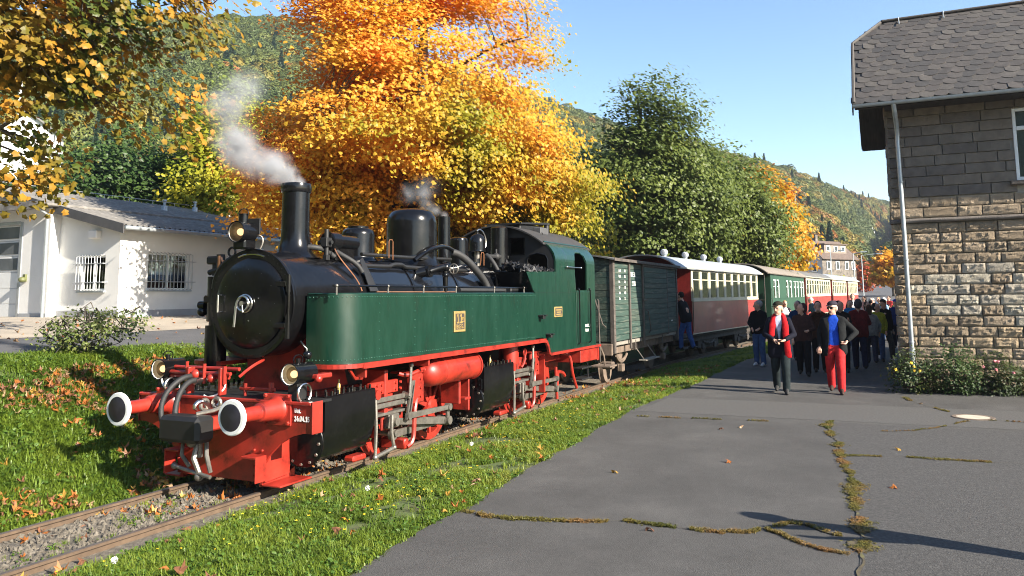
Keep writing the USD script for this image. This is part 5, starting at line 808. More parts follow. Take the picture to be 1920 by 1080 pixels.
# ---------------------------------------------------------------- passenger coaches
kRed, kCream = look('coach_red', (.24, .022, .017), .42, var=.2, scale=2, coat=.2), look('coach_cream', (.48, .43, .31), .5, var=.1, scale=2)
kGreen, kRoofS, kRoofB = look('coach_green', (.018, .06, .033), .45, var=.15, scale=2), look('silver_roof', (.34, .37, .40), .55, metal=.3, var=.15, scale=2), look('tan_roof', (.17, .145, .12), .85, var=.12, scale=1.5)
kSeat, kDarkRed = look('seat_brown', (.12, .07, .04), .8), look('end_wall_red', (.28, .025, .02), .5, var=.2, scale=3)
kPane = pane_look('coach_pane', (.70, .76, .75))
kUnder = look('underframe', (.05, .042, .036), .9, var=.3, scale=6)
def coach(label, P0, P1, low, up, roofm, wins, H=2.92, zw=1.86, zb=.80, ww=.58, porch=1.2, wz=(1.93, 2.80), wdt=2.3, panel=None, vents=0, porch_r=.6, roof_rise=.42, far=False):
    """P0, P1: the near lower edge at its two ends; local x along the coach from P0, near side y = 0, far side y = wdt"""
    P0, P1 = np.array(P0, float), np.array(P1, float); Ln = float(np.linalg.norm(P1 - P0)); a = math.atan2(*(P1 - P0)[::-1])
    c = thing('passenger_coach', label, 'railway coach', (P0[0], P0[1], 0), a if abs(a) > 1e-6 else 1e-5)
    e = Ln
    # side walls as panels round the windows
    put(c, 'lower_panel', B().box(0, e, 0, .03, zb, zw, .004).box(0, e, wdt - .03, wdt, zb, zw).box(0, .03, .03, wdt - .03, zb, zw), low, False)
    put(c, 'waist_moulding', B().box(-.005, e + .005, -.012, 0, zw - .02, zw + .015, .003).box(-.005, e + .005, -.008, 0, zb, zb + .03, .003), up if not panel else low, False)
    upper = [sbox(0, zw, e, H)]
    U = Polygon([(0, zw), (e, zw), (e, H), (0, H)])
    for x in wins: U = U.difference(sbox(x - ww / 2, wz[0], x + ww / 2, wz[1]))
    ub = B().prism(U, 'y', 0, .03); ub.prism(U, 'y', wdt - .03, wdt)
    put(c, 'upper_panel', ub, up, False)
    put(c, 'end_wall', B().box(0, .03, .03, wdt - .03, zw, H), kDarkRed if not panel else low, False); put(c, 'end_wall', B().box(e - .03, e, .03, wdt - .03, zb, H), kDarkRed if not panel else low, False)
    put(c, 'floor', B().box(-porch, e + porch_r, .04, wdt - .04, zb - .06, zb + .04), kUnder, False)
    for x in wins:
        f = put(c, 'window', B().box(x - ww / 2, x - ww / 2 + .035, .005, .045, wz[0], wz[1]).box(x + ww / 2 - .035, x + ww / 2, .005, .045, wz[0], wz[1]).box(x - ww / 2 + .035, x + ww / 2 - .035, .005, .045, wz[0], wz[0] + .04).box(x - ww / 2 + .035, x + ww / 2 - .035, .005, .045, wz[1] - .04, wz[1]).box(x - ww / 2 + .035, x + ww / 2 - .035, .008, .04, wz[0] + (wz[1] - wz[0]) * .66, wz[0] + (wz[1] - wz[0]) * .66 + .03), up if not panel else mWhiteP, False)
        put(f, 'pane', B().box(x - ww / 2 + .03, x + ww / 2 - .03, .020, .025, wz[0] + .03, wz[1] - .03), kPane, False)
        put(c, 'far_window', B().box(x - ww / 2 + .02, x + ww / 2 - .02, wdt - .02, wdt - .015, wz[0], wz[1]), kPane, False) if not far else 0
    for x in np.arange(.9, e - .6, 1.15):
        put(c, 'seat', B().box(x, x + .10, .12, .95, zb, 2.05, .02).box(x + .1, x + .45, .12, .95, zb + .3, zb + .42, .02).box(x, x + .10, wdt - .95, wdt - .12, zb, 2.05, .02), kSeat)
    yv = np.linspace(-.10, wdt + .10, 19); rz = lambda y: H + roof_rise * (1 - (abs(y - wdt / 2) / (wdt / 2 + .10)) ** 2.6) - .015
    r = put(c, 'roof', B().prism([(y, rz(y)) for y in yv] + [(y, rz(y) - .04) for y in yv[::-1]], 'x', -porch, e + porch_r), roofm, 40)
    put(c, 'ceiling', B().box(.05, e - .05, .05, wdt - .05, H - .03, H - .01), up if not panel else kCream, False)
    for k in range(2):
        q = 0.0 if k == 0 else e - .04; put(c, 'gable_board', B().prism([(y, rz(y) - .045) for y in yv[1:-1]] + [(wdt - .02, H), (.02, H)], 'x', q, q + .04), kDarkRed if not panel else low, False)
    put(r, 'roof_gutter', B().box(-porch, e + porch_r, -.115, -.098, H - .035, H - .005, .003), up if not panel else roofm)
    for k in range(vents):
        x = e * (k + .35) / vents; v = put(r, 'ventilator', B().lathe([(.07, 0), (.07, .08), (0, .08)], (x, wdt / 2, rz(wdt / 2)), 'z', 12).lathe([(0, -.16), (.075, -.15), (.11, -.07), (.11, .07), (.075, .15), (0, .16)], (x, wdt / 2, rz(wdt / 2) + .17), 'x', 16), kRoofS, 35)
    put(c, 'solebar', B().box(-porch, e + porch_r, .12, .2, zb - .24, zb - .06, .004).box(-porch, e + porch_r, wdt - .2, wdt - .12, zb - .24, zb - .06), kUnder)
    for q in ((1.5, 2.9), (e - 2.9, e - 1.5)) if e > 6 else ((.9,), (e - .9,)):
        put(c, 'bogie', B().box(q[0] - .5, q[-1] + .5, .16, .24, .30, .56, .02).box(q[0] - .3, q[-1] + .3, .3, wdt - .3, .34, .52).box(q[0] - .15, q[0] + .15, .12, .17, .25, .44, .02).box(q[-1] - .15, q[-1] + .15, .12, .17, .25, .44, .02).tube([(q[0], .15, .50), ((q[0] + q[-1]) / 2, .12, .40), (q[-1], .15, .50)], .04, 6), kUnder)
        for x in q:
            for y in (wdt / 2 - .535, wdt / 2 + .535): put(c, 'wheel', B().lathe([(0, -.05), (.35, -.05), (.37, .05), (0, .05)], (x, y, .36), 'y', 20), cRust)
    put(c, 'foot_board', B().box(-porch + .1, -.1 if porch > .8 else .4, -.16, .10, .42, .455, .005).box(-porch + .1, -.1 if porch > .8 else .4, -.05, .12, .66, .69, .005), kUnder)
    if porch > .8:
        put(c, 'platform_rail', B().tube([(-porch + .05, .06, zb), (-porch + .05, .06, zb + 1.0), (-porch + .05, wdt - .06, zb + 1.0), (-porch + .05, wdt - .06, zb)], .018, 6).tube([(-porch + .05, .5, zb), (-porch + .05, .5, zb + 1.0)], .012, 5).tube([(-.06, -.03, zb + .1), (-.06, -.05, zb + .3), (-.06, -.05, zb + 1.4), (-.06, -.03, zb + 1.5)], .014, 5), kUnder)
        put(c, 'roof_post', B().cyl((-porch + .06, .06, zb), (-porch + .06, .06, H), .025, n=8), kUnder)
        put(c, 'end_door', B().box(-.02, -.002, wdt / 2 - .4, wdt / 2 + .4, zb + .05, 2.75, .006), kDarkRed if not panel else low)
    return c, Ln
nw = 9; L1 = 9.0
coach('red and cream coach with silver roof and open entrance behind the goods wagon', (18.80, -1.10), (27.78, -1.87), kRed, kCream, kRoofS, [.55 + i * .985 for i in range(nw)], vents=4, porch=1.55, ww=.79, wz=(1.92, 2.85))
coach('plain green coach with tan roof and white window frames in the middle of the train', (29.6, -2.16), (39.9, -2.62), kGreen, kGreen, kRoofB, [1.0, 1.9, 4.5, 5.6, 6.9, 7.9, 9.0, 9.8], H=2.98, ww=.6, wz=(1.75, 2.70), panel=True, porch=1.2)
coach('red and cream coach with grey roof directly behind the green coach', (41.3, -2.60), (50.8, -3.30), kRed, kCream, cRoof, [.6 + i * .92 for i in range(10)], H=3.02, zw=1.90, wz=(2.0, 2.86), ww=.7)
coach('fourth coach, red and cream with pale roof, second from the end of the train', (52.0, -3.36), (58.6, -3.95), kRed, kCream, kRoofS, [.5 + i * .8 for i in range(8)], H=3.02, zw=1.90, wz=(2.0, 2.86), ww=.6, far=True)
coach('last red and cream coach at the far end of the train', (59.8, -4.02), (66, -4.5), kRed, kCream, kRoofS, [.5 + i * .8 for i in range(7)], H=3.02, zw=1.90, wz=(2.0, 2.86), ww=.6, far=True)
# ---------------------------------------------------------------- people
SPH = {k: np.array(trimesh.creation.icosphere(k, 1.0).vertices) for k in (1, 2)}
def hullm(balls, det=1):
    pts = np.vstack([np.array(c) + SPH[det] * (np.array(r) if np.ndim(r) else r) for c, r in balls])
    return m3.Manifold.hull_points(pts)
def chain(pts, det=1):
    """pts: (point, radius) one after another -> tapering limb"""
    return [hullm([pts[i], pts[i + 1]], det) for i in range(len(pts) - 1)]
def fuse(ms, ref=0, smooth=0):
    m = m3.Manifold.batch_boolean(ms, m3.OpType.Add)
    if ref: m = m.refine_to_length(ref)
    q = m.to_mesh(); t = trimesh.Trimesh(np.array(q.vert_properties[:, :3]), np.array(q.tri_verts), process=True)
    if smooth: trimesh.smoothing.filter_taubin(t, .5, .53, smooth)
    return t
cloth_cache = {}
def cloth(col, rough=.85):
    k = tuple(np.round(col, 3))
    if k not in cloth_cache: cloth_cache[k] = look('cloth_%02d' % len(cloth_cache), col, rough, spec=.12, var=.25, scale=14, bump=.35, bscale=18, dist=.02)
    return cloth_cache[k]
mSkin = look('skin', (.52, .30, .21), .5, var=.08, scale=20); mEye = look('eyes', (.02, .018, .016), .2)
HAIR = dict(grey=(.30, .29, .28), brown=(.07, .045, .03), dark=(.025, .02, .018), blond=(.36, .24, .10), white=(.55, .54, .52))
def hand(w, d, s, det, curl=.5, near=True):
    """palm and fingers from wrist w along d; s: side the thumb leaves to"""
    d = np.array(d, float); d /= np.linalg.norm(d); u = np.cross(d, V3(0, 0, 1) if abs(d[2]) < .8 else V3(1, 0, 0)); u /= np.linalg.norm(u); n = np.cross(u, d) * s
    if not near: return [hullm([(w, .026), (w + d * .09, .030), (w + d * .13 + n * .02, .022)], 1)]
    ms = [hullm([(w, .024), (w + d * .075 + u * .028, .017), (w + d * .075 - u * .028, .017)], det)]
    for k, (o, ln) in enumerate(((.032, .066), (.011, .075), (-.011, .070), (-.032, .055))):
        a = w + d * .082 + u * o; b = a + d * ln * .5 + n * ln * .3 * curl; c = b + d * ln * .45 * (1 - curl) + n * ln * .55 * curl
        ms += chain([(a, .0115), (b, .0105), (c, .009)], 1)
    t0 = w + d * .025 + u * .03; ms += chain([(t0, .014), (t0 + d * .035 + u * .025 + n * .015, .012), (t0 + d * .062 + u * .022 + n * .035, .010)], 1)
    return ms
def person(label, x, y, yaw, h=1.75, coat=(.02, .02, .025), legs=(.03, .05, .10), hair='grey', cap=None, shirt=None, scarf=None, coatlen=.80, pose='walk', near=False, arms=None, opening=None, shoe=(.02, .018, .016), z=None, look_=0.0, bag=None, glasses=False, group='visitors walking along the platform', stride=.16, woman=False, lean=0.0, hood=None):
    s = h / 1.75; z0 = float(.1 if z is None else z); p = thing('person', label, 'person', (x, y, z0), yaw if abs(yaw) > 1e-6 else 1e-5, group)
    det = 2 if near else 1; S = lambda *a: V3(*a) * s; sw = .92 if woman else 1.0
    hipz, shz, hd = .92, 1.42, 1.62
    lx = lambda zz: lean * (zz - .92)
    if arms is None:
        q_ = np.random.default_rng(int(abs(x * 131 + y * 977))); arms = {}
        for a_, k_ in (('l', 1), ('r', -1)):
            m_ = q_.integers(4); j_ = q_.normal(0, .02, 3)
            arms[a_] = [[(.02, k_ * .25, 1.16), (.10, k_ * .24, .92)], [(.06, k_ * .27, 1.15), (.24, k_ * .14, 1.10)], [(-.10, k_ * .25, 1.16), (-.06, k_ * .27, .91)], [(.10, k_ * .24, 1.17), (.27, k_ * .20, 1.28)]][m_]; arms[a_] = [tuple(np.array(arms[a_][0]) + j_), tuple(np.array(arms[a_][1]) + j_)]
        look_ = look_ or q_.normal(0, .5); lean = lean or q_.normal(.02, .03); stride = stride * q_.uniform(.7, 1.5)
    f1, f2 = ((stride, .09), (-stride, -.09)) if pose == 'walk' else ((.03, .11), (-.02, -.11))
    kn = [(f1[0] * .55 + .05, .095, .50), (f2[0] * .45 + .04, -.095, .50)]
    ft = [(f1[0], f1[1], .085), (f2[0], f2[1], .085 + (.03 if pose == 'walk' else 0))]
    H = S(lx(1.62), 0, hd); c_, s_ = math.cos(look_), math.sin(look_); Rz = np.array([[c_, -s_, 0], [s_, c_, 0], [0, 0, 1]])
    hp = lambda a, b, c: H + (Rz @ V3(a, b, c)) * s * 1.08
    ball_ = lambda c, r: m3.Manifold.hull_points(np.array(c) + SPH[2 if near else 1] @ np.diag(np.array(r)) @ Rz.T * s * 1.08)
    body = [ball_(hp(.005, 0, .025), (.098, .076, .105)), ball_(hp(.028, 0, -.045), (.066, .056, .075)), hullm([(hp(.09, 0, .02), .011 * s), (hp(.112, 0, -.022), .015 * s), (hp(.088, 0, -.028), .014 * s)], 1), ball_(hp(-.005, .077, 0), (.022, .010, .034)), ball_(hp(-.005, -.077, 0), (.022, .010, .034)), hullm([(hp(.07, .0, -.095), .022 * s), (hp(.05, 0, -.085), .03 * s)], 1), hullm([(hp(.082, .032, .04), .012 * s), (hp(.082, -.032, .04), .012 * s)], 1)]
    body += chain([(S(lx(1.55) - .01, 0, 1.55), .052 * s), (S(lx(1.44) - .02, 0, 1.42), .062 * s), (S(0, 0, 1.0), .095 * s)], 1)
    sh = {q: S(lx(shz), k * .165 * sw, shz - .02) for q, k in (('l', 1), ('r', -1))}
    for q in 'lr':
        e, w = S(*arms[q][0]) + S(lx(1.1), 0, 0), S(*arms[q][1]) + S(lx(1.0), 0, 0); d = w - e; d /= np.linalg.norm(d)
        body += chain([(sh[q], .045 * s), (e, .036 * s), (w, .026 * s)], 1) + hand(w, d + (V3(0, -.6 if q == 'l' else .6, 0) if arms.get('fold') else 0), 1 if q == 'l' else -1, det, arms.get('curl', .55), near)
    for k in (0, 1):
        hipp = S(0, .09 if k == 0 else -.09, .90); body += chain([(hipp, .075 * s), (S(*kn[k]), .05 * s), (S(*ft[k]), .038 * s)], 1)
    body.append(hullm([(S(0, .08, .95), .08 * s), (S(0, -.08, .95), .08 * s), (S(0, 0, 1.2), .09 * s)], 1))
    put(p, 'body', fuse(body, .03 if near else 0, 2 if near else 0), mSkin, True)
    # clothes
    ct = [hullm([(sh['l'] + S(0, 0, .0), .066 * s), (sh['r'], .066 * s), (S(lx(1.22), .10 * sw, 1.22), .125 * s), (S(lx(1.22), -.10 * sw, 1.22), .125 * s), (S(lx(1.5) - .02, 0, 1.475), .05 * s)], det),
          hullm([(S(lx(1.22), .10 * sw, 1.22), .125 * s), (S(lx(1.22), -.10 * sw, 1.22), .125 * s), (S(0, .10, 1.0), .125 * s), (S(0, -.10, 1.0), .125 * s)], det),
          hullm([(S(0, .10, 1.0), .125 * s), (S(0, -.10, 1.0), .125 * s), (S(.0, .12, coatlen + .10), .115 * s), (S(.0, -.12, coatlen + .10), .115 * s)], det)]
    for q in 'lr':
        e, w = S(*arms[q][0]) + S(lx(1.1), 0, 0), S(*arms[q][1]) + S(lx(1.0), 0, 0)
        ct += chain([(sh[q], .068 * s), (e, .056 * s), (e * .12 + w * .88, .043 * s)], det)
    jk = m3.Manifold.batch_boolean(ct, m3.OpType.Add)
    if opening:
        wz = opening; jk = jk - mani(B().prism([(-w_ * s, z_ * s) for z_, w_ in wz] + [(w_ * s, z_ * s) for z_, w_ in wz[::-1]], 'x', .035 * s, .6))
    put(p, 'jacket', fuse([jk], .04 if near else 0, 1 if near else 0), cloth(coat), 45 if near else 50)
    tr = [hullm([(S(0, .07, .97), .10 * s), (S(0, -.07, .97), .10 * s), (S(0, .085, .84), .095 * s), (S(0, -.085, .84), .095 * s)], det)]
    for k in (0, 1): tr += chain([(S(0, .09 if k == 0 else -.09, .86), .104 * s), (S(*kn[k]), .082 * s), (S(ft[k][0] - .01, ft[k][1], .09 + ft[k][2] - .085), .068 * s)], det)
    put(p, 'trousers', fuse(tr, .045 if near else 0, 2 if near else 0), cloth(legs), True if near else 50)
    for k in (0, 1):
        a = S(*ft[k]); put(p, 'shoe', fuse([hullm([(a + S(-.05, 0, -.035), .042 * s), (a + S(.05, 0, -.045), .040 * s), (a + S(.15, .01 * (1 - 2 * k), -.055), .030 * s), (a + S(-.02, 0, .02), .042 * s)], det)]), cloth(shoe, .5), True)
    if cap is not None:
        put(p, 'cap', fuse([m3.Manifold.hull_points(np.vstack([hp(-.002, 0, .07) + (SPH[2] * V3(.108, .087, .075) * np.array([1, 1, .0 + 1]))[SPH[2][:, 2] > -.12] @ Rz.T * s * 1.08])), hullm([(hp(.09, .045, .062), .007 * s), (hp(.09, -.045, .062), .007 * s), (hp(.165, .03, .050), .006 * s), (hp(.165, -.03, .050), .006 * s)], 1)]), cloth(cap), 40)
        put(p, 'hair', fuse([ball_(hp(-.025, 0, .005), (.085, .080, .075))]), cloth(HAIR[hair]), True)
    elif hood is not None: put(p, 'hood', fuse([ball_(hp(-.045, 0, .025), (.095, .09, .125))]), cloth(hood), True)
    else: put(p, 'hair', fuse([ball_(hp(-.020, 0, .045), (.098, .085, .10))] + ([hullm([(hp(-.06, .05, .0), .04 * s), (hp(-.06, -.05, 0), .04 * s), (hp(-.06, .04, -.12), .03 * s), (hp(-.06, -.04, -.12), .03 * s)], 1)] if woman else [])), cloth(HAIR[hair]), True)
    if near:
        put(p, 'eyes', B().ball(hp(.089, .031, .014), .0105 * s, 1).ball(hp(.089, -.031, .014), .0105 * s, 1), mEye, True)
        put(p, 'mouth', B().tube([hp(.084, .022, -.064), hp(.094, 0, -.062), hp(.084, -.022, -.064)], .0055 * s, 6), look('lips_%d' % len(used), (.30, .10, .08), .5), True)
    if glasses: put(p, 'sunglasses', B().add(hull([hp(a, b, c) for a, b in ((.094, .055), (.105, .01), (.085, .055), (.096, .01)) for c in (-.008, .03)])).add(hull([hp(a, b, c) for a, b in ((.094, -.055), (.105, -.01), (.085, -.055), (.096, -.01)) for c in (-.008, .03)])).tube([hp(.09, .055, .02), hp(-.0, .085, .02)], .004, 4).tube([hp(.09, -.055, .02), hp(0, -.085, .02)], .004, 4).tube([hp(.1, .012, .02), hp(.1, -.012, .02)], .004, 4), mEye, False)
    if shirt is not None:
        k_ = .022 if opening else -.004
        put(p, 'shirt', fuse([hullm([(S(lx(1.40) + .02, .06, 1.40), .06 * s), (S(lx(1.4) + .02, -.06, 1.40), .06 * s), (S(lx(1.22) + (.0 if opening else .03), .07, 1.22), (.125 - k_) * s), (S(lx(1.22) + (.0 if opening else .03), -.07, 1.22), (.125 - k_) * s), (S(lx(1.46), .0, 1.49), .045 * s)], 2), hullm([(S(.0, .07, 1.22), (.125 - k_) * s), (S(0, -.07, 1.22), (.125 - k_) * s), (S(0, .08, .93), (.122 - k_) * s), (S(0, -.08, .93), (.122 - k_) * s)], 2)], .04, 1), cloth(shirt), True)
    if scarf is not None:
        fl_ = lambda a, b, c: np.array([a, b, c]) * s
        put(p, 'scarf', fuse(chain([(S(.05, .09, 1.46), fl_(.04, .05, .045)), (S(-.05, .07, 1.50), fl_(.04, .04, .045)), (S(-.08, -.02, 1.50), fl_(.04, .04, .045)), (S(-.03, -.08, 1.49), fl_(.04, .04, .045)), (S(.05, -.09, 1.45), fl_(.04, .05, .045))], 2) + chain([(S(.05, .09, 1.46), fl_(.035, .05, .05)), (S(.125, .12, 1.32), fl_(.022, .055, .05)), (S(.155, .125, 1.10), fl_(.020, .06, .05)), (S(.16, .14, .88), fl_(.018, .055, .05)), (S(.14, .155, .70), fl_(.015, .06, .02))], 2) + chain([(S(.05, -.09, 1.45), fl_(.035, .05, .05)), (S(.115, -.12, 1.30), fl_(.022, .06, .05)), (S(.145, -.14, 1.12), fl_(.020, .055, .04))], 2), .03, 1), cloth(scarf), 60)
    if bag is not None: put(p, 'backpack', fuse([hullm([(S(-.20, .08, 1.36), .06 * s), (S(-.20, -.08, 1.36), .06 * s), (S(-.22, .09, 1.05), .07 * s), (S(-.22, -.09, 1.05), .07 * s)], 1)]), cloth(bag), 50)
    return p
TO = PI + .10     # towards the camera
K, NAVY, JEAN, DK = (.008, .008, .010), (.010, .013, .028), (.05, .09, .19), (.022, .028, .034)
pm = person('man in dark coat, long red scarf and dark cap holding a phone', 10.13, -4.76, TO, 1.80, (.007, .0075, .014), (.014, .02, .022), 'brown', (.02, .018, .012), (.42, .46, .58), (.45, .012, .016), .66, 'walk', True, dict(l=[(.06, .27, 1.13), (.26, .10, 1.03)], r=[(.06, -.27, 1.13), (.26, -.10, 1.03)], fold=True, curl=.7), [(1.50, .075), (1.20, .03), (.98, .006)], (.035, .035, .035), look_=-.45, stride=.17, lean=.03)
ph = thing('phone', 'dark phone held in both hands by the man with the red scarf', 'phone', (10.13 + .36 * math.cos(TO), -4.76 + .36 * math.sin(TO), 1.13)); put(ph, 'case', B().box(10.13 - .40, 10.13 - .30, -4.76 - .085, -4.76 + .0, 1.155, 1.168, .004), mEye)
person('man in bright red trousers, blue shirt, open dark jacket, sunglasses and cap', 10.51, -5.76, TO - .05, 1.80, (.010, .011, .012), (.42, .022, .024), 'grey', (.03, .025, .035), (.012, .06, .42), None, .70, 'walk', True, dict(l=[(-.08, .40, 1.16), (.10, .23, 1.00)], r=[(-.04, -.26, 1.15), (.06, -.27, .88)], curl=.5), [(1.5, .06), (1.3, .075), (1.0, .095), (.6, .15)], (.05, .03, .025), look_=-.5, glasses=True, stride=.19, lean=.02)
person('man in a black jacket and blue jeans standing on the grass edge beside the coach', 16.2, -3.5, PI * .9, 1.78, K, JEAN, 'grey', coatlen=.82, pose='stand', look_=-1.0, shoe=(.5, .5, .5), arms=dict(l=[(.05, .25, 1.15), (.18, .12, 1.02)], r=[(.05, -.25, 1.15), (.18, -.12, 1.02)]))
person('woman in a dark jacket, white top and light jeans at the door between two coaches', 26.6, -3.05, TO, 1.68, (.03, .02, .025), (.16, .28, .42), 'blond', shirt=(.7, .68, .66), woman=True, pose='stand', coatlen=.9)
person('person in a blue jacket and grey hat just behind the red scarf man', 18.0, -4.35, TO, 1.74, (.012, .04, .11), NAVY, 'grey', hood=(.10, .11, .12))
person('person in dark clothes with long dark trousers striding, left of the brown jacket', 13.9, -4.85, TO, 1.72, (.045, .022, .02), K, 'dark', hood=(.06, .03, .03), stride=.22)
person('man in a brown jacket holding a camera to his face', 14.9, -5.15, TO, 1.76, (.06, .026, .016), K, 'dark', arms=dict(l=[(.16, .26, 1.28), (.17, .06, 1.50)], r=[(.16, -.26, 1.28), (.17, -.06, 1.50)]), pose='stand')
person('person in black half hidden behind the man in red trousers', 15.3, -5.65, TO, 1.76, (.02, .016, .016), K, 'brown', hood=(.045, .02, .02))
person('man in a dark red jacket walking away near the house corner', 15.9, -6.05, .15, 1.80, (.13, .016, .018), (.016, .02, .05), 'grey', hood=(.08, .08, .085), coatlen=.78)
person('person in a yellow green jacket near the stone house corner', 18.8, -6.45, TO, 1.66, (.30, .30, .03), JEAN, 'brown', hood=(.03, .03, .03))
person('person in a pale grey jacket beside the yellow green jacket', 17.9, -6.28, .1, 1.62, (.22, .22, .21), (.03, .035, .06), 'brown', woman=True)
person('man in black with a cap and striding legs next to the house corner', 19.4, -6.62, PI + .5, 1.76, K, (.05, .05, .05), 'dark', (.03, .03, .03), stride=.26, shoe=(.5, .5, .5))
person('person in a blue jacket and blue cap beside the house wall', 24.5, -7.0, PI, 1.72, (.02, .035, .12), NAVY, 'brown', (.03, .06, .3))
person('man leaning forward with an arm stretched towards the red coach', 33.5, -3.65, 2.2, 1.76, (.05, .08, .13), K, 'white', lean=.35, pose='stand')
person('person in a bright blue jacket in the middle of the crowd', 24.0, -5.55, TO, 1.70, (.02, .14, .30), JEAN, 'brown')
person('tall man in dark suit jacket and white shirt by the last coaches', 31.5, -5.35, TO, 1.92, (.02, .02, .03), K, 'dark', shirt=(.6, .6, .6), pose='stand')
cols = [('black', K), ('grey', (.20, .20, .20)), ('white', (.5, .5, .49)), ('red', (.30, .03, .03)), ('pale blue', (.22, .32, .45)), ('navy blue', NAVY), ('beige', (.36, .30, .21)), ('pink', (.48, .22, .22)), ('olive green', (.08, .09, .04))]
spots = [(21.5, -5.2), (22.6, -6.1), (26.2, -6.2), (27.5, -5.4), (29, -6.6), (30.5, -6.1), (34, -6.4), (36, -5.7), (37, -7.1), (39, -6.6), (41, -6.0), (43, -7.4), (45, -6.8), (47, -6.2), (49, -7.6), (33, -7.2), (41, -7.9), (28.5, -7.15)]
where = ['nearest the green coach', 'just right of the blue jacket', 'behind the dark red jacket', 'left of the tall man', 'in the middle of the crowd', 'behind the tall man', 'at the right of the crowd', 'beside the fourth coach', 'near the stone house wall', 'far back on the right', 'far back beside the last coach', 'far back against the wall', 'at the back of the crowd', 'at the far left back of the crowd', 'farthest back by the street', 'right of the tall man', 'far back near the drainpipe', 'close to the house edge']
rpz = np.random.default_rng(77); hs_ = ['grey', 'brown', 'dark', 'blond', 'white']
for k, ((x, y), w) in enumerate(zip(spots, where)):
    cn, cc = cols[k % 9]; person(f'small distant person in {cn} {w}', x, y, TO + rpz.normal(0, .5), rpz.uniform(1.60, 1.80), cc, [JEAN, K, NAVY, (.2, .18, .15)][k % 4], hs_[k % 5], woman=bool(k % 2), pose='walk' if k % 3 else 'stand')
person('person in dark clothes and blue jeans climbing into the open coach entrance', 17.35, -1.22, 1.2, 1.72, K, (.03, .07, .20), 'dark', pose='walk', z=.42, lean=.25, arms=dict(l=[(.15, .22, 1.2), (.35, .2, 1.25)], r=[(.15, -.22, 1.2), (.35, -.2, 1.25)]), group='passengers on the train')
person('passenger standing at a window of the first red coach', 23.4, -1.0, -1.8, 1.72, (.03, .03, .04), K, 'dark', z=.84, pose='stand', group='passengers on the train')
person('passenger in white leaning at a window of the coach behind the green one', 46, -2.2, -1.8, 1.72, (.6, .58, .55), K, 'dark', z=.84, pose='stand', group='passengers on the train')
# ---------------------------------------------------------------- trees
MAPLE = np.array([(0, 0), (.16, .10), (.46, .02), (.40, .26), (.56, .52), (.26, .50), (.22, .66), (0, 1.0), (-.22, .66), (-.26, .50), (-.56, .52), (-.40, .26), (-.46, .02), (-.16, .10)]) - (0, .4)
SPRAY = np.array([(0, 0), (.46, .16), (.36, .56), (0, 1.0), (-.36, .56), (-.46, .16)]) - (0, .4)
MAPLE8 = np.array([(0, 0), (.48, .05), (.34, .32), (.54, .55), (0, 1.0), (-.54, .55), (-.34, .32), (-.48, .05)]) - (0, .4)
OVAL = np.array([(0, 0), (.3, .3), (.24, .72), (0, 1.0), (-.24, .72), (-.3, .3)]) - (0, .45)
def leaf_template(shape, cup=.12):
    p = np.vstack([[(0, .05)], shape]); z = -cup * (p[:, 0] ** 2) * 3 + .05 * np.sin(p[:, 1] * 4); z[0] += .02
    n = len(shape); k = np.arange(n)
    return np.column_stack([p, z]), np.stack([np.zeros(n, int), 1 + k, 1 + (k + 1) % n], 1)
def leaves(pos, nrm, size, shape, rng, jit=.45):
    """one leaf at each pos, its face about nrm"""
    T, F = leaf_template(shape); n = len(pos)
    w = nrm + rng.normal(0, jit, (n, 3)); w /= np.linalg.norm(w, axis=1, keepdims=True)
    a = np.cross(w, rng.normal(0, 1, (n, 3))); a /= np.linalg.norm(a, axis=1, keepdims=True) + 1e-9; b = np.cross(w, a)
    s = size * rng.uniform(.65, 1.2, n)
    v = pos[:, None] + s[:, None, None] * (T[None, :, :1] * a[:, None] + T[None, :, 1:2] * b[:, None] + T[None, :, 2:] * w[:, None])
    return v.reshape(-1, 3), (F[None] + (np.arange(n) * len(T))[:, None, None]).reshape(-1, 3)
def in_blobs(blobs, n, rng, shell=.55, gap=.38, gscale=.55, seed=1):
    """points through the outer part of a union of ellipsoids (centre, radii), with gaps"""
    vol = np.array([b[1][0] * b[1][1] * b[1][2] for b in blobs]); out = []
    while sum(map(len, out)) < n:
        k = rng.choice(len(blobs), 4000, p=vol / vol.sum()); d = rng.normal(0, 1, (4000, 3)); d /= np.linalg.norm(d, axis=1, keepdims=True)
        r = rng.uniform(shell ** 3, 1, 4000) ** (1 / 3); C = np.array([b[0] for b in blobs])[k]; R = np.array([b[1] for b in blobs])[k]
        wob = .82 + .36 * meshkit.fbm(d * 2.3 + k[:, None] * 7.7, 3, seed)
        p = C + d * R * (r * wob)[:, None]; keep = meshkit.fbm(p * gscale, 3, seed + 9) > gap
        out.append(p[keep])
    p = np.vstack(out)[:n]
    return p
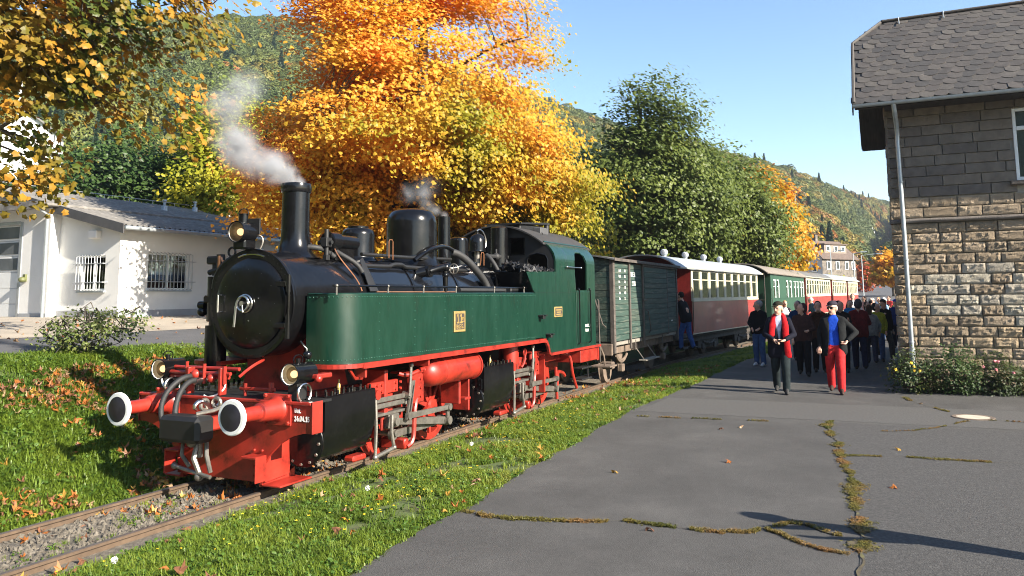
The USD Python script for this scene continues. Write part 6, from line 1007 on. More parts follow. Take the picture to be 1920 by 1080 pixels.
def tree(name, label, foot, blobs, mleaf, mbark, size, nclus, per, shape=MAPLE8, trunk=.25, limbs=9, crad=.5, seed=1, group=None, gap=.38, top=None, shell=.5, flat=.5, lean=None, cat='tree', upb=.6, twigs=True, cpart='crown', bare=.0):
    rng = np.random.default_rng(seed); foot = np.array(foot, float)
    C = in_blobs(blobs, nclus, rng, shell=shell, gap=gap, seed=seed); mid = np.average([b[0] for b in blobs], axis=0, weights=[np.prod(b[1]) for b in blobs])
    t = thing(name, label, cat, foot, group=group)
    topz = C[:, 2].max() * .9 + foot[2] * .1 if top is None else top
    tp = spline([foot, foot * .6 + np.r_[mid[:2], foot[2]] * .4 + V3(0, 0, (topz - foot[2]) * .3), V3(mid[0], mid[1], foot[2] + (topz - foot[2]) * .65), V3(mid[0], mid[1], topz)], 16)
    tr_ = trunk * np.linspace(1, .12, 16) ** .8; tr_[0] *= 1.35
    bm = B().tube(tp, tr_, 9)
    ends = C[rng.choice(len(C), min(limbs, len(C)), replace=False)]
    nodes = [tp[5:]]; rad = [tr_[5:]]
    for e in ends:
        zt = np.clip(e[2] - .55 * np.linalg.norm((e - mid)[:2]), tp[3, 2], tp[-2, 2]); i = int(np.argmin(abs(tp[:, 2] - zt)))
        q = spline([tp[i], tp[i] * .5 + e * .5 + V3(0, 0, .08 * np.linalg.norm(e - tp[i])) + rng.normal(0, .12, 3), e], 9); r = tr_[i] * .55 * np.linspace(1, .2, 9)
        bm.tube(q, r, 6); nodes.append(q[2:]); rad.append(r[2:])
    nodes, rad = np.vstack(nodes), np.concatenate(rad)
    if twigs:
        for c in C[::2]:
            i = int(np.argmin(np.linalg.norm(nodes - c, axis=1) + .5 * np.maximum(0, nodes[:, 2] - c[2])))
            m = (nodes[i] + c) / 2 + rng.normal(0, .08, 3) + V3(0, 0, .05)
            bm.tube([nodes[i], m, c], [min(rad[i] * .5, .035), .014, .006], 4, False)
    put(t, 'trunk', bm, mbark, True)
    k = np.repeat(np.arange(len(C)), per); off = rng.normal(0, 1, (len(k), 3)) * V3(crad, crad, crad * flat)
    outw = C - mid; outw /= np.linalg.norm(outw, axis=1, keepdims=True) + 1e-9
    off[:, 2] -= .35 * (off[:, 0] * outw[k, 0] + off[:, 1] * outw[k, 1]) * .8
    nrm = outw[k] * .55 + V3(-.12, -.50, upb + .15)
    put(t, cpart, leaves(C[k] + off, nrm, size, shape, rng), mleaf, False)
    return t
mBark = look('bark', (.085, .07, .055), .95, var=.4, scale=7, bump=.7, bscale=25, stretch=(3, 3, .7))
lMaple = leaf_look('maple_leaves', [(.30, .28, .025), (.64, .38, .04), (.82, .39, .055), (.84, .33, .06), (.80, .265, .06), (.68, .19, .045)], .6, .55, spread=.5, namp=1.1, grad=((0, .04, .028), -.04 * 4.2 - .028 * 6.2))
lMapleL = leaf_look('left_maple_leaves', [(.08, .11, .018), (.24, .17, .022), (.50, .24, .03), (.60, .24, .04), (.58, .17, .04), (.44, .14, .05)], .9, .5, spread=.6)
lGreen = leaf_look('oak_leaves', [(.07, .10, .02), (.12, .155, .03), (.17, .20, .04), (.26, .24, .04)], .5, .42)
lDark = leaf_look('dark_leaves', [(.03, .065, .016), (.055, .10, .022), (.09, .13, .025), (.18, .17, .03)], .5, .4)
lYellow = leaf_look('yellow_leaves', [(.14, .20, .02), (.30, .31, .025), (.50, .42, .03), (.56, .40, .03), (.48, .22, .028)], .5, .5)
lOrange = leaf_look('orange_leaves', [(.38, .25, .016), (.60, .27, .016), (.62, .20, .016), (.46, .11, .016)], .6, .35)
lBirch = leaf_look('birch_leaves', [(.10, .15, .03), (.22, .26, .05), (.32, .32, .06)], .6, .4)
lRed = leaf_look('red_leaves', [(.35, .10, .03), (.50, .08, .03), (.40, .05, .03)], .6, .3)

mz = lambda x, y: float(zg(x, y))
tree('maple_tree', 'large maple in bright orange autumn leaf behind the locomotive', (12.1, 5.2, mz(12.1, 5.2)),
     [((11.7, 4.8, 6.2), (3.9, 4.0, 3.6)), ((11.2, 5.1, 8.8), (3.1, 2.8, 3.4)), ((12.2, 2.3, 5.3), (2.5, 2.2, 2.2)), ((10.8, 7.2, 5.4), (2.5, 2.3, 2.4)), ((13.2, 2.2, 4.4), (2.3, 2.2, 1.9)), ((11.6, 4.5, 11.2), (2.2, 2.0, 1.8)), ((12.4, 2.9, 8.7), (1.6, 1.6, 2.1))],
     lMaple, mBark, .105, 900, 210, SPRAY, .30, 24, .43, 11, gap=.39, shell=.58, flat=.36)
tree('maple_tree', 'near maple with green, orange and brown leaves reaching in from the left edge', (.9, 7.0, mz(.9, 7.0)),
     [((1.2, 6.2, 6.9), (1.3, 1.4, 1.6)), ((1.6, 5.0, 6.6), (1.2, 1.3, 1.2)), ((2.2, 3.7, 6.9), (.9, 1.2, .9)), ((1.7, 4.9, 5.2), (.9, 1.0, .6)), ((1.4, 6.0, 4.3), (.8, .7, .8)), ((2.5, 3.6, 5.0), (.5, .9, .35)), ((.4, 8, 7.2), (2, 2, 2))],
     lMapleL, mBark, .12, 470, 36, MAPLE8, .13, 16, .27, 23, gap=.40, shell=.2, flat=.6, top=7.6)
tree('oak_tree', 'tall green tree behind the boxcar and first coach', (31.5, 3.2, mz(31.5, 3.2)),
     [((31.2, 3.5, 6.5), (4, 4.0, 4.2)), ((31.1, 3.2, 10.2), (2.6, 2.3, 2.9)), ((30.9, 5.4, 7.0), (3, 2.4, 3.0))],
     lGreen, mBark, .21, 700, 75, OVAL, .32, 12, .5, 31, gap=.36, shell=.5)
tree('oak_tree', 'lower broad green tree with a few orange sprays right of the tall green one', (36.6, .9, mz(36.6, .9)),
     [((36.2, .8, 6.2), (3.6, 2.9, 3.4)), ((36.6, -.3, 5.2), (3, 2.1, 2.7)), ((34.5, 2.4, 7.6), (3, 2, 2.6))],
     lGreen, mBark, .21, 600, 70, OVAL, .28, 12, .5, 37, gap=.36, shell=.5)
tree('maple_tree', 'small orange maple at the right end of the green trees above the coaches', (46, -.6, mz(46, -.6)),
     [((45.6, -.4, 6.2), (2.4, 1.6, 3.0)), ((45.6, -1.1, 5.0), (2.2, 1.3, 1.9)), ((45, .2, 8.6), (1.5, .9, 1.5))], lOrange, mBark, .22, 260, 62, MAPLE8, .2, 8, .45, 41)
tree('linden_tree', 'yellow green tree rising behind the ridge of the white shed', (18.5, 17.4, mz(18.5, 17.4)),
     [((17.6, 17.6, 6.6), (2.4, 2.2, 2.6)), ((17.4, 17.7, 8.9), (1.7, 1.6, 1.7)), ((18.6, 16.2, 6.2), (2.2, 1.8, 1.8))], lYellow, mBark, .18, 380, 70, OVAL, .2, 9, .42, 43)
tree('alder_tree', 'dark green tree behind the left half of the white shed', (16.4, 22.8, mz(16.4, 22.8)),
     [((16.4, 22.6, 6.6), (2.6, 2.8, 2.8)), ((15.8, 24.8, 6.0), (2.2, 2.0, 2.3)), ((17.2, 20.6, 6.2), (2.2, 1.7, 2.2)), ((14.6, 27.2, 5.4), (2.2, 2.4, 2.3))], lDark, mBark, .20, 380, 60, OVAL, .24, 9, .46, 47)
tree('birch_tree', 'slender pale green birch behind the yellow tree and the steam', (28.6, 28.6, mz(28.6, 28.6)),
     [((28.6, 28.6, 11), (1.6, 1.7, 4.6)), ((28.4, 28.4, 14.8), (.9, .9, 2.2))], lBirch, mBark, .28, 190, 26, OVAL, .16, 7, .42, 53, gap=.42)
tree('street_maple', 'small orange maple beside the street left of the stone station house', (99, -7.4, mz(99, -7.4)),
     [((99, -7.3, 5.2), (2.0, 1.5, 1.9)), ((99, -7.0, 4.3), (1.9, 1.4, 1.4))], lOrange, mBark, .5, 150, 30, MAPLE8, .2, 7, .6, 59, cat='tree')
tree('shrub', 'sparse leaning bush on the grass bank in front of the white shed', (1.7, 4.6, mz(1.7, 4.6)),
     [((1.65, 4.6, 1.60), (.45, .5, .36)), ((1.85, 4.0, 1.68), (.35, .5, .22)), ((1.5, 5.0, 1.5), (.35, .35, .3))], leaf_look('bush_leaves', [(.05, .09, .02), (.16, .19, .05), (.26, .27, .10), (.30, .20, .08)], 2.0, .35), mBark, .055, 150, 13, OVAL, .02, 12, .1, 61, cat='bush', gap=.3, top=1.9, cpart='foliage')
# bushes behind the shed, by the houses and against the far platform
for (x, y, r, h, lk, sd, lb) in [(84, 2.5, 2.2, 2.6, lDark, 71, 'dark bush at the near corner of the brown roofed house'), (92, -.8, 1.6, 2.4, lYellow, 72, 'yellowish bush beside the street foot, right of the brown roofed house'), (118, -4.0, .65, 4.2, lRed, 73, 'dark red shrub beside the stone wall of the far house')]:
    z = mz(x, y); tree('shrub', lb, (x, y, z), [((x, y, z + h * .5), (r, r, h * .55))], lk, mBark, .4, 60, 24, OVAL, .05, 5, .5, sd, cat='bush', twigs=False, cpart='foliage')

# woods on the hills: one mass, with a few trees that stand out
def crown_proto(path, lk, seed, conif=False):
    rng = np.random.default_rng(seed); NL = 900; d = rng.normal(0, 1, (NL, 3)); d[:, 2] = abs(d[:, 2]) * 1.1 - .35; d /= np.linalg.norm(d, axis=1, keepdims=True)
    if conif: h = rng.uniform(0, 1, NL); p = np.stack([np.cos(d[:, 0] * 9) * (1 - h) * .45, np.sin(d[:, 0] * 9) * (1 - h) * .45, h * 2.2 - .4], 1)
    else: p = d * (V3(1, 1, 1.05)) * (.72 + .4 * meshkit.fbm(d * 2.1 + seed, 3, seed))[:, None]
    usdkit.mesh(stage, path, leaves(p, d * 1.0 + V3(0, 0, .4), .19, OVAL, rng, .5), lk)
lW = [leaf_look('wood_%d' % i, c, .08, .2) for i, c in enumerate([[(.06, .085, .022), (.085, .11, .028), (.11, .13, .034)], [(.09, .11, .028), (.13, .15, .032), (.18, .17, .038)], [(.15, .15, .03), (.25, .19, .034), (.32, .22, .036)], [(.18, .11, .028), (.32, .13, .03), (.38, .12, .034)], [(.018, .04, .018), (.028, .055, .022)]])]
def wood(name, label, P, nv, n, size, probs, seed, gapf=None, mask=None):
    rng = np.random.default_rng(seed); pi = UsdGeom.PointInstancer.Define(stage, '/World/' + name); rel = pi.CreatePrototypesRel()
    UsdGeom.Scope.Define(stage, f'/World/{name}/kinds')
    for k, lk in enumerate(lW):
        p = f'/World/{name}/kinds/crown_{k}'; crown_proto(p, lk, seed + k, k == 4); rel.AddTarget(p)
    u = rng.uniform(0, P.shape[0] - 1.001, n); w = rng.uniform(0, nv - 1.001, n)
    if gapf is not None: keep = gapf(u / (P.shape[0] - 1), w / (nv - 1)); u, w = u[keep], w[keep]
    i, j = u.astype(int), w.astype(int); a, b = (u - i)[:, None], (w - j)[:, None]
    q = (P[i, j] * (1 - a) + P[i + 1, j] * a) * (1 - b) + (P[i, j + 1] * (1 - a) + P[i + 1, j + 1] * a) * b
    if mask is not None: q = q[mask(q)]
    s = size * rng.uniform(.6, 1.35, len(q)); q[:, 2] += s * .55
    cl = meshkit.fbm(q / 40.0, 3, seed) + rng.normal(0, .13, len(q)); order = np.cumsum(probs)
    idx = np.searchsorted(order, np.clip((cl - .2) / .6, 0, .999) * order[-1])
    pi.CreateProtoIndicesAttr(Vt.IntArray.FromNumpy(idx.astype(np.int32))); pi.CreatePositionsAttr(Vt.Vec3fArray.FromNumpy(q.astype(np.float32)))
    pi.CreateScalesAttr(Vt.Vec3fArray.FromNumpy((s[:, None] * np.stack([np.ones(len(q)), np.ones(len(q)), rng.uniform(.8, 1.25, len(q))], 1)).astype(np.float32)))
    yaw = rng.uniform(0, 2 * PI, len(q)); pi.CreateOrientationsAttr(Vt.QuathArray([Gf.Quath(float(math.cos(t / 2)), 0, 0, float(math.sin(t / 2))) for t in yaw]))
    meta('/World/' + name, label, 'forest', None, 'stuff')
wood('hill_forest', 'dense green forest covering the long hill behind the left trees', HL, nvL, 9500, 3.5, [.5, .32, .12, .05, .005], 81, gapf=lambda u, v: ~((v > .80) & (v < .86) & (u > .3)))
wood('autumn_forest', 'mixed green and autumn coloured forest on the hill behind the far houses', HR, nvR, 3000, 3.3, [.22, .32, .28, .15, .012], 91)
wood('forest_behind', 'wooded hillside behind the viewpoint', HO, nvO, 1500, 6.0, [.4, .35, .15, .05, .05], 97)
wood('roadside_forest', 'green wood rising on the right of the climbing street', HR2, nvR2, 420, 4.0, [.4, .35, .15, .05, .05], 95)
# ---------------------------------------------------------------- grass, leaves, cracks, small things
def instancer(name, label, cat, protos, pos, idx, scale, yaw, tilt=None, parent='/World'):
    p = num(parent, name); pi = UsdGeom.PointInstancer.Define(stage, p); rel = pi.CreatePrototypesRel(); UsdGeom.Scope.Define(stage, p + '/kinds')
    for k, (m, lk) in enumerate(protos):
        q = f'{p}/kinds/kind_{k}'; usdkit.mesh(stage, q, m, lk); rel.AddTarget(q)
    pi.CreateProtoIndicesAttr(Vt.IntArray.FromNumpy(np.asarray(idx, np.int32))); pi.CreatePositionsAttr(Vt.Vec3fArray.FromNumpy(np.asarray(pos, np.float32)))
    sc = np.asarray(scale, np.float32); sc = np.repeat(sc[:, None], 3, 1) if sc.ndim == 1 else sc; pi.CreateScalesAttr(Vt.Vec3fArray.FromNumpy(sc))
    qs = []
    for k, t in enumerate(yaw):
        q = Gf.Rotation(Gf.Vec3d(0, 0, 1), math.degrees(float(t)))
        if tilt is not None: q = q * Gf.Rotation(Gf.Vec3d(float(tilt[k][0]), float(tilt[k][1]), 0), float(tilt[k][2])) 
        g = q.GetQuat(); qs.append(Gf.Quath(float(g.GetReal()), *[float(c) for c in g.GetImaginary()]))
    pi.CreateOrientationsAttr(Vt.QuathArray(qs)); meta(p, label, cat, None, 'stuff'); return p
rg = np.random.default_rng(21)
def tuft(n, rad, h, w, bend_, rng):
    v, f = [], []
    for k in range(n):
        a, r = rng.uniform(0, 2 * PI), rad * math.sqrt(rng.uniform()); b = V3(r * math.cos(a), r * math.sin(a), -.01); t = rng.uniform(0, 2 * PI); d = V3(math.cos(t), math.sin(t), 0); e = V3(-d[1], d[0], 0) * w * rng.uniform(.6, 1.2)
        H_ = h * rng.uniform(.5, 1.15); q = bend_ * rng.uniform(.3, 1.3); m_ = b + d * q * H_ * .35 + V3(0, 0, H_ * .6); tip = b + d * q * H_ + V3(0, 0, H_ * (1 - .25 * q)); i = len(v)
        v += [b - e, b + e, m_ + e * .7, m_ - e * .7, tip]; f += [(i, i + 1, i + 2), (i, i + 2, i + 3), (i + 3, i + 2, i + 4)]
    return np.array(v), np.array(f)
def herb(n, rad, h, size, rng):
    a = rng.uniform(0, 2 * PI, n); r = rad * np.sqrt(rng.uniform(0, 1, n)); p = np.stack([r * np.cos(a), r * np.sin(a), rng.uniform(.2, 1, n) * h], 1)
    return leaves(p, np.tile(V3(0, 0, 1.0), (n, 1)), size, OVAL, rng, .5)
lGrass = leaf_look('grass_blades', [(.09, .14, .016), (.145, .205, .022), (.20, .24, .03), (.26, .25, .06), (.32, .27, .11)], .9, .35, spread=.45)
lGrass2 = leaf_look('grass_blades_bank', [(.08, .135, .016), (.135, .20, .022), (.19, .235, .028), (.26, .25, .06)], .7, .35, spread=.45)
lHerb = leaf_look('clover_leaves', [(.06, .12, .018), (.095, .16, .024), (.14, .19, .034)], 1.5, .3)
lYel = look('yellow_flower', (.75, .52, .02), .6)
tufts = [(tuft(16, .055, .085, .0045, .8, rg), lGrass) for _ in range(4)] + [(tuft(14, .06, .06, .004, 1.2, rg), lGrass) for _ in range(2)] + [(herb(16, .07, .05, .035, rg), lHerb) for _ in range(2)]
tuftsB = [(tuft(16, .07, .11, .006, .9, rg), lGrass2) for _ in range(4)] + [(tuft(14, .07, .07, .005, 1.2, rg), lGrass2) for _ in range(2)] + [(herb(16, .08, .06, .045, rg), lHerb) for _ in range(2)]
def scatter(n, x0, x1, o0, o1, dens=None, edge=None):
    x = rg.uniform(x0, x1, n); o = rg.uniform(o0, o1, n); y = o + bend(x)
    if edge is not None: k = y > edge(x) + .0; x, y, o = x[k], y[k], o[k]
    if dens is not None: k = rg.uniform(0, 1, len(x)) < dens(x, o); x, y = x[k], y[k]
    return np.stack([x, y, zg(x, y)], 1)
edge_ = lambda x: np.interp(x, ex, ey_)
dv = lambda x, o: np.clip((meshkit.fbm(np.stack([x * 1.1, o * 1.6, x * 0], 1), 3, 4) - .30) * 4.5, .06, 1) * np.clip((-.55 - o) / .3, .25, 1)
P_ = np.vstack([scatter(26000, -6, 6, -3.4, -.62, dv, edge_), scatter(14000, 6, 18, -3.2, -.66, dv, edge_), scatter(6000, 18, 42, -3.0, -1.2, dv, edge_)])
n_ = len(P_); instancer('verge_grass', 'grass verge with clover between the near rail and the asphalt', 'grass', tufts, P_, rg.choice(8, n_, p=[.16] * 4 + [.10] * 2 + [.08] * 2), rg.uniform(.7, 1.25, n_) * np.clip(1 + (P_[:, 0] - 8) * .03, 1, 1.9), rg.uniform(0, 6.28, n_))
db = lambda x, o: np.clip((meshkit.fbm(np.stack([x * .9, o * 1.2, x * 0], 1), 3, 14) - .32) * 4.6, .05, 1) * np.clip((o - .55) / .5, .2, 1)
P_ = np.vstack([scatter(26000, -3, 6.5, .64, 5.0, db), scatter(9000, 6.5, 16, .7, 5.0, db), scatter(5000, 16, 40, 1.5, 6, db)])
n_ = len(P_); instancer('bank_grass', 'green grass bank rising behind the track on the left', 'grass', tuftsB, P_, rg.choice(8, n_, p=[.16] * 4 + [.10] * 2 + [.08] * 2), rg.uniform(.8, 1.5, n_), rg.uniform(0, 6.28, n_))
P_ = scatter(900, -5.5, 4, -.5, .5, lambda x, o: np.clip((meshkit.fbm(np.stack([x * 2, o * 3, x * 0], 1), 2, 24) - .45) * 4, 0, 1))
n_ = len(P_); instancer('track_weeds', 'weeds and thin grass growing between the rails', 'weeds', tufts, P_ + V3(0, 0, .025), rg.choice(8, n_), rg.uniform(.5, .9, n_), rg.uniform(0, 6.28, n_))
# ballast stones between the rails
st = [(hull(rg.normal(0, 1, (12, 3)) * (.016, .013, .010)), mBallast) for _ in range(3)]
P_ = scatter(5200, -6, 6, -.52, .52); n_ = len(P_); instancer('ballast_stones', 'grey brown ballast stones between the rails', 'stones', st, P_ + V3(0, 0, .03), rg.choice(3, n_), rg.uniform(.6, 1.7, n_), rg.uniform(0, 6.28, n_))
# fallen leaves
lf = [leaf_look('fallen_%d' % k, c, 3.0, .2) for k, c in enumerate([[(.30, .10, .025), (.38, .14, .03)], [(.38, .22, .04), (.42, .28, .07)], [(.17, .075, .04), (.25, .12, .065)], [(.30, .19, .10), (.36, .26, .16)]])]
def flat(shape, s, cup): T, F = leaf_template(shape, cup); return T * s, F
lp = [(flat(MAPLE, .085, q), l) for l in lf for q in (.6, -.8)]
dl = lambda x, o: np.clip((meshkit.fbm(np.stack([x * 1.3, o * 1.3, x * 0], 1), 3, 44) - .44) * 7, .03, 1)
P_ = np.vstack([scatter(6200, -3, 4.5, .75, 3.9, dl), scatter(900, -6, 6, -.5, .5, dl), scatter(330, -5, 12, -3.2, -.65, dl, edge_), scatter(420, 8.5, 16, -2.6, -.2, dl, edge_), scatter(160, 4, 12, 1.2, 5), scatter(260, 0, 22, 5.5, 11)])
zl = np.where(abs(P_[:, 1]) < .55, .035, np.where(P_[:, 1] > 5, .06, np.where(P_[:, 1] > .6, rg.uniform(.05, .12, len(P_)), .06))); n_ = len(P_)
instancer('fallen_leaves', 'orange and brown maple leaves scattered over grass bank, track and verge', 'leaves', lp, P_ + np.stack([0 * zl, 0 * zl, zl], 1), rg.choice(8, n_, p=[.2, .17, .06, .06, .20, .17, .08, .06]), rg.uniform(.5, 1.2, n_), rg.uniform(0, 6.28, n_), np.stack([rg.normal(0, 1, n_), rg.normal(0, 1, n_), rg.uniform(0, 38, n_)], 1))
for k, (x, y, lb) in enumerate([(3.0, -4.98, 'brown orange curled leaf alone on the open asphalt left of the crack'), (1.95, -3.9, 'small yellow leaf on the asphalt near the grass edge'), (5.3, -4.45, 'small orange leaf on the asphalt far from the crack'), (5.55, -4.7, 'small yellow brown leaf beside another on the asphalt'), (2.35, -6.75, 'brown leaf lying right of the mossy crack'), (4.55, -6.8, 'tan leaf on the rough asphalt before the manhole'), (-.05, -4.85, 'orange leaf caught in the grassy cross crack'), (9.3, -7.2, 'pale brown leaf on the asphalt before the bushes')]):
    m, lk_ = lp[(k * 2) % 8]; single('fallen_leaf', B().add(m, rot(k * 1.3, (x, y, .125), ry=.35, rx=.25)), lk_, lb, 'leaf', 'leaves on the asphalt', smooth=False)
# yellow flowers, dandelion clocks, daisies
fl = (np.array([(.012 * math.cos(a), .012 * math.sin(a), .075 + .004 * (i % 2)) for i, a in enumerate(np.linspace(0, 2 * PI, 9)[:-1])] + [(0, 0, .07)]), np.array([(8, i, (i + 1) % 8) for i in range(8)]))
P_ = scatter(420, -5, 9, -2.6, -.7, lambda x, o: np.clip((meshkit.fbm(np.stack([x * .8, o, x * 0], 1), 2, 64) - .42) * 5, 0, 1), edge_); n_ = len(P_)
instancer('verge_flowers', 'tiny yellow flowers in the verge grass', 'flowers', [(fl, lYel)], P_, np.zeros(n_), rg.uniform(.6, 1.2, n_), rg.uniform(0, 6.28, n_))
lWf = look('white_flower', (.75, .75, .72), .6); P_ = np.stack([rg.normal(6.1, .35, 60), rg.normal(4.6, .25, 60), 0 * rg.normal(0, 1, 60)], 1); P_[:, 2] = zg(P_[:, 0], P_[:, 1]) + rg.uniform(.05, .28, 60)
instancer('white_flowers', 'white flowers on thin stems at the top of the bank beside the smokebox', 'flowers', [(fl, lWf)], P_, np.zeros(60), rg.uniform(.8, 1.4, 60), rg.uniform(0, 6.28, 60))
for k, (x, y, lb) in enumerate([(-2.6, -1.55, 'white dandelion clock nearest the left corner of the verge'), (-.15, -2.05, 'white dandelion clock in the middle of the verge'), (2.4, -1.85, 'dandelion clock on a tall bent stem beside the second wheel')]):
    z = float(zg(x, y)); d = thing('dandelion', lb, 'dandelion', (x, y, z), group='dandelion clocks'); put(d, 'stem', B().tube([(x, y, z), (x + .01, y, z + .16)], .003, 5), lHerb); rr = np.random.default_rng(k); dd_ = rr.normal(0, 1, (90, 3)); dd_ /= np.linalg.norm(dd_, axis=1, keepdims=True)
    put(d, 'clock', leaves(V3(x + .01, y, z + .17) + dd_ * .022, dd_, .012, OVAL, rr, .8), lWf, False)
# cracks in the asphalt with moss and dry grass
lMoss = leaf_look('moss', [(.08, .085, .018), (.15, .125, .03), (.22, .12, .045), (.26, .13, .055), (.24, .15, .08)], 2.5, .25)
mCrack = look('crack_dirt', (.045, .036, .026), .95, ramp=[(.3, (.03, .026, .02)), (.55, (.07, .055, .03)), (.75, (.11, .11, .03))], scale=9)
def crack(line, w, n, dens=1.0, name='crack_moss', lb='', h=.022, wob=.05):
    q = spline(line, n) if len(line) > 2 else np.linspace(line[0], line[1], n); q = q + np.stack([meshkit.fbm(np.stack([q[:, 0] * 5, q[:, 1] * 5, q[:, 0] * 0 + k], 1), 3, k) - .5 for k in (1, 2)], 1) * wob * 2
    wd = w * np.clip(meshkit.fbm(np.stack([q[:, 0] * 4.3, q[:, 1] * 4.3, q[:, 0] * 0], 1), 3, 9) * 3.4 - 1.15, .13, 1.6)
    single(name + '_dirt', ribbon(q[:, 0], q[:, 1], -wd, wd, 0, n, lambda x, y: x * 0 + .108, 3), mCrack, kind='structure', smooth=False)
    i = rg.integers(0, n, int(n * 26 * dens)); off = rg.normal(0, .55, len(i)) * wd[i]; P = np.stack([q[i, 0] + rg.normal(0, .02, len(i)), q[i, 1] + off, np.full(len(i), .108)], 1); k_ = wd[i] > w * .25; P = P[k_]
    instancer(name, lb, 'moss', [(tuft(12, .016, h * .55, .0024, 1.2, rg), lMoss), (tuft(8, .012, h * 1.2, .0018, 1.3, rg), lMoss), (herb(9, .016, .010, .011, rg), lMoss)], P, rg.choice(3, len(P), p=[.4, .12, .48]), rg.uniform(.6, 1.4, len(P)), rg.uniform(0, 6.28, len(P)))
crack([(6.8, -5.93), (5.6, -5.93), (4.84, -6.08), (3.9, -6.15), (3.14, -6.27), (1.87, -6.39), (.57, -6.48), (-.6, -6.50), (-3, -6.6)], .07, 240, 1.5, 'crack_moss', 'moss and dry grass filling the long crack that runs away through the asphalt')
crack([(-.15, -3.13), (-.14, -3.83), (.1, -4.5), (.15, -4.62), (.13, -4.96), (.3, -5.67), (.53, -5.79), (.45, -6.3)], .020, 90, .9, 'crack_moss', 'grass in the crack that crosses the asphalt towards the verge', .03)
crack([(3.9, -6.15), (4.02, -6.5), (4.1, -6.88), (4.1, -7.4), (4.21, -8.1), (4.3, -9.2)], .028, 80, .9, 'crack_moss', 'moss in the crack running right from the long crack')
crack([(6.09, -3.0), (6.15, -3.6), (6.25, -4.3), (6.34, -4.98)], .012, 50, .5, 'crack_moss', 'thin line of moss in the far joint of the asphalt', .015)
crack([(.45, -5.75), (.2, -5.95), (.0, -6.2), (-.05, -6.5)], .010, 40, .7, 'crack_moss', 'fine mossy crack beside the long crack near the camera', .012)
crack([(6.0, -6.6), (6.6, -7.3), (7.3, -7.7), (7.6, -8.8)], .014, 50, .5, 'crack_moss', 'thin moss crack that runs towards the manhole', .012)
crack([(10.2, -6.95), (9.6, -7.1), (9.1, -7.3), (8.4, -7.6)], .03, 40, .7, 'crack_moss', 'weeds in the gutter line before the bushes', .03)
mh = thing('manhole_cover', 'round manhole cover with pale concrete centre in the asphalt', 'manhole cover', (7.91, -7.9, .1)); put(mh, 'rim', B().lathe([(.24, .102), (.24, .112), (.30, .112), (.305, .102)], (7.91, -7.9, 0), 'z', 40), cRust, False); put(mh, 'lid', B().lathe([(0, .113), (.18, .112), (.24, .109)], (7.91, -7.9, 0), 'z', 40), look('concrete_lid', (.42, .37, .29), .9, var=.15, scale=8, bump=.3, bscale=60), False)
# bushes against the house
lShr = [leaf_look('house_bush_%d' % k, c, 2.2, .3, spread=.6) for k, c in enumerate([[(.022, .05, .012), (.05, .07, .015), (.12, .10, .02), (.30, .20, .03)], [(.025, .055, .014), (.05, .085, .018), (.10, .12, .025)], [(.03, .05, .015), (.06, .075, .02), (.14, .09, .03), (.22, .10, .05)]])]
def bush(label, c, r, lk, seed, n, flower=None, size=.05):
    t = tree('bush', label, (c[0], c[1], .1), [((c[0], c[1], .1 + r[2] * .72), r), ((c[0] + .1, c[1] - r[1] * .4, .1 + r[2] * .5), (r[0] * .8, r[1] * .7, r[2] * .7))], lk, mBark, size, n, 16, OVAL, .02, 12, .075, seed, cat='bush', gap=.22, shell=.3, flat=.8, twigs=False, cpart='foliage', group=None)
    if flower:
        rr = np.random.default_rng(seed); fm = look('blossom_%d' % seed, flower, .6)
        for k in range(5):
            a = rr.uniform(2.4, 3.9); q = V3(c[0] + r[0] * math.cos(a) * .9, c[1] + rr.uniform(-.8, .8) * r[1], .1 + r[2] * rr.uniform(.9, 1.5)); pd = rr.normal(0, 1, (14, 3)); pd /= np.linalg.norm(pd, axis=1, keepdims=True)
            put(t, 'blossom', leaves(q + pd * .02, pd, .05, OVAL, rr, .2), fm, False)
bush('low bush with yellowing leaves and yellow flowers left below the downpipe', (11.2, -7.15, 0), (.55, .48, .50), lShr[0], 201, 190, (.80, .55, .05))
bush('fuller green bush in the middle below the stone wall', (11.2, -7.85, 0), (.55, .50, .56), lShr[1], 203, 210, None)
bush('rose bush with a few pink blossoms at the right below the stone wall', (11.3, -8.6, 0), (.5, .45, .46), lShr[2], 207, 170, (.62, .22, .24))
bush('reddish brown low bush at the right edge below the wall', (11.45, -9.25, 0), (.4, .4, .34), lShr[2], 209, 110, None)
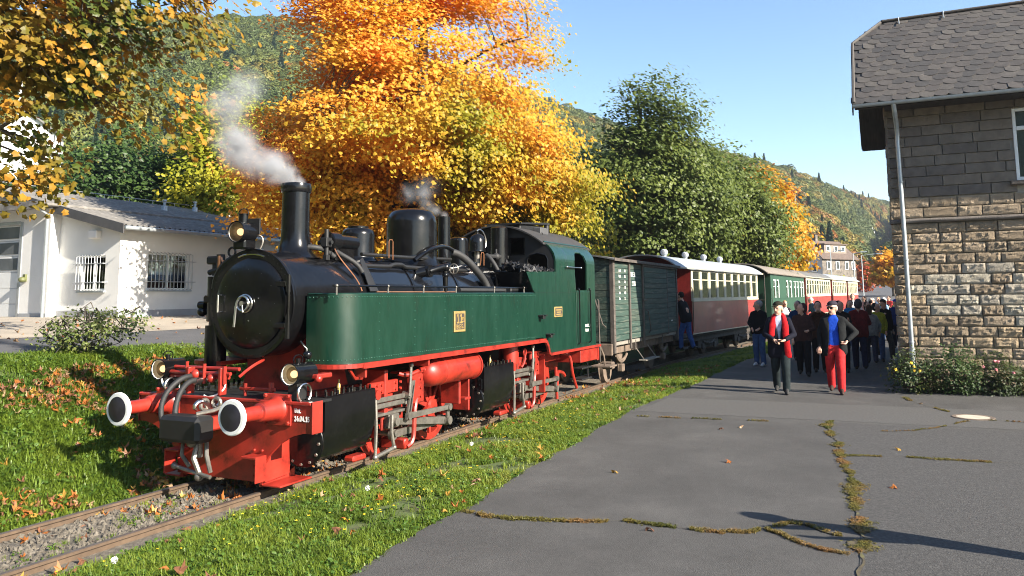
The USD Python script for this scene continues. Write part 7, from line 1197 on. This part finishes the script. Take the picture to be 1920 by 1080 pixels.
# ---------------------------------------------------------------- steam
def plume(name, label, path, radii, dens, seed, n=9):
    pts = spline(path, n); rad = np.interp(np.linspace(0, 1, n), np.linspace(0, 1, len(radii)), radii); rr = np.random.default_rng(seed)
    q = pts + rr.normal(0, .22, pts.shape) * rad[:, None] * np.r_[0, np.ones(n - 1)][:, None]
    m = fuse([hullm([(q[i], rad[i] * 1.02)], 2) for i in range(n)] + [hullm([(q[i], rad[i] * .98), (q[i + 1], rad[i + 1] * .98)], 2) for i in range(n - 1)])
    N = {'g': ('geometry', {}), 'n': ('noise_texture', {'scale': 3.6, 'detail': 5.0, 'roughness': .62, 'distortion': .6}), 'm': ('map_range', {'from_min': .36, 'from_max': .66, 'to_min': 0.0, 'to_max': 1.0, 'clamp': True}), 'v': ('principled_volume', {'color': (.95, .955, .96), 'anisotropy': .1})}
    Lk = [('g.position', 'n.vector'), ('n.fac', 'm.value')]; prev = None
    for i in range(n):
        r = float(rad[i]); N[f'p{i}'] = ('mapping', {'mapping_type': 'point', 'location': tuple(-q[i] / r), 'scale': (1 / r,) * 3}); N[f's{i}'] = ('gradient_texture', {'gradient_type': 'quadratic_sphere'}); Lk += [('g.position', f'p{i}.vector'), (f'p{i}.vector', f's{i}.vector')]
        w = float(dens * (1 - .8 * (i / (n - 1)) ** 1.3) * .25 / max(r, .08)); N[f'w{i}'] = ('math', {'math_type': 'multiply_add', 'value2': w, 'value3': 0.0}); Lk.append((f's{i}.fac', f'w{i}.value1'))
        if prev: Lk.append((prev, f'w{i}.value3'))
        prev = f'w{i}.value'
    N['d'] = ('math', {'math_type': 'multiply'}); Lk += [(prev, 'd.value1'), ('m.result', 'd.value2'), ('d.value', 'v.density')]
    mt = usdkit.material(stage, '/World/Looks/' + name, N, Lk, volume='v.volume')
    single(name, m, mt, label, 'steam', None, 'stuff', smooth=True)
plume('chimney_steam', 'white steam rising from the chimney and drifting left', [(1.13, 0, 3.52), (1.05, .15, 3.68), (.92, .42, 3.86), (.80, .68, 3.98), (.74, .82, 4.22), (.78, .78, 4.50), (.88, .62, 4.80)], [.15, .24, .30, .36, .38, .36, .34], 27.0, 3, 12)
plume('valve_steam', 'thin steam from the safety valve pipe behind the steam dome', [(4.80, -.06, 3.44), (4.7, .1, 3.58), (4.6, .3, 3.70), (5.0, .2, 4.0)], [.10, .20, .26, .30], 5.0, 9, 7)
person('bystander with raised arm just right of the view', .2, -8.95, 2.9, 1.78, K, NAVY, 'dark', pose='stand', arms=dict(l=[(.1, .3, 1.25), (.3, .25, 1.45)], r=[(.1, -.3, 1.25), (.25, -.1, 1.5)]), group=None)
# ---------------------------------------------------------------- haze
single('haze', B().box(-650, 1450, -560, 860, -8, 160), usdkit.material(stage, '/World/Looks/haze', {'v': ('principled_volume', {'color': (.80, .88, 1.0), 'density': .00022, 'anisotropy': .3})}, volume='v.volume'), 'thin autumn haze in the air over the valley', 'haze', None, 'stuff', smooth=False)
